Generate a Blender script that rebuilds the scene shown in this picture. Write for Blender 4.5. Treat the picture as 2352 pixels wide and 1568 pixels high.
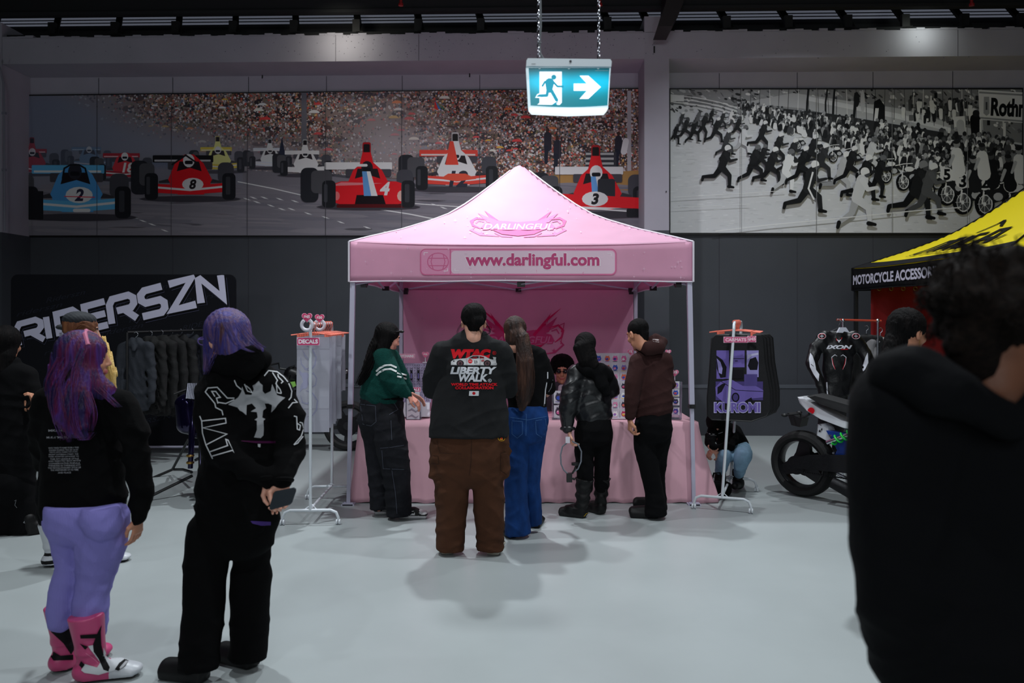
import bpy, bmesh, math, random
import numpy as np
from mathutils import Vector, Matrix
from mathutils.bvhtree import BVHTree
from mathutils.geometry import tessellate_polygon

for o in list(bpy.data.objects): bpy.data.objects.remove(o)
sc = bpy.context.scene
COL = sc.collection
random.seed(7); np.random.seed(7)
PI = math.pi

# ------------------------------------------------------------ camera
F, CX, HY, CH = 1771.0, 1176.0, 726.0, 1.654        # focal length in px, principal point, eye height
cam_d = bpy.data.cameras.new('camera'); cam = bpy.data.objects.new('camera', cam_d); COL.objects.link(cam)
cam.location = (0, 0, CH); cam.rotation_euler = (PI/2, 0, 0)
cam_d.sensor_width = 36; cam_d.lens = 36*F/2352; cam_d.shift_y = -(784-HY)/2352
cam_d.clip_start = 0.05; cam_d.clip_end = 100
cam_d.dof.use_dof = True; cam_d.dof.focus_distance = 6.2; cam_d.dof.aperture_fstop = 2.6
sc.camera = cam
# ------------------------------------------------------------ world, exposure
w = bpy.data.worlds.new('world'); sc.world = w; w.use_nodes = True
w.node_tree.nodes['Background'].inputs[0].default_value = (.55, .62, .75, 1)
w.node_tree.nodes['Background'].inputs[1].default_value = 0.012
sc.view_settings.view_transform = 'Standard'; sc.view_settings.look = 'None'
sc.view_settings.gamma = 1; sc.view_settings.exposure = -0.58; sc.view_settings.use_curve_mapping = False
# ------------------------------------------------------------ high-bay lamps and wall downlights under the roof, plus added fill lights
def lamp(x, y, z, power, size=.35, col=(1, .98, .95), aim=None, spread=2.35):
    l = bpy.data.lights.new('hall_or_fill_light', 'AREA'); l.shape = 'DISK'; l.size = size
    l.energy = power; l.color = col; l.spread = spread
    o = bpy.data.objects.new('hall_or_fill_light', l); COL.objects.link(o); o.location = (x, y, z)
    if aim:
        o.rotation_euler = (Vector(aim)-Vector((x, y, z))).to_track_quat('-Z', 'Y').to_euler()
    return o
COOL = (.90, .96, 1.0); PURP = (.86, .80, 1.0)
lamp(-0.5, 7.6, 5.85, 170, .2, COOL)
lamp(-2.6, 5.2, 5.85, 120, .2, COOL)
lamp(2.6, 4.6, 5.85, 125, .2, COOL)
lamp(3.6, 8.4, 5.85, 80, .2, COOL)
lamp(0.6, 2.2, 5.9, 80, .25, COOL)
lamp(-2.8, -7.5, 4.2, 55, .6, COOL, aim=(0, 9, 1.3))  # added fill from behind the camera, brightens the inside of the tent
lamp(2.8, -7.5, 4.2, 55, .6, COOL, aim=(0, 9, 1.3))  # second added fill behind the camera, twin of the one above
lamp(-5.2, 3.4, 5.85, 30, .2, COOL)
lamp(-1.6, 0.4, 5.85, 40, .2, COOL)
lamp(0.0, -3.0, 4.6, 60, 1.6, COOL, aim=(0.3, 8, 1.5))  # broad fill light added behind the camera, no fixture of the hall
lamp(-2.25, 9.75, 5.45, 3.0, .2, (1, .97, .82), aim=(-2.25, 10.4, 5.1), spread=2.4)
lamp(5.35, 9.75, 5.45, 1.6, .2, (.9, 1, .9), aim=(5.35, 10.4, 5.1), spread=2.4)

# ------------------------------------------------------------ helpers
def at(px, py, d): return Vector(((px-CX)*d/F, d, CH-(py-HY)*d/F))
def lin(c):
    c = np.asarray(c, float)/255.
    return np.where(c <= .04045, c/12.92, ((c+.055)/1.055)**2.4)
_M = {}
def M(name, rgb, rough=.7, metal=0., var=0., vscale=8., bump=0., bscale=60., trans=0., emit=0., coat=0., stretch=(1, 1, 1), alpha=1., transl=0., rgb2=None, sheen=0., spec=.5):
    if name in _M: return _M[name]
    m = bpy.data.materials.new(name); m.use_nodes = True; _M[name] = m
    nt = m.node_tree; N = nt.nodes; Lk = nt.links
    b = N['Principled BSDF']; c = list(lin(rgb))+[1]
    b.inputs['Base Color'].default_value = c; b.inputs['Roughness'].default_value = rough
    b.inputs['Metallic'].default_value = metal; b.inputs['Transmission Weight'].default_value = trans
    b.inputs['Coat Weight'].default_value = coat; b.inputs['Alpha'].default_value = alpha
    b.inputs['Sheen Weight'].default_value = sheen; b.inputs['Specular IOR Level'].default_value = spec
    tc = N.new('ShaderNodeTexCoord'); mp = N.new('ShaderNodeMapping'); mp.inputs['Scale'].default_value = stretch
    Lk.new(tc.outputs['Object'], mp.inputs['Vector'])
    if var or rgb2:
        n = N.new('ShaderNodeTexNoise'); n.inputs['Scale'].default_value = vscale; n.inputs['Detail'].default_value = 6
        Lk.new(mp.outputs[0], n.inputs['Vector'])
        r = N.new('ShaderNodeValToRGB'); Lk.new(n.outputs['Fac'], r.inputs[0])
        r.color_ramp.elements[0].position = .35; r.color_ramp.elements[1].position = .65
        a = lin(rgb); bb = lin(rgb2) if rgb2 else a*(1+var); a2 = a if rgb2 else a*(1-var)
        r.color_ramp.elements[0].color = list(a2)+[1]; r.color_ramp.elements[1].color = list(np.clip(bb, 0, 1))+[1]
        Lk.new(r.outputs[0], b.inputs['Base Color'])
    if bump:
        n2 = N.new('ShaderNodeTexNoise'); n2.inputs['Scale'].default_value = bscale; n2.inputs['Detail'].default_value = 4
        Lk.new(mp.outputs[0], n2.inputs['Vector'])
        bp = N.new('ShaderNodeBump'); bp.inputs['Strength'].default_value = bump; bp.inputs['Distance'].default_value = .01
        Lk.new(n2.outputs['Fac'], bp.inputs['Height']); Lk.new(bp.outputs[0], b.inputs['Normal'])
    if emit:
        b.inputs['Emission Color'].default_value = c; b.inputs['Emission Strength'].default_value = emit
    if transl:
        t = N.new('ShaderNodeBsdfTranslucent'); t.inputs[0].default_value = c
        mx = N.new('ShaderNodeMixShader'); mx.inputs[0].default_value = transl
        out = N['Material Output']
        Lk.new(b.outputs[0], mx.inputs[1]); Lk.new(t.outputs[0], mx.inputs[2]); Lk.new(mx.outputs[0], out.inputs[0])
    return m
def MC(name, rough=.6, gain=1., emit=0., bump=0.):
    """material that takes its colour from the printed vertex colours"""
    if name in _M: return _M[name]
    m = bpy.data.materials.new(name); m.use_nodes = True; _M[name] = m
    nt = m.node_tree; b = nt.nodes['Principled BSDF']; b.inputs['Roughness'].default_value = rough; b.inputs['Specular IOR Level'].default_value = .15
    a = nt.nodes.new('ShaderNodeAttribute'); a.attribute_name = 'Col'
    if gain != 1.:
        g = nt.nodes.new('ShaderNodeVectorMath'); g.operation = 'SCALE'; g.inputs['Scale'].default_value = gain
        nt.links.new(a.outputs['Color'], g.inputs[0]); g2 = nt.nodes.new('ShaderNodeVectorMath'); g2.operation = 'MINIMUM'; g2.inputs[1].default_value = (.9, .9, .9); nt.links.new(g.outputs[0], g2.inputs[0]); src = g2.outputs[0]
    else: src = a.outputs['Color']
    nt.links.new(src, b.inputs['Base Color'])
    if emit:
        nt.links.new(src, b.inputs['Emission Color']); b.inputs['Emission Strength'].default_value = emit
    return m
def HAIR(name, cols, scale=(90, 90, 4), rough=.45):
    if name in _M: return _M[name]
    m = bpy.data.materials.new(name); m.use_nodes = True; _M[name] = m
    nt = m.node_tree; N = nt.nodes; Lk = nt.links; b = N['Principled BSDF']
    b.inputs['Roughness'].default_value = rough+.12; b.inputs['Specular IOR Level'].default_value = .35 if rough < .55 else .12
    tc = N.new('ShaderNodeTexCoord')
    def nz(sc_, det):
        mp = N.new('ShaderNodeMapping'); mp.inputs['Scale'].default_value = sc_
        Lk.new(tc.outputs['Object'], mp.inputs['Vector'])
        n = N.new('ShaderNodeTexNoise'); n.inputs['Scale'].default_value = 1; n.inputs['Detail'].default_value = det
        Lk.new(mp.outputs[0], n.inputs['Vector']); return n
    n = nz((scale[0]*.35, scale[1]*.35, scale[2]), 5)
    r = N.new('ShaderNodeValToRGB'); Lk.new(n.outputs['Fac'], r.inputs[0]); cr = r.color_ramp
    k = len(cols)
    cr.elements[0].position = .3; cr.elements[0].color = list(lin(cols[0]))+[1]
    cr.elements[1].position = .7; cr.elements[1].color = list(lin(cols[-1]))+[1]
    for i in range(1, k-1):
        e = cr.elements.new(.3+.4*i/(k-1)); e.color = list(lin(cols[i]))+[1]
    Lk.new(r.outputs[0], b.inputs['Base Color'])
    n2 = nz((scale[0]*3, scale[1]*3, scale[2]*1.5), 2)
    bp = N.new('ShaderNodeBump'); bp.inputs['Strength'].default_value = .8; bp.inputs['Distance'].default_value = .006
    Lk.new(n2.outputs['Fac'], bp.inputs['Height']); Lk.new(bp.outputs[0], b.inputs['Normal'])
    return m

def thing(name, label, cat, loc=(0, 0, 0), group=None, kind=None):
    o = bpy.data.objects.new(name, None); COL.objects.link(o); o.location = loc
    o.empty_display_size = .1
    o['label'] = label; o['category'] = cat
    if group: o['group'] = group
    if kind: o['kind'] = kind
    return o
def tag(o, label, cat, group=None, kind=None):
    if label: o['label'] = label
    if cat: o['category'] = cat
    if group: o['group'] = group
    if kind: o['kind'] = kind
    return o
def rel(parent):
    v = Vector((0, 0, 0)); p = parent
    while p is not None: v += p.location; p = p.parent
    return v
def link(name, me, mats, parent=None, smooth=True, label=None):
    """mesh data is in world coordinates; the object sits at its parent's origin"""
    if mats is not None and not isinstance(mats, (list, tuple)): mats = [mats]
    o = bpy.data.objects.new(name, me); COL.objects.link(o)
    for m in (mats or []): me.materials.append(m)
    if parent is not None:
        off = rel(parent); me.transform(Matrix.Translation(-off)); o.parent = parent
    else:
        n = len(me.vertices)                                   # origin at the mesh's base centre
        if n:
            co = np.empty(n*3, np.float32); me.vertices.foreach_get('co', co); co = co.reshape(-1, 3)
            c = Vector(((co[:, 0].min()+co[:, 0].max())/2, (co[:, 1].min()+co[:, 1].max())/2, co[:, 2].min()))
            me.transform(Matrix.Translation(-c)); o.location = c
    if smooth: me.shade_smooth()
    if label: o['label'] = label
    return o
def mesh(verts, faces, mi=None):
    me = bpy.data.meshes.new('mesh')
    me.from_pydata([tuple(v) for v in verts], [], [tuple(int(i) for i in f) for f in faces]); 
    if mi is not None: me.polygons.foreach_set('material_index', np.asarray(mi, np.int32))
    me.update(); return me
class MB:
    """collects simple shapes into one mesh"""
    def __init__(s): s.v = []; s.f = []; s.mi = []; s.c = []; s.col = None
    def add(s, vs, fs, mi=0):
        b = len(s.v); s.v += [Vector(v) for v in vs]; s.f += [[i+b for i in f] for f in fs]; s.mi += [mi]*len(fs)
        if s.col is not None: s.c += [s.col]*len(vs)
        return s
    def box(s, c, size, mi=0, R=None):
        x, y, z = [q/2 for q in size]; R = R or Matrix.Identity(3); c = Vector(c)
        vs = [c+R@Vector((a*x, b*y, g*z)) for a in (-1, 1) for b in (-1, 1) for g in (-1, 1)]
        return s.add(vs, [(0, 1, 3, 2), (4, 6, 7, 5), (0, 4, 5, 1), (2, 3, 7, 6), (0, 2, 6, 4), (1, 5, 7, 3)], mi)
    def bx(s, x0, x1, y0, y1, z0, z1, mi=0):
        return s.box(((x0+x1)/2, (y0+y1)/2, (z0+z1)/2), (x1-x0, y1-y0, z1-z0), mi)
    def tube(s, pts, r, n=10, mi=0, closed=False, caps=True):
        pts = [Vector(p) for p in pts]; m = len(pts)
        rr = r if isinstance(r, (list, tuple)) else [r]*m
        rings = []; prev = None
        for i, p in enumerate(pts):
            if closed: t = pts[(i+1) % m]-pts[i-1]
            else: t = pts[min(i+1, m-1)]-pts[max(i-1, 0)]
            t.normalize()
            if prev is None:
                a = Vector((0, 0, 1)) if abs(t.z) < .9 else Vector((1, 0, 0)); u = t.cross(a).normalized()
            else:
                u = (prev - t*prev.dot(t)).normalized()
            prev = u; v = t.cross(u)
            rings.append([p+(u*math.cos(2*PI*k/n)+v*math.sin(2*PI*k/n))*rr[i] for k in range(n)])
        vs = [q for rg in rings for q in rg]; fs = []
        for i in range(m if closed else m-1):
            j = (i+1) % m
            for k in range(n): fs.append((i*n+k, i*n+(k+1) % n, j*n+(k+1) % n, j*n+k))
        if caps and not closed: fs += [tuple(range(n-1, -1, -1)), tuple((m-1)*n+k for k in range(n))]
        return s.add(vs, fs, mi)
    def cyl(s, a, b, r, n=16, mi=0, r2=None): return s.tube([a, b], [r, r if r2 is None else r2], n, mi)
    def ball(s, c, r, n=10, mi=0, sc_=(1, 1, 1)):
        c = Vector(c); vs = [c+Vector((0, 0, r*sc_[2]))]; fs = []
        for i in range(1, n):
            a = PI*i/n
            for k in range(2*n):
                b = PI*k/n; vs.append(c+Vector((r*sc_[0]*math.sin(a)*math.cos(b), r*sc_[1]*math.sin(a)*math.sin(b), r*sc_[2]*math.cos(a))))
        vs.append(c-Vector((0, 0, r*sc_[2]))); m = 2*n
        for k in range(m): fs.append((0, 1+k, 1+(k+1) % m))
        for i in range(n-2):
            for k in range(m): fs.append((1+i*m+k, 1+(i+1)*m+k, 1+(i+1)*m+(k+1) % m, 1+i*m+(k+1) % m))
        l = len(vs)-1
        for k in range(m): fs.append((l, 1+(n-2)*m+(k+1) % m, 1+(n-2)*m+k))
        return s.add(vs, fs, mi)
    def lathe(s, c, axis, prof, n=32, mi=0):
        """prof: list of (distance along axis, radius)"""
        c = Vector(c); t = Vector(axis).normalized(); a = Vector((0, 0, 1)) if abs(t.z) < .9 else Vector((1, 0, 0))
        u = t.cross(a).normalized(); v = t.cross(u); vs = []; fs = []
        for (h, r) in prof:
            for k in range(n): vs.append(c+t*h+(u*math.cos(2*PI*k/n)+v*math.sin(2*PI*k/n))*r)
        for i in range(len(prof)-1):
            for k in range(n): fs.append((i*n+k, i*n+(k+1) % n, (i+1)*n+(k+1) % n, (i+1)*n+k))
        return s.add(vs, fs, mi)
    def prism(s, pts, off, mi=0):
        """extrude the outline pts (3-D, planar) by vector off"""
        pts = [Vector(p) for p in pts]; off = Vector(off); n = len(pts)
        vs = pts+[p+off for p in pts]
        fs = [tuple(range(n)), tuple(range(2*n-1, n-1, -1))]+[(i, i+n, (i+1) % n+n, (i+1) % n) for i in range(n)]
        return s.add(vs, fs, mi)
    def me(s, T=None):
        m = mesh(s.v, s.f, s.mi)
        if T is not None: m.transform(T)
        bm = bmesh.new(); bm.from_mesh(m); bmesh.ops.recalc_face_normals(bm, faces=bm.faces); bm.to_mesh(m); bm.free()
        if s.c and len(s.c) == len(s.v):
            a = m.color_attributes.new('Col', 'FLOAT_COLOR', 'POINT')
            a.data.foreach_set('color', np.asarray([list(c)+[1] for c in s.c], np.float32).ravel())
        return m
    def build(s, name, mats, parent=None, T=None, smooth=False, label=None):
        o = link(name, s.me(T), mats, parent, False, label)
        if smooth:
            o.data.shade_smooth()
            try: o.data.set_sharp_from_angle(angle=math.radians(40))
            except Exception: pass
        return o

_T = {}
def text(body, bold=0., shear=0., space=1.):
    """letter outlines as (verts Nx2 normalised so that width = 1 and the origin is at the middle, faces, aspect h/w)"""
    key = (body, bold, shear, space)
    if key in _T: return _T[key]
    c = bpy.data.curves.new('t', 'FONT'); c.body = body; c.size = 1; c.offset = bold; c.shear = shear; c.space_character = space
    c.resolution_u = 4; c.fill_mode = 'FRONT' if False else c.fill_mode
    o = bpy.data.objects.new('t', c); COL.objects.link(o)
    bpy.context.view_layer.update()
    me = bpy.data.meshes.new_from_object(o.evaluated_get(bpy.context.evaluated_depsgraph_get()))
    v = np.array([q.co[:2] for q in me.vertices]); f = [tuple(p.vertices) for p in me.polygons]
    bpy.data.objects.remove(o); bpy.data.curves.remove(c); bpy.data.meshes.remove(me)
    lo, hi = v.min(0), v.max(0); wdt = hi[0]-lo[0]
    v = (v-(lo+hi)/2)/wdt
    _T[key] = (v, f, (hi[1]-lo[1])/wdt); return _T[key]

class Paint:
    """flat print made of coloured shapes in a 2-D plane; y points down (as in a picture)"""
    def __init__(s): s.v = []; s.f = []; s.c = []; s.z = []; s.n = 0; s.fix = None
    def poly(s, pts, col, faces=None):
        b = len(s.v); pts = [tuple(p) for p in pts]; s.v += pts
        s.f += [tuple(i+b for i in f) for f in (faces or [tuple(range(len(pts)))])]
        s.c += [tuple(lin(c_)) for c_ in col] if isinstance(col, list) else [tuple(lin(col))]*len(pts); s.z += [s.n if s.fix is None else s.fix]*len(pts); s.n += 1
    def rect(s, x0, y0, x1, y1, col): s.poly([(x0, y0), (x1, y0), (x1, y1), (x0, y1)], col)
    def ell(s, cx, cy, rx, ry, col, n=16, rot=0):
        c, q = math.cos(rot), math.sin(rot)
        s.poly([(cx+rx*math.cos(2*PI*k/n)*c-ry*math.sin(2*PI*k/n)*q, cy+rx*math.cos(2*PI*k/n)*q+ry*math.sin(2*PI*k/n)*c) for k in range(n)], col)
    def rrect(s, x0, y0, x1, y1, r, col, n=5):
        pts = []
        for (cx, cy, a0) in ((x1-r, y0+r, -PI/2), (x1-r, y1-r, 0), (x0+r, y1-r, PI/2), (x0+r, y0+r, PI)):
            for k in range(n+1): a = a0+PI/2*k/n; pts.append((cx+r*math.cos(a), cy+r*math.sin(a)))
        s.poly(pts, col)
    def line(s, pts, wd, col, closed=False, taper=None):
        pts = [np.array(p, float) for p in pts]; n = len(pts); L = []; R = []
        for i in range(n):
            a = pts[i-1] if (i > 0 or closed) else pts[i]; b = pts[(i+1) % n] if (i < n-1 or closed) else pts[i]
            t1 = pts[i]-a; t2 = b-pts[i]
            l1 = np.linalg.norm(t1); l2 = np.linalg.norm(t2)
            t1 = t1/l1 if l1 > 1e-9 else t2/max(l2, 1e-9); t2 = t2/l2 if l2 > 1e-9 else t1
            t = t1+t2; t = t/max(np.linalg.norm(t), 1e-6); nn = np.array([-t[1], t[0]])
            mi = 1/max(.5, float(np.dot(nn, np.array([-t1[1], t1[0]]))))
            h = wd/2*mi*(taper[i] if taper else 1)
            L.append(pts[i]+nn*h); R.append(pts[i]-nn*h)
        vs = L+R; m = n if closed else n-1
        s.poly(vs, col, [(i, (i+1) % n, n+(i+1) % n, n+i) for i in range(m)])
    def cap(s, x1, y1, x2, y2, r1, r2, col, n=5):
        a = math.atan2(y2-y1, x2-x1)
        p = [(x1+r1*math.cos(a+PI/2+PI*k/n), y1+r1*math.sin(a+PI/2+PI*k/n)) for k in range(n+1)]
        p += [(x2+r2*math.cos(a-PI/2+PI*k/n), y2+r2*math.sin(a-PI/2+PI*k/n)) for k in range(n+1)]
        s.poly(p, col)
    def text(s, body, cx, cy, wd, col, ht=None, bold=.02, shear=0, rot=0, space=1., fn=None):
        v, f, asp = text(body, bold, shear, space)
        x = v[:, 0]*wd; y = -v[:, 1]*(wd if ht is None else ht/asp)
        c, q = math.cos(rot), math.sin(rot)
        pts = [(cx+a*c-b*q, cy+a*q+b*c) for a, b in zip(x, y)]
        if fn: pts = [fn(a, b) for a, b in pts]
        s.poly(pts, col, f)
    def build(s, name, mat, parent, fn, dz=.00004, base=.002, label=None):
        """fn(x, y, height above surface) -> world point"""
        vs = [fn(x, y, base+z*dz) for (x, y), z in zip(s.v, s.z)]
        me = mesh(vs, s.f)
        a = me.color_attributes.new('Col', 'FLOAT_COLOR', 'POINT')
        a.data.foreach_set('color', np.asarray([list(c)+[1] for c in s.c], np.float32).ravel())
        return link(name, me, mat, parent, False, label)
    def dense(s, maxe):
        bm = bmesh.new(); cl = bm.verts.layers.float_color.new('Col'); zl = bm.verts.layers.float.new('zz')
        vs = []
        for (x, y), c, z in zip(s.v, s.c, s.z):
            v = bm.verts.new((x, y, 0)); v[cl] = (*c, 1); v[zl] = z; vs.append(v)
        for f in s.f:
            if len(f) > 4:
                tr = tessellate_polygon([[Vector((s.v[i][0], s.v[i][1], 0)) for i in f]]); fl = [[f[k] for k in t] for t in tr]
            else: fl = [f]
            for q in fl:
                try: bm.faces.new([vs[i] for i in q])
                except ValueError: pass
        bmesh.ops.triangulate(bm, faces=bm.faces)
        for it in range(6):
            le = [e for e in bm.edges if e.calc_length() > maxe]
            if not le: break
            bmesh.ops.subdivide_edges(bm, edges=le, cuts=1)
            bmesh.ops.triangulate(bm, faces=[f for f in bm.faces if len(f.verts) > 3])
        return bm, zl
    def wrap(s, name, mat, parent, fn, maxe, base=.004, dz=.0002):
        """fn(x, y, height) -> world point, after splitting the shapes finely"""
        bm, zl = s.dense(maxe)
        for v in bm.verts: v.co = fn(v.co.x, v.co.y, base+v[zl]*dz)
        me = bpy.data.meshes.new('print'); bm.to_mesh(me); bm.free(); return link(name, me, mat, parent, False)
    def project(s, name, mat, parent, target, d, maxe=14., base=.003, dz=.0006, dirn=(0, 1, 0), label=None, back=.6):
        """lay the print (in photo pixels at depth d) on the surface of target objects"""
        bm, zl = s.dense(maxe)
        tg = target if isinstance(target, (list, tuple)) else [target]
        trees = [(BVHTree.FromPolygons([v.co+rel(t) for v in t.data.vertices], [tuple(p.vertices) for p in t.data.polygons])) for t in tg]
        D = Vector(dirn).normalized(); bad = []
        for v in bm.verts:
            p = at(v.co.x, v.co.y, d); best = None; D = (p-Vector((0, 0, CH))).normalized()
            for tr in trees:
                h = tr.ray_cast(p-D*back, D)
                if h[0] is not None and (best is None or h[3] < best[0]): best = (h[3], h[0], h[1])
            if best is None: bad.append(v); v.co = p
            else:
                nrm = best[2] if best[2].dot(D) < 0 else -best[2]
                v.co = best[1]-D*(base+v[zl]*dz)
        bmesh.ops.delete(bm, geom=bad, context='VERTS')
        me = bpy.data.meshes.new('print'); bm.to_mesh(me); bm.free()
        return link(name, me, mat, parent, False, label)

# ------------------------------------------------------------ signed-distance modelling
class SDF:
    def __init__(s, vox=.009): s.p = []; s.lo = np.array([1e9]*3); s.hi = -s.lo.copy(); s.vox = vox; s.disp = None; s.cutl = []
    def _b(s, p, r):
        p = np.array(p); s.lo = np.minimum(s.lo, p-r); s.hi = np.maximum(s.hi, p+r)
    def seg(s, a, b, ra, rb, qa=1., qb=None, k=.03, flat=False, side=None, pw=2., sub=False, new=True):
        a = np.array(a, float); b = np.array(b, float); qb = qa if qb is None else qb
        ax = b-a; L = max(np.linalg.norm(ax), 1e-6); ax = ax/L if L > 1e-5 else np.array([0, 0, 1.])
        ref = np.array([0, 1., 0]) if side is None else None
        if side is None:
            sd = np.cross(ax, ref)
            if np.linalg.norm(sd) < .15: sd = np.cross(ax, np.array([0, 0, 1.]))
        else:
            sd = np.array(side, float); sd = sd-ax*np.dot(sd, ax)
        sd = sd/np.linalg.norm(sd); wv = np.cross(ax, sd)
        if not sub:
            m = max(ra, rb)*max(1, qa, qb)+.03; s._b(a, m); s._b(b, m)
        s.p.append((a, ax, L, sd, wv, ra, rb, qa, qb, k, flat, pw, sub, new)); return s
    def ball(s, c, r, k=.02, sub=False, R=None):
        """ellipsoid"""
        c = np.array(c, float); r = np.array(r if hasattr(r, '__len__') else (r, r, r), float)
        if not sub: s._b(c, r.max()+.02)
        s.p.append(('b', c, r, k, sub, None if R is None else np.array(R))); return s
    def chain(s, pts, q=.75, k=.03, **kw):
        """pts: (Vector, radius)"""
        for i in range(len(pts)-1):
            s.seg(pts[i][0], pts[i+1][0], pts[i][1], pts[i+1][1], q, k=k, new=(i == 0), **kw)
        return s
    def ev(s, X, Y, Z):
        D = None; G = None; gk = 0
        def merge(D, G, k):
            if G is None: return D
            if D is None: return G
            h = np.clip(.5+.5*(D-G)/k, 0, 1); return D*(1-h)+G*h-k*h*(1-h)
        for p in s.p:
            nw = True
            if isinstance(p[0], str):
                _, c, r, k, sub, R = p
                x, y, z = X-c[0], Y-c[1], Z-c[2]
                if R is not None:
                    x, y, z = R[0, 0]*x+R[1, 0]*y+R[2, 0]*z, R[0, 1]*x+R[1, 1]*y+R[2, 1]*z, R[0, 2]*x+R[1, 2]*y+R[2, 2]*z
                d = (np.sqrt((x/r[0])**2+(y/r[1])**2+(z/r[2])**2)-1)*r.min()
            else:
                a, ax, L, sd, wv, ra, rb, qa, qb, k, flat, pw, sub, nw = p
                x, y, z = X-a[0], Y-a[1], Z-a[2]
                u = x*ax[0]+y*ax[1]+z*ax[2]; uc = np.clip(u, 0, L); t = uc/L
                ov = x*sd[0]+y*sd[1]+z*sd[2]; ow = x*wv[0]+y*wv[1]+z*wv[2]
                rv = ra+(rb-ra)*t; rw = rv*(qa+(qb-qa)*t); mn = np.minimum(rv, rw)
                if flat:
                    e = (np.abs(ov/rv)**pw+np.abs(ow/rw)**pw)**(1/pw)
                    d = np.maximum((e-1)*mn, np.maximum(-u, u-L))
                elif pw == 2:
                    d = (np.sqrt((ov/rv)**2+(ow/rw)**2+((u-uc)/mn)**2)-1)*mn
                else:
                    d = ((np.abs(ov/rv)**pw+np.abs(ow/rw)**pw+np.abs((u-uc)/mn)**pw)**(1/pw)-1)*mn
            if sub:
                D = merge(D, G, gk); G = None
                h = np.clip(.5-.5*(D+d)/k, 0, 1); D = D*(1-h)-d*h+k*h*(1-h)
            elif nw or G is None:
                D = merge(D, G, gk); G = d; gk = k
            else:
                G = np.minimum(G, d)
        D = merge(D, G, gk)
        if s.disp is not None: D = D+s.disp(X, Y, Z)
        for c in s.cutl: D = np.maximum(D, c(X, Y, Z))
        return D
    def nets(s):
        v = s.vox; lo = s.lo-2*v; n = np.ceil((s.hi+2*v-lo)/v).astype(int)+1
        X, Y, Z = np.meshgrid(*[lo[i]+v*np.arange(n[i]) for i in range(3)], indexing='ij')
        D = s.ev(X.astype(np.float32), Y.astype(np.float32), Z.astype(np.float32)); D[D == 0] = 1e-7
        I = D < 0
        I[0] = I[-1] = False; I[:, 0] = I[:, -1] = False; I[:, :, 0] = I[:, :, -1] = False
        c = sum(I[a:n[0]-1+a, b:n[1]-1+b, g:n[2]-1+g].astype(int) for a in (0, 1) for b in (0, 1) for g in (0, 1))
        act = (c > 0) & (c < 8); ids = -np.ones(act.shape, int); ii, jj, kk = np.nonzero(act); ids[ii, jj, kk] = np.arange(len(ii))
        acc = np.zeros((len(ii), 3)); cnt = np.zeros(len(ii))
        cs = [(a, b, g) for a in (0, 1) for b in (0, 1) for g in (0, 1)]
        for ia, A in enumerate(cs):
            for B in cs[ia+1:]:
                if sum(abs(A[i]-B[i]) for i in range(3)) != 1: continue
                da = D[ii+A[0], jj+A[1], kk+A[2]]; db = D[ii+B[0], jj+B[1], kk+B[2]]
                m = (da < 0) != (db < 0); den = np.where(m, da-db, 1); t = np.clip(np.where(m, da/den, 0), 0, 1)
                for i in range(3): acc[:, i] += np.where(m, A[i]+(B[i]-A[i])*t, 0)
                cnt += m
        P = lo+(acc/np.maximum(cnt, 1)[:, None]+np.stack([ii, jj, kk], 1))*v
        Fs = []
        for ax in range(3):
            sl0 = [slice(1, -1)]*3; sl1 = [slice(1, -1)]*3; sl0[ax] = slice(0, -1); sl1[ax] = slice(1, None)
            a = I[tuple(sl0)]; b = I[tuple(sl1)]; st = [1, 1, 1]; st[ax] = 0
            e = np.stack(np.nonzero(a != b), 1); ins = a[e[:, 0], e[:, 1], e[:, 2]]; e = e+np.array(st)
            u, w_ = (ax+1) % 3, (ax+2) % 3
            q = []
            for (du, dw) in ((-1, -1), (0, -1), (0, 0), (-1, 0)):
                g = e.copy(); g[:, u] += du; g[:, w_] += dw; q.append(ids[g[:, 0], g[:, 1], g[:, 2]])
            q = np.stack(q, 1); q = np.where(ins[:, None], q, q[:, ::-1]); Fs.append(q)
        Q = np.concatenate(Fs); Q = Q[(Q >= 0).all(1)]
        return P, Q
def qmesh(P, Q, mi=None):
    me = bpy.data.meshes.new('surface'); me.vertices.add(len(P)); me.vertices.foreach_set('co', np.asarray(P, np.float32).ravel())
    me.loops.add(len(Q)*4); me.loops.foreach_set('vertex_index', np.asarray(Q, np.int32).ravel())
    me.polygons.add(len(Q)); me.polygons.foreach_set('loop_start', np.arange(0, len(Q)*4, 4, dtype=np.int32))
    me.update(calc_edges=True); me.validate()
    if mi is not None and len(me.polygons) == len(mi): me.polygons.foreach_set('material_index', np.asarray(mi, np.int32))
    return me
def smooth_pts(P, Q, it=2, lam=.5):
    for _ in range(it):
        S = np.zeros_like(P); C = np.zeros(len(P))
        for a in range(4):
            for b in ((a+1) % 4, (a-1) % 4):
                np.add.at(S, Q[:, a], P[Q[:, b]]); np.add.at(C, Q[:, a], 1)
        P = P*(1-lam)+lam*S/np.maximum(C, 1)[:, None]
    return P
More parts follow.
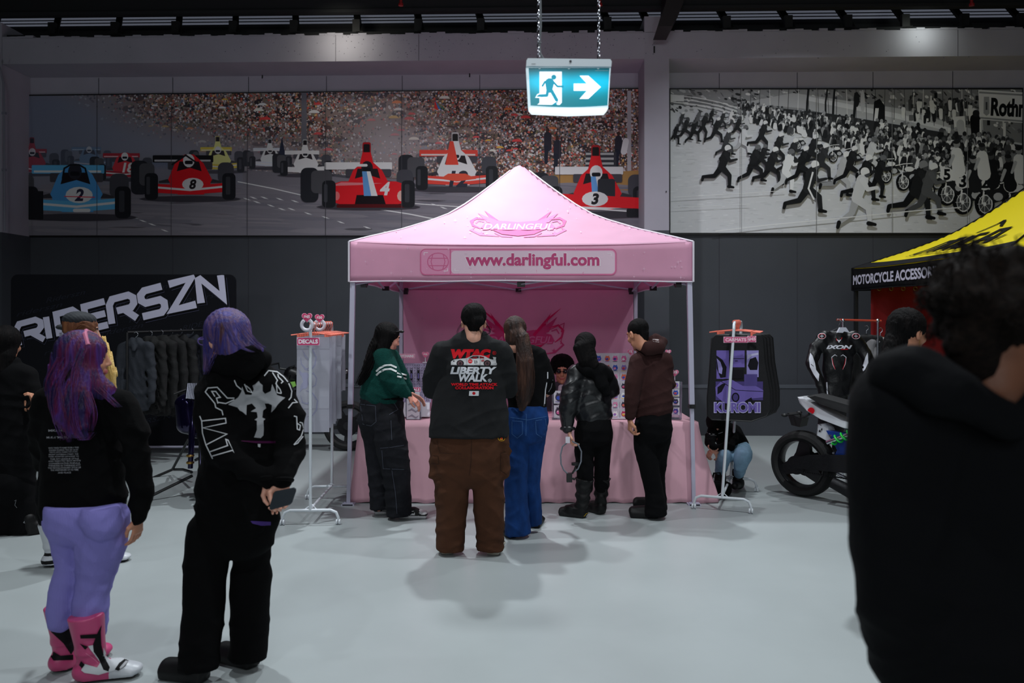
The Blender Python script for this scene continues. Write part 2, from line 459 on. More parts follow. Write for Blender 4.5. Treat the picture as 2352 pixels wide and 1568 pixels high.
def wrinkle(amp, fx=22, fz=30, seed=0., vert=.5):
    """cloth folds: a few warped waves in different directions, each fading in and out"""
    rs = np.random.RandomState(int(seed*10)+3); W_ = []
    for i in range(6):
        th_ = rs.uniform(-.9, .9) if i < 4*(1-vert)+1 else rs.uniform(1.0, 2.1)
        ph = rs.uniform(0, 6.28, 4); fr = (fz if abs(th_) < 1 else fx)*rs.uniform(.6, 1.5)
        W_.append((fr*math.sin(th_), fr*rs.uniform(-.5, .5), fr*math.cos(th_), ph, rs.uniform(5, 11), rs.uniform(5, 11)))
    def f(X, Y, Z):
        t = 0
        for (a, b, c, ph, m1, m2) in W_:
            mask = np.clip(.35+np.sin(m1*X+ph[1]+1.5*np.sin(m2*Z+ph[2]))*np.sin(m2*Z+m1*.5*Y+ph[3]), 0, 1)
            w_ = np.sin(a*X+b*Y+c*Z+ph[0]+1.4*np.sin(m1*1.3*Z+ph[1])+1.2*np.sin(m2*1.2*X+ph[2]))
            t = t+mask*(1-np.sqrt(np.abs(w_)+.02)*1.6)
        return -amp*1.1*t
    return f
# ============================================================ the hall
WA = math.atan(.025); WT = Vector((math.cos(WA), -math.sin(WA), 0)); WN = Vector((-math.sin(WA), -math.cos(WA), 0))
def W(lx, off, z): return Vector((0, 10.85, 0))+WT*lx+WN*off+Vector((0, 0, z))
def wpx(px, py, off=0.):
    """photo pixel -> (distance along the wall, height) on the plane `off` in front of the wall"""
    u = (px-CX)/F; n0 = 10.85-off/math.cos(WA); y = n0/(1+.025*u); x = u*y
    p = Vector((x, y, 0))-Vector((0, 10.85, 0)); return p.dot(WT), CH-(py-HY)*y/F
WR = Matrix(((WT.x, -WN.x, 0, 0), (WT.y, -WN.y, 0, 10.85), (0, 0, 1, 0), (0, 0, 0, 1)))   # local (along, into wall, up) -> world
def wbox(mb, x0, x1, o0, o1, z0, z1, mi=0): return mb.bx(x0, x1, -o1, -o0, z0, z1, mi)
def st(name, mb, mats, T=None): o = mb.build(name, mats, None, T); o['kind'] = 'structure'; return o

m_floor = M('epoxy_floor', (163, 170, 171), .36, var=.05, vscale=1.3, bump=.03, bscale=4)
m_wall_hi = M('lavender_paint', (168, 165, 176), .75, var=.04, vscale=2)
m_wall_lo = M('charcoal_paint', (66, 69, 76), .6, var=.04, vscale=2)
m_ledge = M('ledge_paint', (86, 90, 98), .55)
m_black = M('black_steel', (15, 15, 17), .6)
m_ceil = M('dark_roof', (24, 25, 28), .8)
m_louv = M('louvre_glow', (96, 100, 112), .5, emit=.9)  # emission added so the slats show in the unlit gap under the roof
m_rust = M('brown_steel', (30, 22, 24), .55)

st('floor', MB().bx(-12, 12, -9, 11.6, -.1, 0), m_floor)
# seams and scuffs of the floor finish lie flush in the floor
c = MB(); c.bx(-12, 12, -9, 12.2, 6.35, 6.45); st('ceiling', c, m_ceil)
# rear wall: upper light, lower charcoal, split at 2.79 m
z_sp = 2.785
b = MB(); wbox(b, -7.4, 9.0, -.25, 0, z_sp, 5.9, 0); wbox(b, -7.4, 9.0, -.25, 0, 0, z_sp, 1)
wbox(b, -7.4, 9, .0, .09, 0, .66, 1); wbox(b, -7.4, 9, -.01, .10, .66, .70, 2)
for px in (227, 397, 571, 750, 924, 1102, 1285):
    x, _ = wpx(px, 300); wbox(b, x-.004, x+.004, 0, .004, .7, 5.05, 3)
for px in (1652, 1831, 2005, 2188):
    x, _ = wpx(px, 300); wbox(b, x-.004, x+.004, 0, .004, .7, 5.05, 3)
rear = st('wall_rear', b, [m_wall_hi, m_wall_lo, m_ledge, M('panel_joint', (58, 58, 66), .8)], WR)
# downstand beam along the top, concrete with small pits
b = MB(); zt, zb = 5.41, 5.06
wbox(b, wpx(5, 0, .6)[0], wpx(1480, 0, .6)[0], 0, .6, zb, zt); wbox(b, wpx(1537, 0, .6)[0], 9, 0, .6, zb, zt)
for px in (962, 771, 2200):
    x, _ = wpx(px, 100, .6); wbox(b, x-.003, x+.003, .6, .603, zb, zt, 1)
for i in range(260):
    px = random.choice([random.gauss(880, 120), random.gauss(1300, 90), random.uniform(100, 2300)]); x, z = wpx(px, random.uniform(80, 134), .6)
    if not (wpx(10, 0, .6)[0] < x < 8.8): continue
    r = random.uniform(.003, .011); b.box((x, -.6, z), (r, .004, r*.8), 1)
n_ = 60; x0 = wpx(5, 0, .6)[0]
for i in range(150):                       # ragged mortar edge
    x = x0+(8.9-x0)*i/150; h = random.uniform(.0, .035); wbox(b, x, x+.11, .02, .6, zt-.004, zt+h)
st('trim_1', b, [m_wall_hi, M('concrete_pit', (84, 82, 90), .9)], WR)
# columns
xl, xr = wpx(1480, 0, .6)[0], wpx(1537, 0, .6)[0]
b = MB(); wbox(b, xl, xr, 0, .6, 2.79, 5.62, 0); wbox(b, xl, xr, 0, .6, 0, 2.79, 1)
b.box((xl+.13, -.602, 4.88+.3), (.02, .01, .09), 2); b.box((xr-.04, -.602, 3.3), (.012, .01, .02), 2)
st('wall_pier_centre', b, [m_wall_hi, m_wall_lo, m_black], WR).name = 'trim_2'
xl = wpx(4, 0, .6)[0]
b = MB(); wbox(b, xl-.9, xl, 0, .6, 2.79, 5.62, 0); wbox(b, xl-.9, xl, 0, .6, 0, 2.79, 1)
st('trim_3', b, [m_wall_hi, m_wall_lo], WR)
# side walls, far out of the frame, close the room
st('wall_left', MB().bx(-12.1, -12, -9, 12.2, 0, 6.4), m_wall_lo); st('wall_right', MB().bx(12, 12.1, -9, 12.2, 0, 6.4), m_wall_lo)
st('wall_front', MB().bx(-12, 12, -9.1, -9, 0, 6.4), m_wall_lo)
# conduits
p = MB(); x, _ = wpx(1477, 0, .06)
p.tube([W(x-.02, .06, 5.03), W(x, .06, 4.9), W(x, .06, .72)], .012, 8)
for z in (1.9, 2.9, 3.9, 4.6): p.box(W(x, .06, z), (.04, .02, .03))
o = p.build('conduit', M('conduit_grey', (120, 120, 132), .5), None, smooth=True); tag(o, 'thin grey vertical conduit pipe beside the pale central wall pier', 'pipe')
p = MB(); p.tube([at(-2, 120, 10.1), at(-2, 150, 10.1), at(8, 190, 10.1), at(9, 240, 10.1), at(11, 530, 10.1)], .013, 8)
for y in (260, 390): p.box(at(9.5, y, 10.1), (.05, .03, .03))
o = p.build('conduit', M('conduit_grey', (120, 120, 132), .5), None, smooth=True); tag(o, 'bent grey conduit pipe on the pier at the far left edge', 'pipe')
# hooks above the colour mural
for px, py in ((604, 173), (1079, 170)):
    x, z = wpx(px, py, .02); h = MB(); h.tube([W(x, 0, z+.03), W(x, .04, z+.02), W(x, .05, z-.05)], .008, 6)
    o = h.build('hook', m_black); tag(o, 'small dark hook above the colour mural, %s' % ('left of the middle' if px < 900 else 'left of the hanging exit sign'), 'hook')
# louvred strip, girder, brackets, purlins under the roof
b = MB()
for k, z in enumerate((5.785, 5.825, 5.865, 5.91)):
    b.box((.8, -.06-.01*k, z), (16.6, .03, .022), 0, Matrix.Rotation(.5, 3, 'X'))
wbox(b, -7.4, 9, .0, .02, 5.6, 6.4, 1)
st('trim_4', b, [m_louv, m_ceil], WR)
for i, px in enumerate([-20, 120, 262, 400, 530, 668, 810, 950, 1092, 1380, 1470, 1650, 1790, 1925, 2055, 2190, 2320]):
    x, z = wpx(px, 60, .35); g = MB()
    g.prism([W(x-.04, .18, 5.93), W(x+.05, .18, 5.93), W(x+.17, .5, 5.44), W(x+.08, .5, 5.44)], (0, 0, .06))
    g.prism([W(x+.03, .5, 5.46), W(x+.13, .5, 5.46), W(x+.13, .5, 5.66), W(x+.03, .5, 5.66)], (0, .06, 0))
    o = g.build('roof_bracket', m_black); tag(o, 'black slanting steel bracket in the row under the louvred strip', 'bracket', 'brackets under the louvred strip')
g = MB(); wbox(g, -7.4, 9, .66, .72, 5.70, 6.15); wbox(g, -7.4, 9, .65, .75, 5.66, 5.70); wbox(g, -7.4, 9, .3, .5, 5.44, 5.49)
st('trim_5', g, m_ceil, WR)
g = MB()
for y in (1.2, 2.7, 4.2, 5.7, 7.2, 8.7): g.bx(-12, 12, y-.05, y+.05, 6.13, 6.35)
for x in (-5.2, 1.95, 9.0): g.bx(x-.1, x+.1, -9, 10.2, 5.93, 6.3)
st('trim_6', g, m_ceil)
g = MB(); g.prism([at(1500, 92, 10.0), at(1530, 92, 10.0), at(1556, 40, 10.0), at(1560, -20, 10.0), at(1520, -20, 10.0), at(1517, 40, 10.0)], (0, -.35, .05))
o = g.build('rafter_foot', m_rust); tag(o, 'dark brown steel rafter foot above the pale central pier', 'steel beam')
def sprinkler(px, lab):
    g = MB(); p0 = at(px, -30, 9.2); g.tube([p0+Vector((-.12, -.6, .25)), p0, p0+Vector((.03, 0, -.16)), p0+Vector((.03, 0, -.2))], .018, 8)
    g.cyl(p0+Vector((.03, 0, -.2)), p0+Vector((.03, 0, -.225)), .03, 10)
    o = g.build('sprinkler', M('red_pipe', (140, 22, 26), .4)); tag(o, lab, 'sprinkler')
sprinkler(915, 'red sprinkler drop under the roof, left of the exit sign')
sprinkler(1372, 'red sprinkler drop under the roof, behind the exit sign chains')
sprinkler(2226, 'red sprinkler drop under the roof, above the monochrome mural')

# ============================================================ mural 1: racing cars in colour
def wfn(x, y, h):
    lx, z = wpx(x, y); return W(lx, .03+h, z)
def inpoly_clip(P, x0, x1, y0, y1):
    """keep the print inside its panel"""
    P.v = [(min(max(x, x0), x1), min(max(y, y0), y1)) for x, y in P.v]
def topy(x): return 222-17*(x-55)/1415.
P = Paint(); rnd = random.random
SM = [(90, 290, 130, 170, .98), (330, 340, 200, 60, .9), (240, 260, 110, 60, .4), (870, 310, 110, 110, .62), (600, 370, 160, 45, .7), (1000, 340, 120, 60, .3)]
def smoke(x, y): return min(.95, sum(a*math.exp(-((x-cx)/rx)**2-((y-cy)/ry)**2) for cx, cy, rx, ry, a in SM))
def mixc(a, b, t): return tuple(a[i]*(1-t)+b[i]*t for i in range(3))
def smc(x): return mixc((98, 104, 120), (150, 147, 154), min(1, max(0, (x-100)/800)))
P.rect(55, 205, 1470, 541, (88, 76, 74))
PAL = [(190, 185, 185)]*6+[(150, 66, 52)]*3+[(60, 34, 32)]*5+[(26, 24, 28)]*7+[(188, 138, 116)]*3+[(186, 176, 170)]*3+[(96, 92, 62)]*3+[(86, 98, 120)]*2+[(180, 62, 48)]*2+[(196, 150, 80)]
P.fix = 1
for i in range(64):
    for j in range(12):
        xs = (55+1415*i/64, 55+1415*(i+1)/64); ys = (205+205*j/12, 205+205*(j+1)/12)
        P.poly([(xs[0], ys[0]), (xs[1], ys[0]), (xs[1], ys[1]), (xs[0], ys[1])], [mixc((112, 94, 88), smc(a), smoke(a, b)) for a, b in ((xs[0], ys[0]), (xs[1], ys[0]), (xs[1], ys[1]), (xs[0], ys[1]))])
for i in range(700):
    x, y = random.uniform(55, 1470), random.uniform(205, 400); s_ = smoke(x, y)
    if s_ > .5: continue
    P.fix = 2+i % 12; P.ell(x, y, random.uniform(8, 24), random.uniform(4, 9), mixc(random.choice([(60, 44, 42), (92, 78, 62), (110, 80, 66), (46, 40, 44), (120, 110, 104)]), smc(x), s_), 8)
for i in range(21000):
    x, y = random.uniform(56, 1469), random.uniform(205, 408); s_ = smoke(x, y)
    if rnd() < s_*1.15: continue
    s_ = min(.97, s_*.8+.16)
    r = random.uniform(1.0, 2.7); P.fix = 14+i % 60
    P.ell(x, y, r*random.uniform(.8, 1.6), r, mixc(random.choice(PAL), smc(x), s_), 6, rnd()*3)
for i in range(60):                        # parasols and rugs in the crowd
    x, y = random.uniform(200, 1460), random.uniform(225, 380); s_ = smoke(x, y); r = random.uniform(5, 13); P.fix = 76+i % 20
    cc = mixc(random.choice([(205, 200, 195), (210, 110, 60), (190, 60, 60), (215, 205, 180), (200, 150, 60)]), smc(x), s_)
    P.poly([(x+r*math.cos(PI+PI*k/6), y+r*.55*math.sin(PI+PI*k/6)) for k in range(7)], cc)
for k, cc in enumerate([(190, 50, 50), (60, 110, 170), (70, 140, 80), (225, 180, 60)]): P.poly([(1000, 232), (1000+k*9-2, 250), (1008+k*8, 256)], cc)
P.fix = 98
# dark figures and poles on the right
for x in (700,): P.rect(x-6, 212, x+6, 330, (92, 92, 100))
P.rect(1440, 210, 1449, 410, (150, 148, 150)); P.fix = None; P.n = 100
for x, y in ((1258, 312), (1420, 320), (1280, 330)):
    P.cap(x, y, x, y+28, 8, 9, (38, 36, 46)); P.cap(x-3, y+28, x-4, y+62, 5, 4, (30, 32, 44)); P.ell(x, y-12, 4, 5, (60, 40, 34))
P.cap(1437, 325, 1432, 350, 7, 7, (190, 190, 200))
P.rect(1345, 350, 1415, 408, (48, 48, 54))
for k in range(5): P.rect(1345, 352+k*11, 1409, 357+k*11, (150, 152, 150))
P.poly([(1228, 406), (1470, 392), (1470, 446), (1228, 440)], (146, 112, 66))
# road
P.poly([(55, 400), (300, 405), (560, 392), (900, 412), (1228, 425), (1470, 440), (1470, 541), (55, 541)], (104, 101, 108))
for i in range(260):
    x, y = random.uniform(80, 1440), random.uniform(425, 535); cc = random.choice([(108, 105, 112), (98, 96, 104), (112, 108, 114)])
    P.fix = 140+i % 20; P.ell(x, y, random.uniform(30, 90), random.uniform(1.5, 5), cc, 10, .03)
for i in range(6): P.fix = 136+i; P.poly([(60, 370+i*4), (560, 375+i*3), (560, 410+i*3), (60, 412+i*4)], mixc((92, 100, 118), (110, 108, 116), i/6))
P.fix = None; P.n = 165
P.poly([(700, 398), (960, 430), (1240, 452), (1240, 446), (960, 424), (700, 392)], (70, 70, 76))
wl = (198, 198, 204)
P.line([(548, 418), (630, 434), (708, 452)], 2.2, wl); P.line([(850, 478), (940, 492), (1010, 506)], 2.5, wl); P.line([(950, 468), (1060, 476), (1150, 488)], 2, wl)
for (x, y) in ((302, 497), (322, 505), (343, 513), (372, 527), (560, 455), (583, 462), (615, 470), (640, 478), (662, 478), (700, 488), (740, 497), (775, 508), (835, 520), (880, 531), (600, 452), (635, 455), (670, 460), (990, 468), (1010, 475), (575, 452)):
    P.poly([(x, y), (x+9, y+1.5), (x+19, y+6), (x+9, y+4.5)], wl)
TY = (34, 35, 40)
def f1(cx, by, hw, body, wing=None, nose='wing', strip=None, num=None, box=True, helmet=(220, 218, 215), haze=0., skew=-.2, hc=(120, 122, 132)):
    wing = wing or body
    C = lambda c: mixc(c, hc, haze)
    X = lambda a: cx+a*hw
    Y = lambda a: by-a*hw
    R = lambda a, b, c_, d, col, r=.06: P.rrect(X(a), Y(d), X(c_), Y(b), r*hw, C(col))
    P.ell(cx, by, hw*1.15, hw*.07, C((52, 50, 56)), 14)
    R(-1.25+skew*.4, .1, -.86+skew*.4, .86, TY, .13); R(.62, .36, .98, .82, (58, 58, 64), .13); R(-1.08+skew*.3, .3, -.8, .8, (66, 66, 70), .1)
    R(-.78+skew*.3, .82, .52, .98, wing, .02); R(-.74+skew*.3, .84, .46, .88, mixc(wing, (255, 255, 255), .6), .01); R(-.5, .66, .5, .83, (60, 58, 64), .03)
    if box: R(-.13, .9, .05, 1.42, mixc(body, (20, 20, 20), .3), .04); R(-.11, 1.15, .03, 1.38, (24, 20, 22), .03); P.poly([(X(-.24), Y(.75)), (X(-.13), Y(1.2)), (X(.05), Y(1.2)), (X(.16), Y(.75))], C(body))
    P.poly([(X(-.5), Y(.42)), (X(-.34), Y(.8)), (X(-.12), Y(1.0)), (X(.08), Y(1.0)), (X(.3), Y(.8)), (X(.5), Y(.42)), (X(.4), Y(.25)), (X(-.4), Y(.25))], C(body))
    P.poly([(X(-.3), Y(.62)), (X(-.24), Y(.84)), (X(.2), Y(.84)), (X(.26), Y(.62)), (X(0), Y(.7))], C((30, 24, 28)))
    P.ell(X(-.03), Y(.86), hw*.13, hw*.15, C(helmet), 14); P.rrect(X(-.12), Y(.86), X(.06), Y(.78), hw*.03, C((20, 20, 26)))
    for sg in (-1, 1): P.poly([(X(sg*.5), Y(.45)), (X(sg*.7), Y(.4)), (X(sg*.7), Y(.36)), (X(sg*.45), Y(.36))], C((50, 48, 52)))
    if nose == 'full':
        P.poly([(X(-.84), Y(.12)), (X(-.84), Y(.48)), (X(-.6), Y(.56)), (X(.6), Y(.56)), (X(.86), Y(.48)), (X(.9), Y(.12)), (X(.5), Y(.02)), (X(-.5), Y(.02))], C(body))
        P.poly([(X(-.82), Y(.46)), (X(-.6), Y(.54)), (X(.3), Y(.52)), (X(-.2), Y(.48))], C(mixc(body, (255, 255, 255), .35)))
        P.poly([(X(-.3), Y(.06)), (X(-.26), Y(.26)), (X(.32), Y(.26)), (X(.38), Y(.06))], C((22, 14, 18))); R(-.7, -.02, .8, .06, (70, 14, 18), .02)
        P.ell(X(.72), Y(.24), hw*.09, hw*.12, C((225, 150, 140)), 10); P.ell(X(-.7), Y(.24), hw*.07, hw*.1, C(mixc(body, (255, 200, 190), .4)), 10)
    else:
        P.poly([(X(-.22), Y(.55)), (X(.22), Y(.55)), (X(.32), Y(.1)), (X(-.28), Y(.1))], C(body))
        P.poly([(X(-.78), Y(.14)), (X(-.76), Y(.34)), (X(0), Y(.3)), (X(.78), Y(.36)), (X(.8), Y(.16)), (X(0), Y(.1))], C(wing if wing != (24, 24, 28) else body))
        P.line([(X(-.76), Y(.26)), (X(0), Y(.2)), (X(.78), Y(.28))], hw*.045, C((225, 215, 215)))
    R(-1.02, -.02, -.72, .58, (26, 27, 31), .1); R(.72, -.02, 1.02, .58, (26, 27, 31), .1); R(-.98, .1, -.9, .5, (52, 53, 58), .03); R(.8, .1, .9, .5, (48, 49, 54), .03)
    if strip:
        P.poly([(X(-.14), Y(.78)), (X(-.04), Y(.78)), (X(.06), Y(.24)), (X(-.1), Y(.24))], C(strip[0])); P.poly([(X(-.04), Y(.78)), (X(.04), Y(.78)), (X(.2), Y(.24)), (X(.06), Y(.24))], C(strip[1]))
    if num:
        t, nx, ny, w_, bg, fg = num
        if bg: P.ell(X(nx), Y(ny), hw*w_*1.5, hw*w_*.9, C(bg), 16)
        P.text(t, X(nx), Y(ny), hw*w_*(1 if len(t) == 1 else 1.6), C(fg), bold=.04, shear=.2)
RED = (196, 26, 34)
f1(80, 402, 60, (150, 40, 50), haze=.35, hc=(92, 100, 118), helmet=(200, 190, 190)); P.rect(250, 340, 250, 340, RED)
f1(210, 388, 50, (90, 120, 150), haze=.55, hc=(92, 100, 118), box=False)
f1(292, 414, 62, (188, 40, 48), haze=.15, wing=(150, 30, 40), hc=(100, 108, 124), num=('18', .1, .45, .28, None, (230, 220, 220)), box=False)
f1(505, 396, 58, (222, 205, 120), haze=.2, box=True, wing=(200, 178, 60), skew=.2)
f1(624, 388, 48, (200, 205, 215), haze=.2, wing=(190, 195, 205)); P.poly([(640, 370), (650, 315), (660, 370)], (40, 44, 60))
f1(705, 404, 58, (214, 220, 220), haze=.1, wing=(200, 205, 205), box=True)
f1(180, 500, 122, (66, 128, 178), wing=(80, 150, 200), box=False, helmet=(36, 36, 44), num=('2', .05, .42, .17, (232, 226, 230), (40, 40, 60)))
P.line([(148, 412), (152, 388), (166, 380), (186, 380), (200, 388), (206, 412)], 4, (24, 26, 30)); P.rrect(172, 480, 212, 488, 4, (226, 230, 236)); P.line([(152, 452), (222, 454)], 2, (190, 40, 60))
P.rect(57, 440, 104, 505, (26, 27, 31))
f1(440, 458, 102, RED, wing=(24, 24, 28), box=False, num=('8', .06, .33, .16, (232, 226, 226), (30, 24, 28)), helmet=(228, 224, 220)); P.line([(398, 380), (430, 358), (462, 380)], 4, (30, 28, 32))
f1(1050, 436, 92, (218, 214, 216), wing=(206, 60, 50), num=('12', .04, .26, .3, None, (40, 40, 50)), helmet=(226, 224, 224), skew=-.5)
P.poly([(1012, 412), (1030, 400), (1070, 400), (1095, 412), (1050, 418)], (206, 70, 50)); P.poly([(1024, 380), (1034, 326), (1042, 326), (1054, 380)], (206, 60, 46))
f1(848, 476, 104, RED, wing=(212, 214, 220), nose='full', strip=((84, 130, 178), (200, 204, 212)), num=('4', .36, .4, .22, None, (235, 232, 232)), helmet=(30, 28, 34), skew=-.6)
P.rrect(811, 378, 846, 384, 3, (228, 226, 228))
f1(1372, 494, 112, RED, wing=(190, 192, 198), nose='wing', strip=((84, 130, 178), (200, 204, 212)), num=('3', -.02, .34, .15, (232, 228, 228), (24, 22, 26)), helmet=(216, 212, 210), skew=-.3)
P.rrect(1372, 412, 1412, 456, 6, (40, 41, 46)); P.poly([(1290, 446), (1470, 455), (1466, 480), (1300, 474)], RED); P.line([(1300, 476), (1440, 486)], 3, (228, 216, 216))
P.ell(1366, 458, 30, 17, (230, 226, 226)); P.text('3', 1366, 458, 18, (26, 24, 28), bold=.05, shear=.2); P.rrect(1438, 480, 1468, 500, 4, (26, 27, 31))
P.fix = P.n+2
for px in (227, 397, 571, 750, 924, 1102, 1285): P.rect(px-.6, 200, px+.6, 545, (62, 60, 66))
inpoly_clip(P, 56, 1469, 206, 541)
P.v = [(x, max(y, topy(x))) for x, y in P.v]
m_print = MC('mural_ink', .45, gain=1.8)
th = thing('mural', 'long colour photo mural of open-wheel racing cars before a crowd', 'mural', W(-2.4, .03, 2.8))
fr = MB(); xa, za = wpx(52, 219); xb, zb_ = wpx(1474, 203); _, z0 = wpx(52, 545); _, z1 = wpx(1474, 541)
fr.prism([W(xa, .0, z0), W(xb, .0, z1), W(xb, .0, zb_), W(xa, .0, za)], tuple(WN*.031))
fr.build('panel', M('mural_edge', (14, 14, 16), .5), th)
P.build('printed_picture', m_print, th, wfn)

# ============================================================ mural 2: running riders, black and white
P = Paint(); g = lambda v: (v, v+1, v+3)
P.rect(1539, 207, 2345, 535, g(172))
random.seed(21)
for i in range(1400):
    x, y = random.uniform(1540, 2340), random.uniform(300, 534); P.fix = 1+i % 20; P.ell(x, y, random.uniform(2, 14), random.uniform(.5, 1.5), g(random.randint(158, 186)), 5)
P.fix = None; P.n = 22
P.poly([(1539, 207), (2345, 207), (2345, 330), (2150, 300), (1900, 262), (1700, 245), (1539, 240)], g(110))
P.poly([(1539, 207), (1900, 207), (1860, 262), (1700, 240), (1539, 222)], g(122))
for i in range(500):
    x = random.uniform(1540, 2340); y = random.uniform(208, 262+(x-1540)*.06); P.fix = 26+i % 10; P.ell(x, y, random.uniform(2, 9), random.uniform(1, 4), g(random.choice([60, 90, 130, 160, 190, 30])), 6, rnd())
P.fix = None; P.n = 38
P.poly([(1820, 215), (2060, 250), (2240, 300), (2240, 322), (2060, 300), (1840, 250), (1700, 238)], g(150)); P.poly([(1850, 222), (2060, 262), (2200, 300), (2190, 306), (2050, 272), (1850, 232)], g(176))
for k in range(6): P.line([(1539, 219+k*4), (1600, 226+k*4), (1650, 236+k*4), (1700, 252+k*4)], 2.2, g(206 if k % 2 == 0 else 96))
P.rect(1539, 220, 1570, 234, g(214))
for i in range(26):
    x = 1700+i*22; P.line([(x, 207), (x+random.uniform(-4, 4), 250+i*2)], 1.3, g(random.choice([40, 200, 60])))
for (x, y, w_) in ((1855, 207, 5), (1898, 207, 4), (1915, 207, 5), (1963, 215, 6)): P.line([(x, y), (x-8+w_, y+30), (x-4, y+58)], w_, g(28))
P.poly([(2005, 235), (2018, 228), (2030, 245), (2030, 285), (2002, 290)], g(20)); P.poly([(2008, 250), (2016, 250), (2012, 285), (2004, 285)], g(190))
P.ell(1979, 235, 5, 28, g(160), 10); P.ell(1965, 230, 7, 18, g(30), 10)
def fig(x, y, h, dk, lt=None):
    P.cap(x, y-h*.62, x+rnd()*3-1, y, h*.16, h*.12, g(dk)); P.ell(x+h*.03, y-h*.86, h*.1, h*.12, g(lt if lt is not None else 40), 8)
for i in range(44):
    x = random.uniform(2070, 2240); fig(x, random.uniform(250, 285), random.uniform(22, 34), random.choice([30, 200, 215, 60, 190]))
for i in range(40):                        # ground clutter upper right
    x, y = random.uniform(2040, 2345), random.uniform(212, 300); P.rect(x, y, x+random.uniform(2, 10), y+random.uniform(4, 16), g(random.choice([20, 40, 200, 220, 90])))
# hoarding
P.poly([(2243, 208), (2345, 214), (2345, 284), (2246, 276)], g(206)); P.poly([(2245, 212), (2345, 218), (2345, 222), (2245, 216)], g(120)); P.poly([(2247, 270), (2345, 278), (2345, 282), (2247, 274)], g(120))
P.poly([(2256, 224), (2268, 224), (2269, 262), (2262, 268), (2255, 262)], g(130)); P.rect(2260, 236, 2264, 254, g(60))
P.text('Rothm', 2316, 249, 88, g(18), ht=42, bold=.045, rot=.045)
P.poly([(2186, 270), (2212, 268), (2216, 318), (2190, 318)], g(200)); P.cap(2202, 285, 2204, 312, 9, 10, g(150))
P.cap(2236, 275, 2240, 330, 12, 11, g(18)); P.ell(2238, 262, 8, 8, g(30))
P.rect(2300, 284, 2306, 350, g(200)); P.rect(2246, 276, 2251, 345, g(190))
# the packed crowd: a wedge that widens to the right
ROWS = []
for i in range(520):
    t = random.random()**.8; x = 1690+t*655; yt = 236+t*92; yb = 272+t*175; y = random.uniform(yt, yb-8); ROWS.append((y, x, t))
ROWS.sort()
P.poly([(1690, 240), (1900, 262), (2345, 335), (2345, 470), (2140, 420), (1950, 345), (1780, 292)], g(40))
for i, (y, x, t) in enumerate(ROWS):
    h = 15+26*t; P.fix = 240+int(i*.35); dk = random.choice([20, 24, 30, 40, 60, 205, 215, 190, 120, 26])
    P.cap(x, y+h*.05, x+random.uniform(-3, 3), y+h*.5, h*.2, h*.26, g(dk), 4); P.ell(x+1, y-h*.22, h*.14, h*.17, g(random.choice([30, 44, 110, 140, 40, 225 if rnd() < .3 else 60])), 7)
    if rnd() < .5: P.ell(x+2, y-h*.16, h*.08, h*.1, g(130), 6)
P.fix = None; P.n = 440
def cyc(x, y, r, num=None):
    P.ell(x, y, r*.82, r, g(16), 20); P.ell(x+r*.08, y, r*.58, r*.78, g(176), 18); P.ell(x+r*.05, y, r*.5, r*.68, g(60), 18); P.ell(x, y, r*.14, r*.18, g(180), 8)
    for a in range(0, 8): P.line([(x, y), (x+r*.6*math.cos(a*.785), y+r*.8*math.sin(a*.785))], .7, g(190))
    P.line([(x-r*.2, y), (x+r*.05, y-r*1.9)], r*.13, g(190)); P.line([(x+r*.35, y), (x+r*.4, y-r*1.9)], r*.11, g(170))
    P.poly([(x-r*.1, y-r*1.1), (x+r*1.2, y-r*1.3), (x+r*1.9, y-r*.4), (x+r*.8, y-r*.1)], g(28)); P.ell(x+r*1.1, y-r*.6, r*.4, r*.34, g(150), 10)
    P.ell(x+r*.7, y-r*1.5, r*.55, r*.3, g(190), 10); P.line([(x-r*.9, y-r*1.9), (x+r*.1, y-r*2.1), (x+r*1.1, y-r*2.15)], r*.1, g(200))
    if num: P.ell(x, y-r*1.75, r*.62, r*.62, g(226), 18); P.text(num, x, y-r*1.75, r*(.6 if num != '1' else .22), g(20), bold=.04)
for (x, y, r) in ((1830, 336, 10), (1870, 348, 12), (1910, 362, 13), (1950, 374, 15), (1990, 390, 17), (2030, 405, 18), (2070, 420, 20), (2100, 432, 21), (2125, 440, 22)): cyc(x, y, r)
cyc(2170, 448, 26, '5'); cyc(2206, 466, 28, '3'); cyc(2256, 470, 28, '2'); cyc(2316, 476, 28, '1')
for (x, y) in ((2230, 400), (2270, 392), (2310, 398), (2250, 372), (2334, 380), (2192, 365)):
    P.cap(x, y-12, x+5, y+30, 13, 15, g(random.choice([24, 205, 30, 180]))); P.ell(x, y-32, 8, 9, g(random.choice([60, 120])), 10); P.ell(x-1, y-37, 8, 5, g(30), 8); P.cap(x-8, y-5, x-16, y+18, 4, 3, g(150))
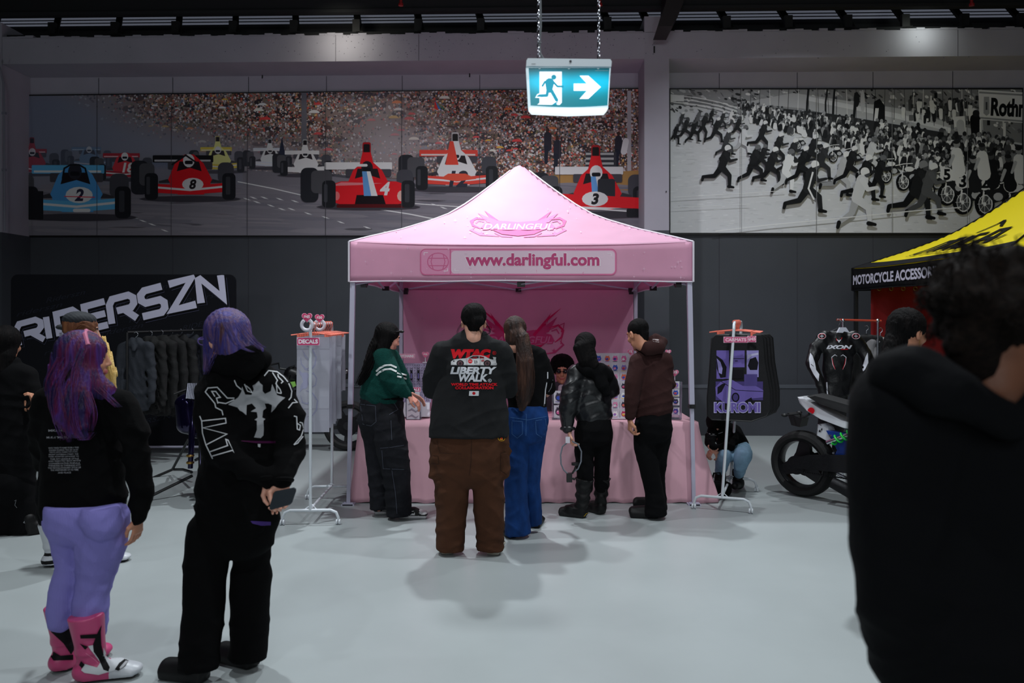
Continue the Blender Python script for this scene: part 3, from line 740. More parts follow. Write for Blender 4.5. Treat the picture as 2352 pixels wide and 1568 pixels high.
def runner(x, yf, h, dk, ph=0., hl=222, stripe=False):
    """side-on running figure, moving to the right; (x, yf) under the hips on the ground"""
    k = h; hx, hy = x, yf-.5*k; sx, sy = x+.1*k, yf-.8*k
    a1, a2 = .75+.25*math.sin(ph), -.7-.3*math.cos(ph)
    def limb(ox, oy, a, b, l1, l2, r1, r2, col):
        kx, ky = ox+l1*math.sin(a), oy+l1*math.cos(a); ex, ey = kx+l2*math.sin(b), ky+l2*math.cos(b)
        P.cap(ox, oy, kx, ky, r1, r2, col); P.cap(kx, ky, ex, ey, r2, r2*.7, col); return ex, ey, kx, ky
    q = g(max(14, dk-8)) if dk < 100 else g(dk-30)
    limb(sx, sy, -.9, .3, .17*k, .16*k, .045*k, .035*k, q)
    ex, ey, _, _ = limb(hx, hy, a2*.7, a2-.5, .26*k, .26*k, .075*k, .05*k, q); P.cap(ex, ey, ex-.02*k, ey+.08*k, .035*k, .03*k, g(16))
    ex, ey, _, _ = limb(hx, hy, a1, .0+.15*math.sin(ph), .26*k, .25*k, .08*k, .05*k, g(dk)); P.cap(ex-.02*k, ey, ex+.09*k, ey+.02*k, .038*k, .025*k, g(16))
    P.cap(hx, hy, sx, sy, .085*k, .1*k, g(dk)); limb(sx, sy, .5, 1.8, .18*k, .16*k, .05*k, .035*k, g(dk+6))
    if stripe: P.line([(sx, sy), (hx+.02*k, hy), (hx+.12*k, hy+.2*k)], .03*k, g(220))
    P.ell(sx+.075*k, sy-.10*k, .05*k, .06*k, g(60), 10); P.poly([(sx+.04*k+.075*k*math.cos(a_), sy-.135*k+.075*k*math.sin(a_)) for a_ in [2.2+4.3*q_/12 for q_ in range(13)]], g(hl))
far = [(1548, 335, 48, 22), (1570, 328, 56, 30), (1590, 330, 58, 24), (1562, 300, 40, 50), (1612, 322, 60, 26), (1600, 296, 40, 80), (1640, 334, 62, 24), (1655, 300, 42, 40), (1630, 290, 38, 24), (1680, 300, 40, 60), (1690, 320, 50, 24), (1675, 290, 36, 200)]
for i, (x, y, h, dk) in enumerate(far): runner(x, y, h, dk, i*1.3, random.choice([222, 60, 200]))
near = [(1700, 362, 72, 176, 1), (1664, 362, 62, 50, 2), (1745, 350, 70, 26, 0), (1780, 385, 78, 30, 3), (1725, 425, 90, 24, 2), (1655, 436, 100, 22, 0), (1765, 432, 92, 26, 1), (1812, 404, 84, 34, 2),
        (1800, 445, 100, 186, 4), (1835, 430, 92, 24, 2), (1745, 400, 66, 26, 0), (1858, 392, 80, 30, 2), (1880, 420, 88, 40, 1), (1925, 455, 104, 150, 0), (1945, 430, 92, 26, 2), (1990, 410, 92, 168, 3), (1975, 470, 112, 24, 1), (2010, 455, 96, 24, 5)]
for i, (x, y, h, dk, ph) in enumerate(near): runner(x, y, h, dk, ph*.9, random.choice([226, 226, 205, 90]))
runner(1850, 498, 126, 30, 1, 228, True); runner(1962, 526, 138, 172, 2.6, 226); runner(2095, 512, 140, 26, .6, 110); runner(2120, 505, 128, 70, 1.9, 200)
P.line([(1640, 532), (1760, 518), (1900, 505), (2080, 487), (2200, 478)], 2.4, g(198)); P.line([(1545, 455), (1700, 446), (1800, 440)], 1.2, g(188)); P.line([(1545, 478), (1720, 470)], 1., g(186))
P.fix = P.n+2
for px in (1700, 1871, 2043, 2215): P.rect(px-.6, 200, px+.6, 545, g(110))
inpoly_clip(P, 1539, 2344, 207, 535)
th = thing('mural', 'black and white photo mural of riders running to their motorcycles', 'mural', W(4.6, .03, 2.8))
fr = MB(); xa, za = wpx(1536, 204); xb, zb_ = wpx(2347, 203); _, z0 = wpx(1536, 540); _, z1 = wpx(2347, 540)
fr.prism([W(xa, .0, z0), W(xb, .0, z1), W(xb, .0, zb_), W(xa, .0, za)], tuple(WN*.031))
fr.build('panel', M('mural_edge', (14, 14, 16), .5), th)
P.build('printed_picture', m_print, th, wfn)
random.seed(5)
# ============================================================ pink canopy tent
m_pink = M('pink_fabric', (236, 176, 204), .6, var=.03, vscale=5, bump=.25, bscale=5, transl=.3)
m_pinktop = M('pink_fabric_lit', (246, 200, 224), .55, var=.03, vscale=5, bump=.25, bscale=4, transl=.42)  # lighter copy of the pink: lamplight from above put into the colour
m_pinkw = M('pink_wall_fabric', (242, 174, 206), .6, var=.03, vscale=4, bump=.3, bscale=4, transl=.35)
m_hem = M('white_binding', (232, 226, 236), .6)
m_alu = M('white_enamel_tube', (186, 184, 204), .4)
m_plast = M('black_plastic', (18, 18, 20), .45)
m_ink = MC('screen_ink', .6)
G_T = [0, .103, .267, .44, .533, .629, .726, .83, .971, 1]; G_V = [0, .062, .155, .275, .352, .463, .593, .741, .95, .985]
def canopy(name, lab, cx, cy, hx, hy, zr, zp, vh, mtop, mval, mhem, edge_mat, sagd=.03, rot=0., group=None):
    th = thing(name, lab, 'tent', (cx, cy, 0), group)
    n = 56; vs = []; fs = []
    R = Matrix.Rotation(rot, 3, 'Z')
    def put(x, y, z): return Vector((cx, cy, 0))+R@Vector((x, y, 0))+Vector((0, 0, z))
    for i in range(n+1):
        for j in range(n+1):
            x, y = -1+2*i/n, -1+2*j/n; t = 1-max(abs(x), abs(y)); z = zr+(zp-zr)*float(np.interp(t, G_T, G_V))
            m = min(abs(x), abs(y))/max(max(abs(x), abs(y)), 1e-6)
            z -= sagd*(1-m**3)*(1-t)**2*(1 if t < .999 else 0)
            z += .006*math.sin(9*x+4*y)*math.sin(7*y-3*x)*(t*3 if t < .33 else 1)
            if t > .97: z -= (t-.97)*.4
            vs.append(put(x*hx, y*hy, z))
    for i in range(n):
        for j in range(n): a = i*(n+1)+j; fs.append((a, a+n+1, a+n+2, a+1))
    me = mesh(vs, fs); top = link('canopy_top', me, mtop, th)
    s = top.modifiers.new('thickness', 'SOLIDIFY'); s.thickness = .002
    # valance with light ripples
    vs = []; fs = []; per = []; K = 44
    for (ax, ay, bx_, by_) in ((-1, -1, 1, -1), (1, -1, 1, 1), (1, 1, -1, 1), (-1, 1, -1, -1)):
        for k in range(K): t = k/K; per.append((ax+(bx_-ax)*t, ay+(by_-ay)*t))
    rows = 7
    for r in range(rows):
        for q, (x, y) in enumerate(per):
            m = min(abs(x), abs(y)); e = (1-m**3); v = r/(rows-1)
            o = 1+.006*v*math.sin(q*.55)*e-.004*e; z = zr-sagd*e*(1-v*1.25)-vh*v+.004*e*math.sin(q*.4)
            vs.append(put(x*hx*o, y*hy*o, z))
    L = len(per)
    for r in range(rows-1):
        for q in range(L): fs.append((r*L+q, (r+1)*L+q, (r+1)*L+(q+1) % L, r*L+(q+1) % L))
    val = link('valance', mesh(vs, fs), mval, th); s = val.modifiers.new('thickness', 'SOLIDIFY'); s.thickness = .002
    g = MB(); g.tube([vs[(rows-1)*L+q] for q in range(L)], .006, 6, closed=True)
    for (x, y) in ((-1, -1), (1, -1), (1, 1), (-1, 1)):
        g.tube([put(x*hx*1.003, y*hy*1.003, zr+.004), put(x*hx*1.003, y*hy*1.003, zr-vh)], .009, 6)
        g.tube([put(x*hx*(1-t)*1.002, y*hy*(1-t)*1.002, zr+(zp-zr)*float(np.interp(t, G_T, G_V))+.003) for t in [k/30 for k in range(29)]], .008, 6)
    g.build('edge_binding', mhem, th, smooth=True)
    return th, top, val, put
tcx, tcy, hx, hy, zr, zp = .08, 8.22, 1.5, 1.48, 2.305, 3.29
tent, top, val, tput = canopy('canopy_tent', 'pink pop-up canopy tent standing in front of the colour mural', tcx, tcy, hx, hy, zr, zp, .35, m_pinktop, m_pink, m_hem, m_hem)
def leg(x, y, lab=None, foot_out=.0, spread=(0, 0)):
    g = MB(); fx, fy = x+spread[0], y+spread[1]
    a = Vector((x, y, zr-.03)); b = Vector((fx, fy, 0)); mid = a.lerp(b, .62); up = a
    def sq(p, q, w_): g.prism([p+Vector((-w_, -w_, 0)), p+Vector((w_, -w_, 0)), p+Vector((w_, w_, 0)), p+Vector((-w_, w_, 0))], q-p)
    sq(mid, up, .021); sq(b+Vector((0, 0, .01)), mid+Vector((0, 0, .0)), .016)
    g.box((x, y-.0, zr-.2), (.048, .048, .05)); g.box((fx, fy, .006), (.11, .09, .012))
    l = g.build('leg', m_alu, tent)
    c = MB(); c.box(mid, (.056, .056, .035)); c.box(mid+Vector((0, -.03, 0)), (.03, .02, .02)); c.build('height_clip', m_plast, l)
    h = MB(); h.box((fx, fy-.02, .012), (.09, .05, .02)); h.cyl((fx-.03, fy-.02, .0), (fx-.03, fy-.02, .03), .007, 8); h.build('foot_plate', m_alu, l)
for sx, sy, spx, spy in ((-1, -1, -.045, 0), (1, -1, .045, 0), (-1, 1, 0, 0), (1, 1, 0, 0)):
    leg(tcx+sx*(hx-.03), tcy+sy*(hy-.03), spread=(spx, spy))
def scissor(p, q, z0, z1):
    p, q = Vector(p), Vector(q); g = MB(); N_ = 2; side = (q-p).cross(Vector((0, 0, 1))).normalized()*.016
    for k in range(N_):
        a, b = p.lerp(q, k/N_), p.lerp(q, (k+1)/N_)
        g.tube([Vector((a.x, a.y, z0))+side, Vector((b.x, b.y, z1))+side], .011, 6); g.tube([Vector((a.x, a.y, z1))-side, Vector((b.x, b.y, z0))-side], .011, 6)
    t = g.build('truss', m_alu, tent)
    m_ = p.lerp(q, .5); js = [((m_.x, m_.y, z), (.07, .05, .045)) for z in (z0, z1)]
    for e in (p, q):
        e2 = e+(m_-e).normalized()*.045
        js += [((e2.x+(.03 if e.x < tcx else -.03), e2.y+(.03 if e.y < tcy else -.03), z), (.05, .05, .05)) for z in (z0, z1)]
    for a_, b_ in js: MB().box(a_, b_).build('truss_joint', m_plast, t)
x0, x1, y0, y1 = tcx-hx+.03, tcx+hx-.03, tcy-hy+.075, tcy+hy-.075
scissor((x0, y0, 0), (x1, y0, 0), 1.935, 2.16); scissor((x0, y1, 0), (x1, y1, 0), 1.98, 2.2)
scissor((x0+.045, y0, 0), (x0+.045, y1, 0), 1.95, 2.16); scissor((x1-.045, y0, 0), (x1-.045, y1, 0), 1.95, 2.16)
g = MB(); g.cyl((tcx, tcy, 2.15), (tcx, tcy, zp-.06), .02, 10)
for (a, b) in (((x0+x1)/2, y0), ((x0+x1)/2, y1)): g.tube([(a, b, 2.16), (tcx, tcy, 2.45)], .011, 6)
for (a, b) in ((x0, tcy), (x1, tcy)): g.tube([(a, b, 2.16), (tcx, tcy, 2.45)], .011, 6)
g.build('centre_mast', m_alu, tent)

def logo(P, cx, cy, s, cd, cm, cl, ck=None, vy=1.):
    """winged, horned wordmark; s = half width"""
    X = lambda a: cx+a*s
    Y = lambda b: cy-b*s*vy
    for sg in (-1, 1):
        P.poly([(X(sg*.16), Y(.22)), (X(sg*.45), Y(.27)), (X(sg*.7), Y(.62)), (X(sg*.6), Y(.36)), (X(sg*.86), Y(.56)), (X(sg*.66), Y(.2)), (X(sg*.3), Y(.08))], cm)
        P.poly([(X(sg*.4), Y(.25)), (X(sg*.72), Y(.66)), (X(sg*.58), Y(.36))], cd)
        P.line([(X(sg*.66), Y(.3)), (X(sg*.88), Y(.36)), (X(sg*1.0), Y(.24)), (X(sg*.96), Y(.08)), (X(sg*.8), Y(-.04))], s*.045, cd, taper=[.3, 1, 1, 1, .4])
        P.line([(X(sg*.72), Y(.22)), (X(sg*.84), Y(.26)), (X(sg*.9), Y(.16))], s*.03, cm); P.ell(X(sg*.97), Y(.22), s*.03, s*.03, cd, 8)
        P.line([(X(sg*.92), Y(.0)), (X(sg*1.0), Y(-.1)), (X(sg*.8), Y(-.28)), (X(sg*.4), Y(-.34))], s*.04, cm, taper=[.3, 1, 1, .3])
        P.line([(X(sg*.5), Y(-.2)), (X(sg*.34), Y(-.34)), (X(sg*.12), Y(-.36))], s*.03, cm)
        c0 = (X(sg*.78), Y(-.24)); P.poly([(c0[0]+s*.06*(1 if k % 2 == 0 else .4)*math.sin(k*PI/5), c0[1]-s*.06*(1 if k % 2 == 0 else .4)*math.cos(k*PI/5)) for k in range(10)], cm)
    P.poly([(X(-.72), Y(.14)), (X(-.3), Y(.25)), (X(0), Y(.2)), (X(.3), Y(.25)), (X(.72), Y(.14)), (X(.8), Y(-.02)), (X(.3), Y(-.1)), (X(-.3), Y(-.1)), (X(-.8), Y(-.02))], cm)
    P.poly([(X(-.56), Y(-.08)), (X(-.2), Y(-.13)), (X(0), Y(-.1)), (X(.2), Y(-.13)), (X(.56), Y(-.08)), (X(.34), Y(-.26)), (X(0), Y(-.33)), (X(-.34), Y(-.26))], cd)
    P.text('DARLINGFUL', cx, cy-.02*s, s*1.52, cd if ck is None else ck, bold=.06, shear=.25, ht=s*.2*min(1, vy*1.35)); P.text('DARLINGFUL', cx, cy-.02*s, s*1.48, cl, bold=.025, shear=.25, ht=s*.17*min(1, vy*1.35))
def sparkles(P, n, x0, x1, y0, y1, col, big=6):
    for i in range(n):
        x, y = random.uniform(x0, x1), random.uniform(y0, y1); r = random.choice([1, 1, 1.3, big*.6, big])
        if r < 2: P.ell(x, y, r*.8, r*.8, col, 6); continue
        P.poly([(x, y-r), (x+.4, y-.4), (x+r, y), (x+.4, y+.4), (x, y+r), (x-.4, y+.4), (x-r, y), (x-.4, y-.4)], col)
P = Paint(); logo(P, 1190, 522, 108, (240, 118, 168), (238, 140, 184), (246, 188, 214), (240, 128, 176), vy=.55); sparkles(P, 34, 900, 1480, 470, 548, (250, 225, 240), 5)
P.project('canopy_print', m_ink, top, top, 7.33, base=.010, dz=.0006, maxe=4.5)
P = Paint(); C1 = (226, 196, 212); C2 = (208, 104, 146); C3 = (190, 76, 122)
P.rrect(965, 571, 1416, 632, 12, C2); P.rrect(967.5, 573.5, 1413.5, 629.5, 10, (222, 150, 182)); P.rrect(1036, 576, 1412, 628, 9, C1); P.rrect(967.5, 574, 1034, 629, 9, (224, 148, 182)); P.rect(1033, 572, 1036, 631, C2)
P.line([(1006+24*math.cos(a/10*PI), 601+20*math.sin(a/10*PI)) for a in range(20)], 2.2, C2, closed=True)
P.line([(984, 593), (1028, 593)], 2, C2); P.line([(984, 610), (1028, 610)], 2, C2); P.line([(994, 584), (990, 601), (995, 618)], 2, C2); P.line([(1018, 584), (1022, 601), (1017, 618)], 2, C2)
for (a, b, sx, sy) in ((974, 580, 1, 1), (1028, 622, -1, -1), (1045, 622, 1, -1), (1404, 582, -1, 1)): P.line([(a, b+6*sy), (a, b), (a+9*sx, b)], 1.4, (240, 222, 232))
P.text('www.darlingful.com', 1223, 600, 312, (240, 225, 235), ht=41, bold=.05); P.text('www.darlingful.com', 1223, 600, 308, C3, ht=38, bold=.038)
sparkles(P, 46, 812, 1582, 566, 640, (240, 205, 225), 6)
P.project('valance_print', m_ink, val, val, 6.74, base=.004, dz=.0001, maxe=9)

# back wall sheet of the tent
vs = []; fs = []; nx, nz = 48, 30; by = tcy+hy-.05
for i in range(nx+1):
    for j in range(nz+1):
        u, v = i/nx, j/nz; x = tcx-hx+.06+(2*hx-.12)*u; z = .28+1.7*v
        y = by+.012*math.sin(9*u+4*v)+.01*math.sin(23*u-7*v+2*math.sin(6*v))-.02*math.sin(PI*u)*math.sin(PI*v)
        vs.append((x, y, z))
for i in range(nx):
    for j in range(nz): a = i*(nz+1)+j; fs.append((a, a+nz+1, a+nz+2, a+1))
bw = link('back_wall', mesh(vs, fs), m_pinkw, tent)
P = Paint(); logo(P, 1196, 782, 98, (205, 24, 96), (190, 66, 120), (204, 120, 160), (200, 40, 110))
for sg in (-1, 1):
    P.line([(1196+sg*30, 770), (1196+sg*60, 735), (1196+sg*92, 708)], 7, (205, 24, 96), taper=[1, .8, .1]); P.line([(1196+sg*55, 762), (1196+sg*100, 742), (1196+sg*92, 790)], 2, (196, 60, 116))
sparkles(P, 70, 935, 1450, 685, 900, (222, 168, 198), 7)
P.project('wall_print', m_ink, bw, bw, by, base=.006, dz=.0003, maxe=8)

# ============================================================ table cloth on the sales table
m_cloth = M('pink_table_cloth', (226, 174, 188), .8, var=.02, vscale=3, bump=.15, bscale=6)
tx0, tx1, ty0, ty1, tz = -1.345, 1.635, 6.83, 7.58, .718
per = []
def edge(ax, ay, bx_, by_, K):
    for k in range(K): t = k/K; per.append((ax+(bx_-ax)*t, ay+(by_-ay)*t))
edge(tx0, ty0, tx1, ty0, 120); edge(tx1, ty0, tx1, ty1, 34); edge(tx1, ty1, tx0, ty1, 60); edge(tx0, ty1, tx0, ty0, 34)
L = len(per); rows = 18; vs = []; fs = []
ccx, ccy = (tx0+tx1)/2, (ty0+ty1)/2
for r in range(rows):
    v = r/(rows-1)
    for q, (x, y) in enumerate(per):
        ex = max(0, 1-min(abs(x-tx0), abs(x-tx1))/.22); ey = max(0, 1-min(abs(y-ty0), abs(y-ty1))/.22); cor = ex*ey
        onx = abs(x-tx0) < 1e-6 or abs(x-tx1) < 1e-6; ony = abs(y-ty0) < 1e-6 or abs(y-ty1) < 1e-6
        dx = (-1 if x < ccx else 1)*(1 if onx else ex*.6); dy = (-1 if y < ccy else 1)*(1 if ony else ey*.6)
        fold = .013*math.sin(q*.33)+.009*math.sin(q*.81+1)+.006*math.sin(q*1.7)
        lf = .3 if x < ccx else 1.; o = .008+v**1.1*((.025+fold)*(1-.6*cor*(1-lf))+.085*cor*lf*(1+.35*math.sin(q*1.3)))
        vs.append((x+dx*o*(1+.9*cor), y+dy*o*.5*(1-.8*cor), tz-.01*(v > 0)-(tz-.012-.01*math.sin(q*.4)**2)*v if r else tz))
for r in range(rows-1):
    for q in range(L): fs.append((r*L+q, (r+1)*L+q, (r+1)*L+(q+1) % L, r*L+(q+1) % L))
fs.append(tuple(range(L)))
me = mesh(vs, fs); cl = link('tablecloth', me, m_cloth, None); tag(cl, 'long pink cloth draped to the floor over the sales table', 'tablecloth')
s = cl.modifiers.new('thickness', 'SOLIDIFY'); s.thickness = .002; s.offset = -1

# ============================================================ things on the table
m_acr = M('clear_acrylic', (225, 228, 240), .05, trans=.85); m_white = M('white_card', (214, 210, 220), .5)
m_pinksign = M('pink_sign', (206, 70, 118), .5); m_peg = M('peg_board', (176, 164, 196), .5)
m_chain = M('keychain_black', (16, 16, 24), .4); m_steel = M('chrome', (200, 202, 210), .2, metal=1)
m_coral = M('coral_plastic', (244, 120, 98), .45)
def heart_pts(cx, cz, s, n=24):
    o = []
    for k in range(n):
        t = 2*PI*k/n; o.append((cx+s*.0625*16*math.sin(t)**3, cz+s*.0625*(13*math.cos(t)-5*math.cos(2*t)-2*math.cos(3*t)-math.cos(4*t))))
    return o
def price_heart(px, py, d, wpxl, txt, lab, col=(214, 62, 112), ring=True, stem=None, hf=1.):
    th = thing('price_sign', lab, 'price sign', at(px, py, d)); p = at(px, py, d); s = wpxl*d/F/2
    g = MB(); g.prism([(a, d, b) for a, b in heart_pts(p.x, p.z, s*1.08)], (0, .004, 0)); h = g.build('heart_plate', M('heart_edge', (240, 176, 200), .5), th)
    g = MB(); g.prism([(a, d-.003, b) for a, b in heart_pts(p.x, p.z, s*.95)], (0, .004, 0)); g.build('heart_face', M('heart_pink%d' % col[1], col, .4), th)
    P = Paint(); P.text(txt, px, py-wpxl*.02, wpxl*.62, (246, 232, 240), bold=.04, shear=.1)
    P.build('price_print', m_ink, th, lambda x, y, h_: at(x, y, d)+Vector((0, -.004-h_, 0)))
    g = MB()
    if ring:
        c = at(px, py+wpxl*.78, d+.012); r = s*1.05
        g.tube([c+Vector((r*math.sin(a*.3), 0, r*math.cos(a*.3))) for a in range(1, 20)], r*.34, 8); g.build('ring_holder', m_white, th, smooth=True)
    elif stem:
        a = at(px, py+wpxl*.3, d+.006); g.cyl(a, at(px, stem, d+.006), .004, 8); g.box(at(px, stem, d+.006)+Vector((0, 0, .004)), (.05, .03, .008)); g.build('stem', m_white, th)
    return th
def sign_text(name, lab, cat, x0, y0, x1, y1, d, txt, colp=(206, 70, 118), colt=(246, 236, 244), clip=True, tilt=0, out=True):
    th = thing(name, lab, cat, at((x0+x1)/2, y1, d))
    g = MB(); g.prism([at(x0, y0, d), at(x1, y0, d), at(x1, y1, d), at(x0, y1, d)], (0, .004, 0)); g.build('plate', M('plate_edge_light', (238, 190, 210), .5), th)
    P = Paint(); P.rrect(x0+1, y0+1, x1-1, y1-1, (y1-y0)*.22, colp); P.text(txt, (x0+x1)/2, (y0+y1)/2, (x1-x0)*.86, colt, ht=(y1-y0)*.56, bold=.05)
    P.build('lettering', m_ink, th, lambda x, y, h_: at(x, y, d)+Vector((0, -h_, 0)))
    return th
# pegboard of keychains
d = 7.1; th = thing('pegboard_stand', 'pale lilac pegboard stand for keychains at the left end of the table', 'display stand', at(958, 948, d))
g = MB(); g.prism([at(922, 834, d+.05), at(990, 834, d+.05), at(990, 924, d), at(922, 924, d)], (0, .012, 0)); pb = g.build('board', m_peg, th)
g = MB()
for i in range(12):
    for j in range(14): g.box(at(926+i*5.4, 838+j*6.2, d+.045-.05*j/14), (.006, .006, .006))
g.build('peg_holes', M('peg_hole', (110, 100, 130), .6), pb)
g = MB(); g.prism([at(925, 924, d), at(987, 924, d), at(987, 957, d-.06), at(925, 957, d-.06)], (0, .008, 0)); g.prism([at(925, 950, d), at(987, 950, d), at(987, 957, d), at(925, 957, d)], (0, .2, 0)); g.build('foot', m_white, th)
spots = [(933, 862), (945, 862), (961, 862), (976, 862), (977, 900), (945, 893), (961, 893)]
for i, (px, py) in enumerate(spots[:5]+[(931, 896)]):
    th = thing('keychain', 'black keychain on the lilac pegboard, %s' % ['first of the upper row', 'second of the upper row', 'third of the upper row', 'last of the upper row', 'at the right of the lower row', 'at the left of the lower row'][i], 'keychain', at(px, py, d-.02), 'keychains on the pegboard')
    g = MB(); g.box(at(px, py, d-.012), (.019, .01, .085)); g.ball(at(px, py-10, d-.012), .011, 6); g.build('strap', m_chain, th)
    g = MB(); c = at(px, py-14, d-.012); g.tube([c+Vector((.011*math.cos(a*PI/5), 0, .011*math.sin(a*PI/5))) for a in range(10)], .002, 5, closed=True); g.cyl(c+Vector((0, 0, .008)), c+Vector((0, .06, .012)), .002, 6); g.build('ring', m_steel, th)
    P = Paint(); P.rect(px-1.3, py-5, px+1.3, py+7, (120, 110, 170)); P.build('strap_print', m_ink, th, lambda x, y, h_: at(x, y, d-.02)+Vector((0, -h_, 0)))
sign_text('sign', 'pink KEYCHAINS sign clipped above the lilac pegboard', 'sign', 913, 812, 953, 823, 7.08, 'KEYCHAINS', (236, 150, 182), (250, 240, 246))
price_heart(977, 814, 7.08, 15, '$10', 'small pink heart price sign above the keychain board', (226, 96, 140), ring=False, stem=833)
sign_text('sign', 'pink DECALS sign on the small decal stand at the left of the table', 'sign', 931, 889, 966, 900, 6.99, 'DECALS')
def holder(name, lab, x0, x1, y0, y1, d, dep=.1):
    th = thing(name, lab, 'display stand', at((x0+x1)/2, y1, d)); g = MB()
    g.prism([at(x0, y0, d+dep), at(x1, y0, d+dep), at(x1, y1, d+dep), at(x0, y1, d+dep)], (0, .003, 0)); g.build('back_panel', m_acr, th)
    g = MB()
    for x in (x0, x1):
        a = at(x, y1, d); b = at(x, y0, d+dep); g.prism([a, a+Vector((0, dep, 0)), b, b-Vector((0, .02, 0))], (.003, 0, 0))
    g.build('side_panel', m_acr, th)
    g = MB(); a = at(x0, y1, d); b = at(x1, y1, d); g.prism([a, b, b+Vector((0, dep, 0)), a+Vector((0, dep, 0))], (0, 0, .003)); g.build('base', m_acr, th); return th
CARD_C = [(236, 120, 90), (60, 60, 80), (236, 150, 190), (90, 80, 170), (240, 190, 60), (200, 60, 110), (250, 250, 250), (60, 90, 190), (30, 30, 34), (230, 110, 170), (150, 120, 200)]
def card(px, py, d, w_, h_, lab, grp, tone=None):
    th = thing('sticker_card', lab, 'sticker', at(px, py+h_/2, d), grp); g = MB()
    g.prism([at(px-w_/2, py-h_/2, d), at(px+w_/2, py-h_/2, d), at(px+w_/2, py+h_/2, d), at(px-w_/2, py+h_/2, d)], (0, .0015, 0)); g.build('card', m_white, th)
    P = Paint(); c1, c2, c3 = random.sample(CARD_C, 3)
    if tone: c1 = tone
    P.ell(px, py, w_*.36, h_*.32, c1, 14); P.poly([(px-w_*.3, py-h_*.1), (px-w_*.2, py-h_*.4), (px, py-h_*.22), (px+w_*.22, py-h_*.4), (px+w_*.3, py-h_*.1)], c1)
    P.ell(px-w_*.06, py+h_*.05, w_*.2, h_*.16, c2, 10); P.ell(px+w_*.1, py-h_*.02, w_*.05, h_*.07, c3, 8); P.ell(px-w_*.12, py-h_*.02, w_*.05, h_*.07, c3, 8)
    P.line([(px-w_*.34, py+h_*.36), (px+w_*.3, py+h_*.36)], 1.2, c3)
    P.build('artwork', m_ink, th, lambda x, y, hh: at(x, y, d)+Vector((0, -hh-.0005, 0)), base=.0005)
# decal holder on the left
holder('acrylic_stand', 'clear acrylic decal stand at the left end of the pink table', 932, 966, 898, 963, 6.95, .1)
for k in range(4):
    g = MB(); dd = 6.965+k*.022; x0, x1, y0, y1 = 934, 964, 900-k, 962-k*2; g.prism([at(x0, y0, dd), at(x1, y0, dd), at(x1, y1, dd), at(x0, y1, dd)], (0, .0015, 0))
    th = thing('decal_sheet', 'grey and white decal sheet in the left acrylic stand, %s' % ['frontmost', 'second from the front', 'third from the front', 'at the back'][k], 'decal', at(949, 967, dd), 'decal sheets in the left stand')
    g.build('sheet', m_white, th)
    if k == 0:
        P = Paint()
        for j in range(4): P.line([(937, 915+j*14), (946, 911+j*14), (955, 917+j*14), (962, 912+j*14)], 3.5, (150, 146, 160), taper=[.2, 1, .8, .2])
        P.build('decal_print', m_ink, th, lambda x, y, h_: at(x, y, 6.965)+Vector((0, -h_, 0)))
# centre holder
th = holder('acrylic_stand', 'clear acrylic sticker stand beside the seated seller', 1268, 1300, 896, 963, 6.95, .1)
for k, (x, y) in enumerate(((1284, 912), (1284, 945))): card(x, y, 6.98+.02*(1-k), 24, 29, 'white sticker card in the stand beside the seller, %s' % ['upper', 'lower'][k], 'cards beside the seller', (70, 64, 80))
# tall stepped display in the middle
th = thing('tiered_rack', 'tall stepped white sticker rack between the leather jacket and brown hoodie', 'display stand', at(1405, 969, 7.0))
for r in range(7):
    y1 = 962-r*21.2; dd = 6.98+r*.05; g = MB(); xa, xb = 1362, 1446
    g.prism([at(xa, y1-2, dd), at(xb, y1-2, dd), at(xb, y1, dd), at(xa, y1, dd)], (0, .05, 0))
    g.prism([at(xa, y1-24, dd+.035), at(xb, y1-24, dd+.035), at(xb, y1, dd+.035), at(xa, y1, dd+.035)], (0, .004, 0)); g.build('step', m_white, th)
    nm = ['bottom', 'second', 'third', 'fourth', 'fifth', 'sixth', 'top'][r]
    for k, x in enumerate((1375, 1395, 1413, 1433)):
        card(x, y1-11.5, dd+.028, 17, 19, 'small sticker card in the %s row of the stepped rack, %s' % (nm, ['far left', 'centre left', 'centre right', 'far right'][k]), 'sticker cards on the stepped rack')
# right holder
holder('acrylic_stand', 'clear acrylic sticker stand at the right end of the pink table', 1538, 1565, 876, 963, 6.95, .12)
for k, y in enumerate((884, 902, 922, 944)): card(1552, y, 7.04-.02*k, 17, 17, 'sticker card in the right acrylic stand, %s' % ['topmost', 'second from the top', 'second from the bottom', 'bottommost'][k], 'cards in the right stand')
price_heart(1535, 808, 7.25, 13, '$5', 'small pink heart price sign peeking out right of the brown hoodie, upper one', (226, 96, 140), ring=False, stem=880)
price_heart(1550, 856, 7.0, 17, '$9', 'pink heart price sign on the right acrylic stand', (226, 96, 140), ring=False, stem=879)
price_heart(1448, 808, 7.3, 13, '$5', 'small pink heart price sign left of the brown hoodie', (226, 96, 140), ring=False, stem=840)

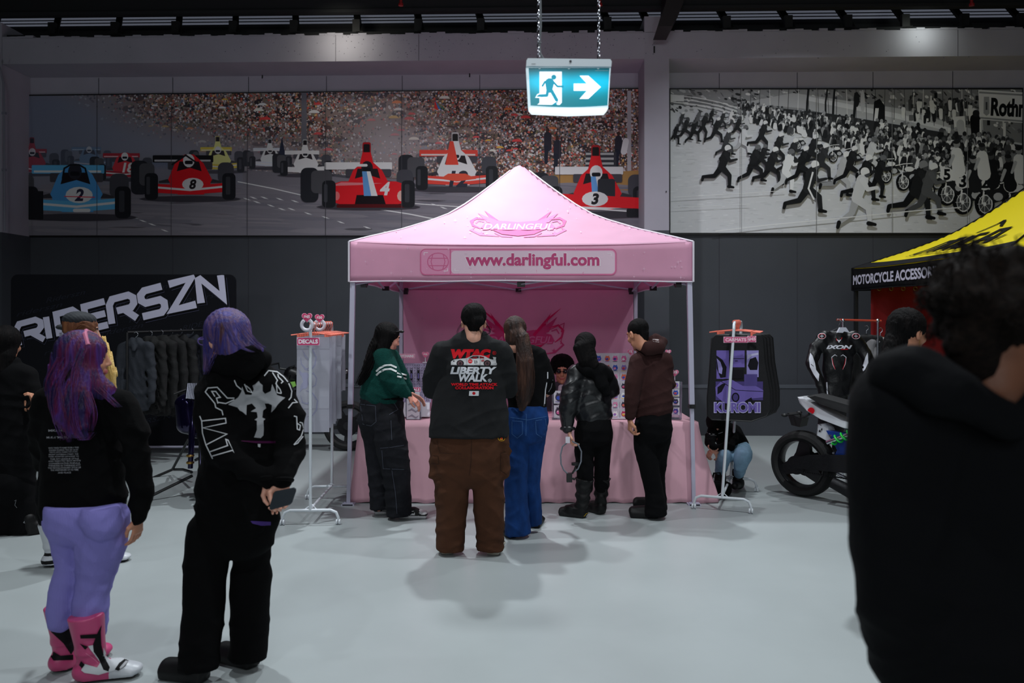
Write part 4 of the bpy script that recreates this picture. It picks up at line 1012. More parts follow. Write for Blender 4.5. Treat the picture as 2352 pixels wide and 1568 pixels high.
# ============================================================ exit sign on chains
d = 3.3; ex = thing('exit_sign', 'lit green exit sign with running figure and arrow hanging on two chains', 'exit sign', at(1306, 262, d))
def ebx(pts, y0, dep): return [at(x, y, d)+Vector((0, y0, 0)) for x, y in pts]
m_case = M('exit_case', (196, 206, 212), .4)
g = MB(); g.prism(ebx([(1212, 139), (1400, 141), (1403, 146), (1402, 158), (1208, 157), (1209, 144)], -.03, 0), (0, .075, 0)); g.build('housing', m_case, ex)
g = MB(); fr_o = [(1208, 157), (1402, 158), (1396, 250), (1390, 254), (1305, 258), (1220, 254), (1213, 248)]
g.prism(ebx(fr_o, -.012, 0), (0, .035, 0)); g.build('frame', M('exit_diffuser', (206, 228, 236), .4, emit=.7), ex)
g = MB(); g.prism(ebx([(1214, 251), (1395, 252), (1388, 260), (1305, 263), (1221, 259)], -.02, 0), (0, .05, 0)); g.build('lower_diffuser', M('exit_light', (226, 244, 250), .3, emit=1.5), ex)
P = Paint(); TEAL = (0, 150, 178)
m_exit = MC('exit_film', .25, emit=1.45)
# film glows where the lamp behind it sits: two bright zones fading to the rim
nx, ny = 26, 12; x0, x1, yt, yb = 1214, 1399, 158.5, 244
pv = []; pf = []; pc = []
for i in range(nx+1):
    for j in range(ny+1):
        u, v = i/nx, j/ny; x = x0+(x1-x0)*u+(5-10*u)*v*.9; y = yt+(yb-yt)*v+4*math.sin(PI*u)*v
        gl = math.exp(-((u-.22)/.3)**2-((v-.36)/.3)**2)+math.exp(-((u-.84)/.3)**2-((v-.36)/.3)**2)
        pv.append(at(x, y, d)+Vector((0, -.0135, 0))); b_ = min(1, .45+.75*gl)*min(1, .25+3.2*v); pc.append(tuple(lin((0, 150+22*gl, 168+40*gl))*b_))
for i in range(nx):
    for j in range(ny): a = i*(ny+1)+j; pf.append((a, a+ny+1, a+ny+2, a+1))
me = mesh(pv, pf); a = me.color_attributes.new('Col', 'FLOAT_COLOR', 'POINT'); a.data.foreach_set('color', np.array([list(c_)+[1] for c_ in pc], np.float32).ravel())
link('green_film', me, m_exit, ex, False)
q = lambda x, y: (1180+x/5.6, y/5.6)
P = Paint(); WH = (248, 252, 255); TL = (0, 128, 152)
P.poly([q(*a) for a in ((330, 935), (615, 935), (615, 1360-30), (590, 1360), (300, 1357), (330, 1335))], WH)
P.poly([q(*a) for a in ((768, 1088), (935, 1088), (842, 986), (955, 986), (1116, 1132), (955, 1284), (842, 1284), (935, 1180), (768, 1180))], WH)
P.ell(*q(513, 1006), 32/5.6, 32/5.6, TL, 20)
P.cap(*q(460, 1075), *q(455, 1170), 58/5.6, 38/5.6, TL)
def bar(pts, w_, c=TL):
    pp = [q(*a) for a in pts]
    for a, b in zip(pp, pp[1:]): P.cap(a[0], a[1], b[0], b[1], w_/5.6/2, w_/5.6/2, c)
bar([(440, 1060), (400, 1065), (368, 1118)], 24); bar([(500, 1060), (560, 1125), (628, 1125)], 24); bar([(440, 1150), (425, 1240), (300, 1245)], 36); bar([(472, 1160), (550, 1300)], 42)
P.poly([q(*a) for a in ((275, 1270), (300, 1225), (330, 1212), (330, 1226), (305, 1238), (290, 1258), (340, 1258), (340, 1272))], WH)
P.poly([q(*a) for a in ((490, 1360), (530, 1330), (570, 1322), (545, 1345), (560, 1362))], TL)
P.build('pictogram', MC('exit_white', .3, emit=1.5), ex, lambda x, y, h_: at(x, y, d)+Vector((0, -.0138-h_, 0)), base=.001)
P = Paint(); P.rect(1220, 152, 1230, 153, (90, 90, 90)); P.ell(1309, 146.5, 3, 3, (90, 96, 100)); P.ell(1309, 146.5, 1.5, 1.5, (30, 30, 34)); P.rect(1366, 164.6, 1396, 165.4, (200, 240, 240))
for x in (1239, 1306, 1373): P.ell(x, 160, 2.4, 2, (220, 244, 250))
P.build('casing_marks', m_ink, ex, lambda x, y, h_: at(x, y, d)+Vector((0, -.0305 if y < 158 else -.0145, 0))+Vector((0, -h_, 0)))
for px, nm in ((1237, 'left'), (1375, 'right')):
    g = MB(); z0 = at(0, 139, d).z; X_ = at(px, 0, d).x; k = 0; z = z0
    while z < 6.15:
        r = Matrix.Rotation(PI/2*(k % 2)+.5, 3, 'Z'); c = Vector((X_, d, z+.014))
        g.tube([c+r@Vector((.006*math.cos(a*PI/5), 0, .017*math.sin(a*PI/5))) for a in range(10)], .0019, 5, closed=True); z += .0265; k += 1
    o = g.build('chain', m_steel, ex, smooth=True)
g = MB(); g.tube([at(1250, 139, d), at(1240, 122, d), at(1237, 98, d)+Vector((.004, 0, 0)), at(1242, 60, d), at(1241, 0, d), at(1241, -60, d), Vector((at(1240, 0, d).x, d, 6.2))], .005, 8)
g.box(at(1240, 98, d), (.016, .012, .004)); g.build('power_cable', M('cable_grey', (96, 100, 104), .5), ex, smooth=True)
# ============================================================ garment racks
m_rack = M('white_rack_steel', (214, 220, 226), .35)
def rack(lab, A, B, ztop, lean=(0, 0), foot=.44, base_z=.115):
    A, B = Vector(A), Vector(B); ax = (B-A).normalized(); sd = Vector((ax.y, -ax.x, 0)); th = thing('garment_rack', lab, 'clothes rack', A)
    tops = []
    for P0 in (A, B):
        top_ = P0+Vector((lean[0], lean[1], ztop)); b0 = P0+Vector((0, 0, base_z)); tops.append(top_)
        g = MB(); g.tube([b0, top_+Vector((0, 0, -.05))], .0125, 10); g.build('post', m_rack, th, smooth=True)
        g = MB(); h = foot/2; r = .06
        g.tube([P0-sd*h+Vector((0, 0, .04)), P0-sd*h+Vector((0, 0, base_z-r)), P0-sd*(h-r*.3)+Vector((0, 0, base_z-r*.3)), P0-sd*(h-r)+Vector((0, 0, base_z)), P0+sd*(h-r)+Vector((0, 0, base_z)),
                P0+sd*(h-r*.3)+Vector((0, 0, base_z-r*.3)), P0+sd*h+Vector((0, 0, base_z-r)), P0+sd*h+Vector((0, 0, .04))], .0115, 10)
        for s_ in (-1, 1): g.tube([b0+sd*.055*s_, b0+ax*(0.05 if P0 is A else -.05)+Vector((0, 0, .035))], .004, 6)
        g.build('base_frame', m_rack, th, smooth=True)
        for s_ in (-1, 1):
            g = MB(); c = P0+sd*h*s_+Vector((0, 0, .022))
            for o_ in (-.011, .011): g.cyl(c+sd*(o_-.006), c+sd*(o_+.006), .022, 14)
            g.box(c+Vector((0, 0, .018)), (.016, .016, .02)); g.build('caster', m_rack, th, smooth=True)
    g = MB(); a, b = tops; g.tube([a+Vector((0, 0, -.06)), a+Vector((0, 0, -.02))+ax*.01, a+ax*.04, b-ax*.04, b-ax*.01+Vector((0, 0, -.02)), b+Vector((0, 0, -.06))], .0125, 10); g.build('top_rail', m_rack, th, smooth=True)
    g = MB(); g.tube([A+Vector((0, 0, base_z+.01)), B+Vector((0, 0, base_z+.01))], .011, 8); g.build('lower_bar', m_rack, th, smooth=True)
    return th, tops, ax, sd
def clip_hanger(lab, grp, c, sd, ax, w_=.3):
    """c = point on the rail"""
    th = thing('clip_hanger', lab, 'hanger', c, grp); g = MB()
    g.tube([c+sd*(-.018), c+sd*(-.012)+Vector((0, 0, .016)), c+Vector((0, 0, .02)), c+sd*.016+Vector((0, 0, .008)), c+sd*.014-Vector((0, 0, .02)), c-Vector((0, 0, .045)), c-Vector((0, 0, .075))], .0035, 6)
    g.tube([c-sd*w_/2-Vector((0, 0, .085)), c-sd*.05-Vector((0, 0, .07)), c+sd*.05-Vector((0, 0, .07)), c+sd*w_/2-Vector((0, 0, .085))], .006, 6); o = g.build('hook_and_bar', m_coral, th, smooth=True)
    for s_ in (-.33, .33):
        g = MB(); g.box(c+sd*w_*s_-Vector((0, 0, .095)), (.016, .014, .045)); g.build('clip', m_coral, th)
    return th
A = Vector((-1.6, 6.12, 0)); B = Vector((-1.63, 6.98, 0))
rk, tops, ax, sd = rack('white garment rack hung with decal sheets left of the pink tent', A, B, 1.588)
m_film = M('decal_film', (196, 196, 208), .35, transl=.35)
ords = ['frontmost', 'second', 'third', 'fourth', 'fifth', 'sixth', 'seventh', 'eighth', 'ninth', 'hindmost']
for k in range(10):
    c = tops[0].lerp(tops[1], .06+.88*k/9)+Vector((0, 0, 0)); clip_hanger('coral clip hanger on the decal rack, %s' % ords[k], 'coral hangers on the decal rack', c, sd, ax, .33)
    zt_ = c.z-.1; hh = [.76, .74, .75, .73, .74, .73, .72, .73, .5, .5][k]; w_ = .13; cc = c+sd*random.uniform(-.012, .012)-ax*.008
    g = MB(); n_ = 8
    for q_ in range(n_):
        z0, z1 = zt_-hh*q_/n_, zt_-hh*(q_+1)/n_; f0, f1_ = .01*math.sin(q_*.8+k), .01*math.sin(q_*.8+.8+k)
        a, b, c_, d_ = cc-sd*w_+ax*f0, cc+sd*w_+ax*f0, cc+sd*w_+ax*f1_, cc-sd*w_+ax*f1_
        for p_, z_ in ((a, z0), (b, z0), (c_, z1), (d_, z1)): p_.z = z_
        g.add([a, b, c_, d_], [(0, 1, 2, 3)])
    th = thing('decal_sheet', 'long whitish decal sheet on the coral hangers, %s' % ords[k], 'decal', cc-Vector((0, 0, .85)), 'decal sheets on the rack')
    sh = g.build('sheet', m_film, th); s = sh.modifiers.new('t', 'SOLIDIFY'); s.thickness = .0015
    if k == 0:
        P = Paint(); V = (150, 150, 176)
        def lp(pts, w_, tp=None): P.line([(620+x/2.905, 700+y/2.905) for x, y in pts], w_, V, taper=tp)
        lp([(248, 272), (285, 300), (308, 350), (300, 400), (270, 440), (230, 430)], 4, [.2, .8, .7, .9, .7, .2]); lp([(205, 350), (210, 395), (240, 430), (262, 420), (262, 390)], 3.5, [.3, .8, 1, .7, .2])
        P.poly([(620+x/2.905, 700+y/2.905) for x, y in ((190, 430), (215, 452), (250, 450), (262, 470), (252, 500), (258, 530), (240, 560), (218, 560), (196, 588), (205, 540), (222, 510), (212, 480), (198, 462))], (156, 156, 182))
        lp([(262, 470), (290, 455), (312, 490), (304, 535), (280, 548), (262, 530)], 3, [.4, .9, .7, .9, .6, .3]); lp([(240, 570), (285, 590), (318, 640), (310, 700), (285, 735), (240, 750)], 3.6, [.3, .9, .8, .9, .7, .1]); lp([(205, 600), (215, 650), (250, 660), (275, 630), (262, 600)], 3, [.2, .8, 1, .7, .2]); lp([(215, 300), (235, 340), (262, 370)], 3, [.3, 1, .3])
        P.project('decal_print', m_ink, sh, sh, 6.15, base=.002, dz=.0002)
sign_text('sign', 'pink DECALS sign hanging on the front of the left rack', 'sign', 682, 775, 734, 793, 6.09, 'DECALS')
price_heart(705, 728, 6.07, 23, '$45', 'pink heart price sign reading $45, left one on top of the decal rack')
price_heart(734, 730, 6.3, 21, '$30', 'pink heart price sign reading $30, right one on top of the decal rack')

A = Vector((1.785, 6.55, 0)); B = Vector((2.085, 7.35, 0))
rk, tops, ax, sd = rack('white garment rack hung with black car mats right of the pink tent', A, B, 1.60, lean=(.1, 0), foot=.47)
m_mat = M('black_carpet_mat', (17, 16, 20), .9, bump=.4, bscale=200); PU = (112, 96, 170)
for k in range(6):
    c = tops[0].lerp(tops[1], .08+.12*k); clip_hanger('coral clip hanger on the car mat rack, %s' % ords[k], 'coral hangers on the mat rack', c, sd, ax, .42)
sdm = Vector((1, -.12, 0)).normalized()
for k in range(4):
    c = at(1692+k*8, 0, 6.62+.1*k); c.z = 0
    out = [(-.17, 1.49), (.19, 1.49), (.215, 1.46), (.23, 1.25), (.27, 1.0), (.27, .86), (.24, .80), (.12, .755), (-.2, .765), (-.235, .8), (-.235, .95), (-.215, 1.2), (-.2, 1.46)]
    th = thing('car_mat', 'black car mat hanging on the right rack, %s' % ['frontmost, with purple printed picture', 'second, with pink edge picture', 'third', 'hindmost'][k], 'car mat', c+Vector((0, 0, .75)), 'car mats on the rack')
    g = MB(); g.prism([c+sdm*a*1.03+Vector((0, 0, b)) for a, b in out], (0, .014, 0)); mt = g.build('carpet', m_mat, th)
    e = MB(); e.tube([c+sdm*a*1.03+Vector((0, .007, b)) for a, b in out], .009, 6, closed=True); e.build('edge_binding', m_plast, th, smooth=True)
    if k == 0:
        P = Paint(); rr = lambda x0, y0, x1, y1, c_: P.rect(1580+x0/3.015, 700+y0/3.015, 1580+x1/3.015, 700+y1/3.015, c_); pl = lambda pts, c_: P.poly([(1580+x/3.015, 700+y/3.015) for x, y in pts], c_)
        BK = (20, 18, 26); D2 = (74, 62, 118)
        rr(198, 315, 285, 512, PU); rr(303, 315, 393, 432, PU); rr(407, 315, 490, 500, (150, 140, 200)); rr(192, 530, 520, 660, D2)
        pl([(198, 350), (240, 380), (268, 430), (262, 500), (225, 506), (200, 440)], BK); pl([(200, 370), (225, 395), (240, 440), (235, 480), (214, 470)], (150, 140, 200)); rr(305, 370, 390, 374, BK); rr(325, 385, 345, 390, BK)
        pl([(430, 375), (470, 360), (488, 400), (480, 450), (430, 450), (415, 420)], BK); pl([(412, 345), (488, 330), (488, 345), (440, 355), (412, 380)], (190, 186, 220))
        pl([(190, 570), (230, 530), (300, 515), (380, 560), (470, 560), (522, 590), (520, 640), (430, 650), (380, 690), (250, 680), (195, 630)], PU); pl([(205, 570), (240, 545), (262, 545), (235, 600), (205, 620)], BK)
        P.line([(1580+x/3.015, 700+y/3.015) for x, y in ((230, 530), (330, 590), (520, 600))], 1.3, BK); P.ell(1580+330/3.015, 700+640/3.015, 9, 11, BK, 16); P.ell(1580+330/3.015, 700+640/3.015, 6, 8, D2, 16)
        pl([(395, 665), (440, 640), (450, 670), (400, 690)], BK); rr(390, 480, 480, 560, (84, 72, 134)); rr(300, 450, 385, 510, BK)
        P.text('KUROMI', 1580+342/3.015, 700+710/3.015, 325/3.015, (196, 190, 226), ht=26, bold=.07); P.text('KUROMI', 1580+342/3.015, 700+710/3.015, 316/3.015, PU, ht=23, bold=.045)
        P.project('picture', m_ink, mt, mt, 6.62, base=.002, dz=.00015)
    if k == 1:
        P = Paint(); P.poly([(1745, 800), (1756, 795), (1758, 850), (1752, 856)], (200, 90, 100)); P.poly([(1752, 860), (1760, 880), (1762, 920), (1757, 936)], (200, 90, 100)); P.line([(1748, 830), (1757, 838)], 2, BK); P.project('picture', m_ink, mt, mt, 6.72, base=.002, dz=.0002)
sign_text('sign', 'pink CARMATS sign clipped at the top of the car mat rack', 'sign', 1662, 773, 1718, 787, 6.54, 'CARMATS', (206, 90, 130), (244, 200, 216))
th = sign_text('price_sign', 'small pink price sign right of the CARMATS sign', 'price sign', 1717, 771, 1737, 786, 6.53, '$45', (206, 90, 130), (244, 200, 216))

# ============================================================ banner backdrop on the left
d = 9.3; th = thing('banner_backdrop', 'black fabric backdrop with big slanted white lettering against the left wall', 'banner', at(285, 1022, d))
def rr3(x0, y0, x1, y1, r, n=8):
    o = []
    for (cx, cy, a0) in ((x1-r, y0+r, -PI/2), (x1-r, y1-r, 0), (x0+r, y1-r, PI/2), (x0+r, y0+r, PI)):
        for k in range(n+1): a = a0+PI/2*k/n; o.append((cx+r*math.cos(a), cy+r*math.sin(a)))
    return o
g = MB(); g.prism([at(x, y, d) for x, y in rr3(25, 630, 541, 1026, 16)], (0, .03, 0)); bn = g.build('fabric_panel', M('banner_black', (15, 16, 22), .85, spec=.2, bump=.05, bscale=3), th)
g = MB()
for px in (60, 505): g.bx(at(px, 0, d).x-.02, at(px, 0, d).x+.02, d-.2, d+.22, 0, .02)
g.tube([at(27, 1026, d), at(540, 1026, d)], .014, 8); g.build('foot_frame', m_alu, th)
P = Paint(); FG = (34, 36, 46); LT = (206, 204, 226); SH = (9, 9, 13); ED = (74, 74, 96)
for i in range(13):
    for j in range(3):
        x, y = 90+j*190+(i % 2)*60, 650+i*30-j*14; w_ = random.uniform(90, 130)
        if x+w_/2 > 530 or x-w_/2 < 35 or y > 1012 or y < 640: continue
        P.text(['PERFORMANCE', 'Riderszn', 'hyper fuel'][(i+j) % 3] if False else ['RIDERSZN', 'Riderszn', 'riderszn'][(i+j) % 3], x, y, w_, FG, ht=11, bold=0., shear=.4, rot=-.22)
# letters as wide strokes in a sheared baseline frame
LET = {'R': (1.25, [([(0, 0), (0, .78), (.16, 1), (.9, 1), (1.1, .85), (1.1, .62), (.95, .48), (.3, .48)], 0), ([(.62, .48), (1.15, 0)], 0)]),
       'I': (.34, [([(.06, 0), (.06, 1)], 0)]), 'D': (1.2, [([(.1, 0), (.1, 1), (.85, 1), (1.05, .8), (1.05, .2), (.85, 0), (.1, 0)], 0)]),
       'E': (1.15, [([(1.05, 1), (.1, 1), (.1, 0), (1.05, 0)], 0), ([(.1, .5), (1.0, .5)], 0)]),
       'S': (1.25, [([(1.1, 1), (.3, 1), (.12, .86), (.12, .64), (.3, .5), (.95, .5), (1.12, .36), (1.12, .14), (.95, 0), (.08, 0)], 0)]),
       'Z': (1.25, [([(.1, 1), (1.15, 1), (.12, 0), (1.2, 0)], 0)]), 'N': (1.3, [([(.1, 0), (.1, 1), (1.12, 0), (1.12, 1.18)], 0)])}
def rszn(ox, oy, col, wd):
    seq = 'RIDERSZN'; adv = [0]
    for ch in seq: adv.append(adv[-1]+LET[ch][0]+.08)
    for ch, a in zip(seq, adv):
        for pts, _ in LET[ch][1]:
            o = []
            for (u, v) in pts:
                U = (a+u)/adv[-1]; x = 44+U*482; base = 793+(-112)*U; hgt = 47+16*U; x -= (.0)*v; o.append((x+ox+v*-8, base-v*hgt+oy))
            w_ = wd*(.86+.3*(a/adv[-1])); P.line(o, w_, col)
rszn(4.5, 5, ED, 18); rszn(4, 4.4, SH, 17); rszn(0, 0, LT, 16)
P.project('lettering', MC('banner_ink', .6), bn, bn, d, base=.002, dz=.00005)

# clothes rail with dark garments in front of the backdrop
th = thing('garment_rack', 'black clothes rail in front of the black lettered backdrop', 'clothes rack', at(375, 1012, 8.55)); g = MB(); d = 8.5
a, b = at(292, 763, 8.15), at(466, 758, 9.0); g.tube([a, b], .013, 8); g.build('top_rail', m_plast, th)
for p_ in (a, b):
    g = MB(); g.tube([p_, Vector((p_.x, p_.y, .05))], .013, 8); g.tube([Vector((p_.x, p_.y-.22, .02)), Vector((p_.x, p_.y+.22, .02))], .013, 8); g.build('upright', m_plast, th)
def hang_garment(px, py, d, w_, h_, col, lab, grp, name='hoodie', rot=0., flare=1.1, hook=True, sleeve=True, cat='clothing', hood=True, vox=.014):
    """soft garment on a hanger; px, py = collar"""
    th = thing(name, lab, cat, at(px, py+h_, d), grp); s = d/F; S = SDF(vox); c = at(px, py, d)
    V = lambda x, z, y=0: c+Vector((x*s, y, -z*s))
    S.seg(V(-w_*.3, 12), V(w_*.3, 12), 9*s, 9*s, .8, k=.03); S.seg(V(0, 12), V(0, h_), w_*.36*s, w_*.42*flare*s, .2, .2, k=.03, flat=False)
    if sleeve:
        for sg in (-1, 1): S.seg(V(sg*w_*.4, 14), V(sg*w_*.5, h_*.45), 12*s, 11*s, .8, k=.02); S.seg(V(sg*w_*.5, h_*.45), V(sg*w_*.52, h_*.88, -.02), 11*s, 9*s, .8, k=.02)
    if hood: S.seg(V(-10, 2), V(10, 2), 9*s, 9*s, .8, k=.03); S.seg(V(-8, 6, -.03), V(0, 24, -.06), 7*s, 4*s, .6, k=.02); S.seg(V(8, 6, -.03), V(0, 24, -.06), 7*s, 4*s, .6, k=.02)
    S.disp = wrinkle(.006, 30, 12, px*.1, .8); Pp, Q = S.nets(); link('garment', qmesh(Pp, Q), M('garment_%d_%d_%d' % col, col, .85, bump=.3, bscale=90), th)
    if hook:
        g = MB(); g.tube([V(0, 4), V(0, -6), V(4, -9), V(5, -14), V(1, -18), V(-4, -16)], .0035, 6); g.tube([V(-w_*.34, 10), V(0, 2), V(w_*.34, 10)], .006, 6); g.build('hanger', m_steel, th, smooth=True)
    return th
labs = ['charcoal hoodie with front pocket, leftmost on the black rail', 'black jacket on the black rail, second from the left', 'black jacket on the black rail, middle', 'black jacket on the black rail, fourth from the left', 'black jacket on the black rail, second from the right', 'dark blue grey jacket at the right end of the black rail']
for k, (px, py, w_, h_, col) in enumerate([(312, 780, 74, 160, (36, 40, 48)), (345, 778, 60, 170, (9, 9, 10)), (370, 776, 60, 175, (9, 9, 10)), (392, 775, 60, 175, (9, 9, 11)), (414, 773, 62, 180, (10, 10, 12)), (440, 772, 70, 172, (20, 24, 34))]):
    th_ = hang_garment(px, py, 8.2+.15*k, w_, h_, col, labs[k], 'garments on the black rail')

# ============================================================ yellow and black tent on the right
m_yel = M('yellow_fabric', (246, 226, 10), .55, bump=.15, bscale=5, transl=.2); m_blk = M('black_fabric', (11, 11, 15), .85, bump=.1, bscale=5, spec=.2)
yt, ytop, yval, yput = canopy('canopy_tent', 'yellow and black pop-up canopy tent at the right edge', 5.65, 7.9, 1.5, 1.5, 2.235, 3.25, .27, m_yel, m_blk, m_blk, m_blk)
for sx, sy in ((-1, -1), (1, -1), (-1, 1), (1, 1)):
    x, y = 5.65+sx*1.47, 7.9+sy*1.47; g = MB(); g.bx(x-.02, x+.02, y-.02, y+.02, 0, 2.2); g.bx(x-.05, x+.05, y-.05, y+.05, 0, .012); g.build('leg', m_plast, yt)
# lower black band on the yellow roof and wordmarks on its left slope: local frame along the side (u towards the camera) and up the slope
def slope(u, t, h_):
    """left face: u in 0..1 from the far to the near corner at the rim, t = height fraction of the way to the peak"""
    y = 7.9+1.5*(1-t)*(1-2*u); x = 5.65-1.5*(1-t); z = 2.235+1.015*float(np.interp(t, G_T, G_V))-.03*(1-abs(1-2*u)**3)*(1-t)**2; return Vector((x-.5*h_, y, z+h_*.9))
P = Paint(); P.poly([(0, 0), (1, 0)]+[(1-.04*k, .105) for k in range(26)][::1], (17, 17, 22), [tuple(range(28))])
P = Paint(); K = 24
for k in range(K): P.fix = 0; P.poly([(k/K, -.001), ((k+1)/K, -.001), ((k+1)/K, .09), (k/K, .09)], (17, 17, 22))
P.fix = None; P.n = 2; BKK = (14, 14, 16)
def stx(pts, w_): P.line(pts, w_, BKK)
mca = [[(.26, .18), (.30, .36), (.34, .36)], [(.335, .20), (.365, .38), (.405, .38), (.385, .20)], [(.46, .20), (.49, .40)], [(.62, .40), (.54, .40), (.52, .22), (.60, .22)], [(.64, .20), (.70, .42), (.78, .42), (.76, .20)], [(.66, .29), (.77, .29)]]
for s_ in mca: stx(s_, .042)
P.poly([(.44, .44), (.56, .56), (.60, .56), (.66, .48), (.63, .48), (.58, .53), (.56, .53), (.47, .44)], BKK)
P.poly([(.80, .22), (.86, .30), (.84, .30), (.80, .26)], BKK)
v, f, asp = text('SUPERSTORE', .03, .3); P.poly([(.52+a*.55, .155+b*.55*.35) for a, b in v], BKK, f)
def sl(x, y, h_): return slope(x, y, h_)
P.wrap('roof_print', m_ink, ytop, slope, .03, base=.008, dz=.0006)
v, f, asp = text('MOTORCYCLE ACCESSORIES SUPERSTORE', .035, 0.)
LX = 5.65-1.5-.014; P = Paint(); P.poly([(a, b) for a, b in v], (206, 204, 220), f)
vs_ = [Vector((LX, 9.4-.05-(x+.5)*2.85, 2.09+y*2.85*(.115/(asp*2.85)))) for x, y in P.v]; me = mesh(vs_, P.f); a = me.color_attributes.new('Col', 'FLOAT_COLOR', 'POINT'); a.data.foreach_set('color', np.asarray([list(c)+[1] for c in P.c], np.float32).ravel()); link('valance_lettering', me, m_ink, yval, False)
# red curtain with eyelets inside that tent
th = thing('curtain', 'red curtain with brass eyelets hanging inside the yellow tent', 'curtain', (5.6, 9.3, .4)); vs = []; fs = []; n_ = 60
for i in range(n_+1):
    for j in range(9): x = 4.33+2.7*i/n_; vs.append((x, 9.3+.02*math.sin(i*.9)*(1-.5*j/8), .4+1.62*j/8))
for i in range(n_):
    for j in range(8): a = i*9+j; fs.append((a, a+9, a+10, a+1))
o = link('drape', mesh(vs, fs), M('red_drape', (150, 12, 18), .7, transl=.1), th); s = o.modifiers.new('t', 'SOLIDIFY'); s.thickness = .004
for k in range(8):
    g = MB(); c = Vector((4.42+k*.145, 9.28, 1.985)); g.tube([c+Vector((.022*math.cos(a*PI/6), 0, .022*math.sin(a*PI/6))) for a in range(12)], .006, 6, closed=True); g.build('eyelet', M('brass', (150, 120, 60), .35, metal=1), th, smooth=True)

# clothes rail with the leather suit, in front of that tent
th = thing('garment_rack', 'chrome and orange clothes rail beside the yellow tent', 'clothes rack', at(1985, 1000, 7.9)); d = 7.9
g = MB(); g.tube([at(1922, 734, d), at(2024, 737, d)], .011, 8); g.build('top_rail', M('orange_rail', (176, 62, 40), .35), th)
for px in (1936, 2016): g = MB(); p_ = at(px, 736, d); g.tube([p_, Vector((p_.x, p_.y, .03))], .012, 8); g.tube([Vector((p_.x, p_.y-.25, .02)), Vector((p_.x, p_.y+.25, .02))], .012, 8); g.ball(p_+Vector((0, 0, 0)), .02, 6); g.build('upright', m_steel, th, smooth=True)
m_lea = M('suit_leather', (15, 15, 18), .38, bump=.2, bscale=60); m_wl = M('suit_white', (208, 210, 222), .4)
su = thing('leather_suit', 'black and white motorcycle racing suit hanging beside the yellow tent', 'racing suit', at(1925, 1000, 7.6)); d = 7.6; s = d/F
S = SDF(.012); q = lambda x, y, z=0: at(1580+x/3.015, 700+y/3.015, d)+Vector((0, z, 0)); u = s/3.015
S.chain([(q(1045, 205), 75*u), (q(1045, 300), 118*u), (q(1042, 420), 112*u), (q(1035, 560), 95*u), (q(1010, 680), 98*u)], .45, k=.05)
for sg in (-1, 1):
    S.chain([(q(1045+sg*95, 215), 48*u), (q(1045+sg*160, 300), 46*u), (q(1045+sg*200, 400, -.03), 44*u), (q(1045+sg*165, 500, -.08), 34*u), (q(1045+sg*130, 620, -.1), 34*u)], .8, k=.03)
    S.chain([(q(1010+sg*40, 680), 60*u), (q(990+sg*50, 860), 46*u), (q(985+sg*50, 1010), 36*u)], .7, k=.03)
S.disp = wrinkle(.004, 30, 20, 2.); Pp, Q = S.nets(); body_ = link('suit_body', qmesh(Pp, Q), m_lea, su)
g = MB(); g.prism([q(1010, 190, -.09), q(1028, 155, -.09), q(1068, 155, -.09), q(1092, 190, -.09), q(1055, 182, -.09), q(1046, 192, -.09)], (0, .03, 0)); g.build('neck_label', m_wl, su)
g = MB(); g.tube([q(1048, 160, 0), q(1046, 140, 0), q(1054, 125), q(1056, 105), q(1042, 96), q(1034, 106)], .004, 6); g.tube([q(930, 215), q(1045, 160), q(1160, 215)], .01, 6); g.build('hanger', m_steel, su, smooth=True)
P = Paint(); qq = lambda pts: [(1580+x/3.015, 700+y/3.015) for x, y in pts]; WT_ = (214, 216, 226); RD = (214, 30, 44)
P.text('iXON', 1580+1048/3.015, 700+292/3.015, 180/3.015, WT_, ht=9, bold=.05, shear=.3); P.poly(qq([(1060, 306), (1110, 304), (1108, 309), (1060, 311)]), RD)
for sg in (-1, 1):
    c = 1046
    P.line(qq([(c+sg*12, 355), (c+sg*28, 345), (c+sg*50, 362), (c+sg*44, 410), (c+sg*26, 450)]), 1.6, WT_, taper=[.4, 1, 1, .8, .2]); P.line(qq([(c+sg*47, 370), (c+sg*40, 410), (c+sg*26, 445)]), 1.3, RD)
    P.ell(1580+(1046+sg*118)/3.015, 700+216/3.015, 9.6, 7, WT_, 16); P.ell(1580+(1046+sg*118)/3.015, 700+216/3.015, 8.6, 6, RD, 16); P.ell(1580+(1046+sg*118)/3.015, 700+216/3.015, 7.6, 5, (30, 30, 34), 16); P.line(qq([(1046+sg*118-14, 216), (1046+sg*118+14, 216)]), 1.2, WT_); P.line(qq([(1046+sg*118, 204), (1046+sg*118, 228)]), 1.2, WT_)
P.poly(qq([(1028, 235), (1046, 262), (1066, 235), (1046, 245)]), WT_); P.line(qq([(1026, 232), (1034, 250)]), 1.2, RD); P.line(qq([(1068, 225), (1060, 240)]), 1.2, RD)
P.poly(qq([(848, 330), (862, 350), (880, 400), (888, 450), (910, 480), (905, 530), (870, 480), (845, 430), (838, 370)]), WT_); P.poly(qq([(1245, 330), (1230, 360), (1215, 410), (1195, 450), (1165, 488), (1180, 488), (1225, 450), (1250, 400)]), WT_)
P.line(qq([(852, 410), (870, 425)]), 1.4, (40, 40, 44)); P.line(qq([(962, 535), (964, 590), (972, 660), (985, 680)]), 3, WT_); P.text('IXON', 1580+935/3.015, 700+645/3.015, 85/3.015, WT_, ht=8, bold=.05, shear=.3, rot=.5)
P.project('suit_print', m_ink, body_, body_, d, base=.005, dz=.0006, maxe=5)
hang_garment(1990, 765, 7.95, 70, 150, (18, 18, 20), 'black top hanging behind the racing suit', 'garments behind the racing suit', 'jacket', hood=False)
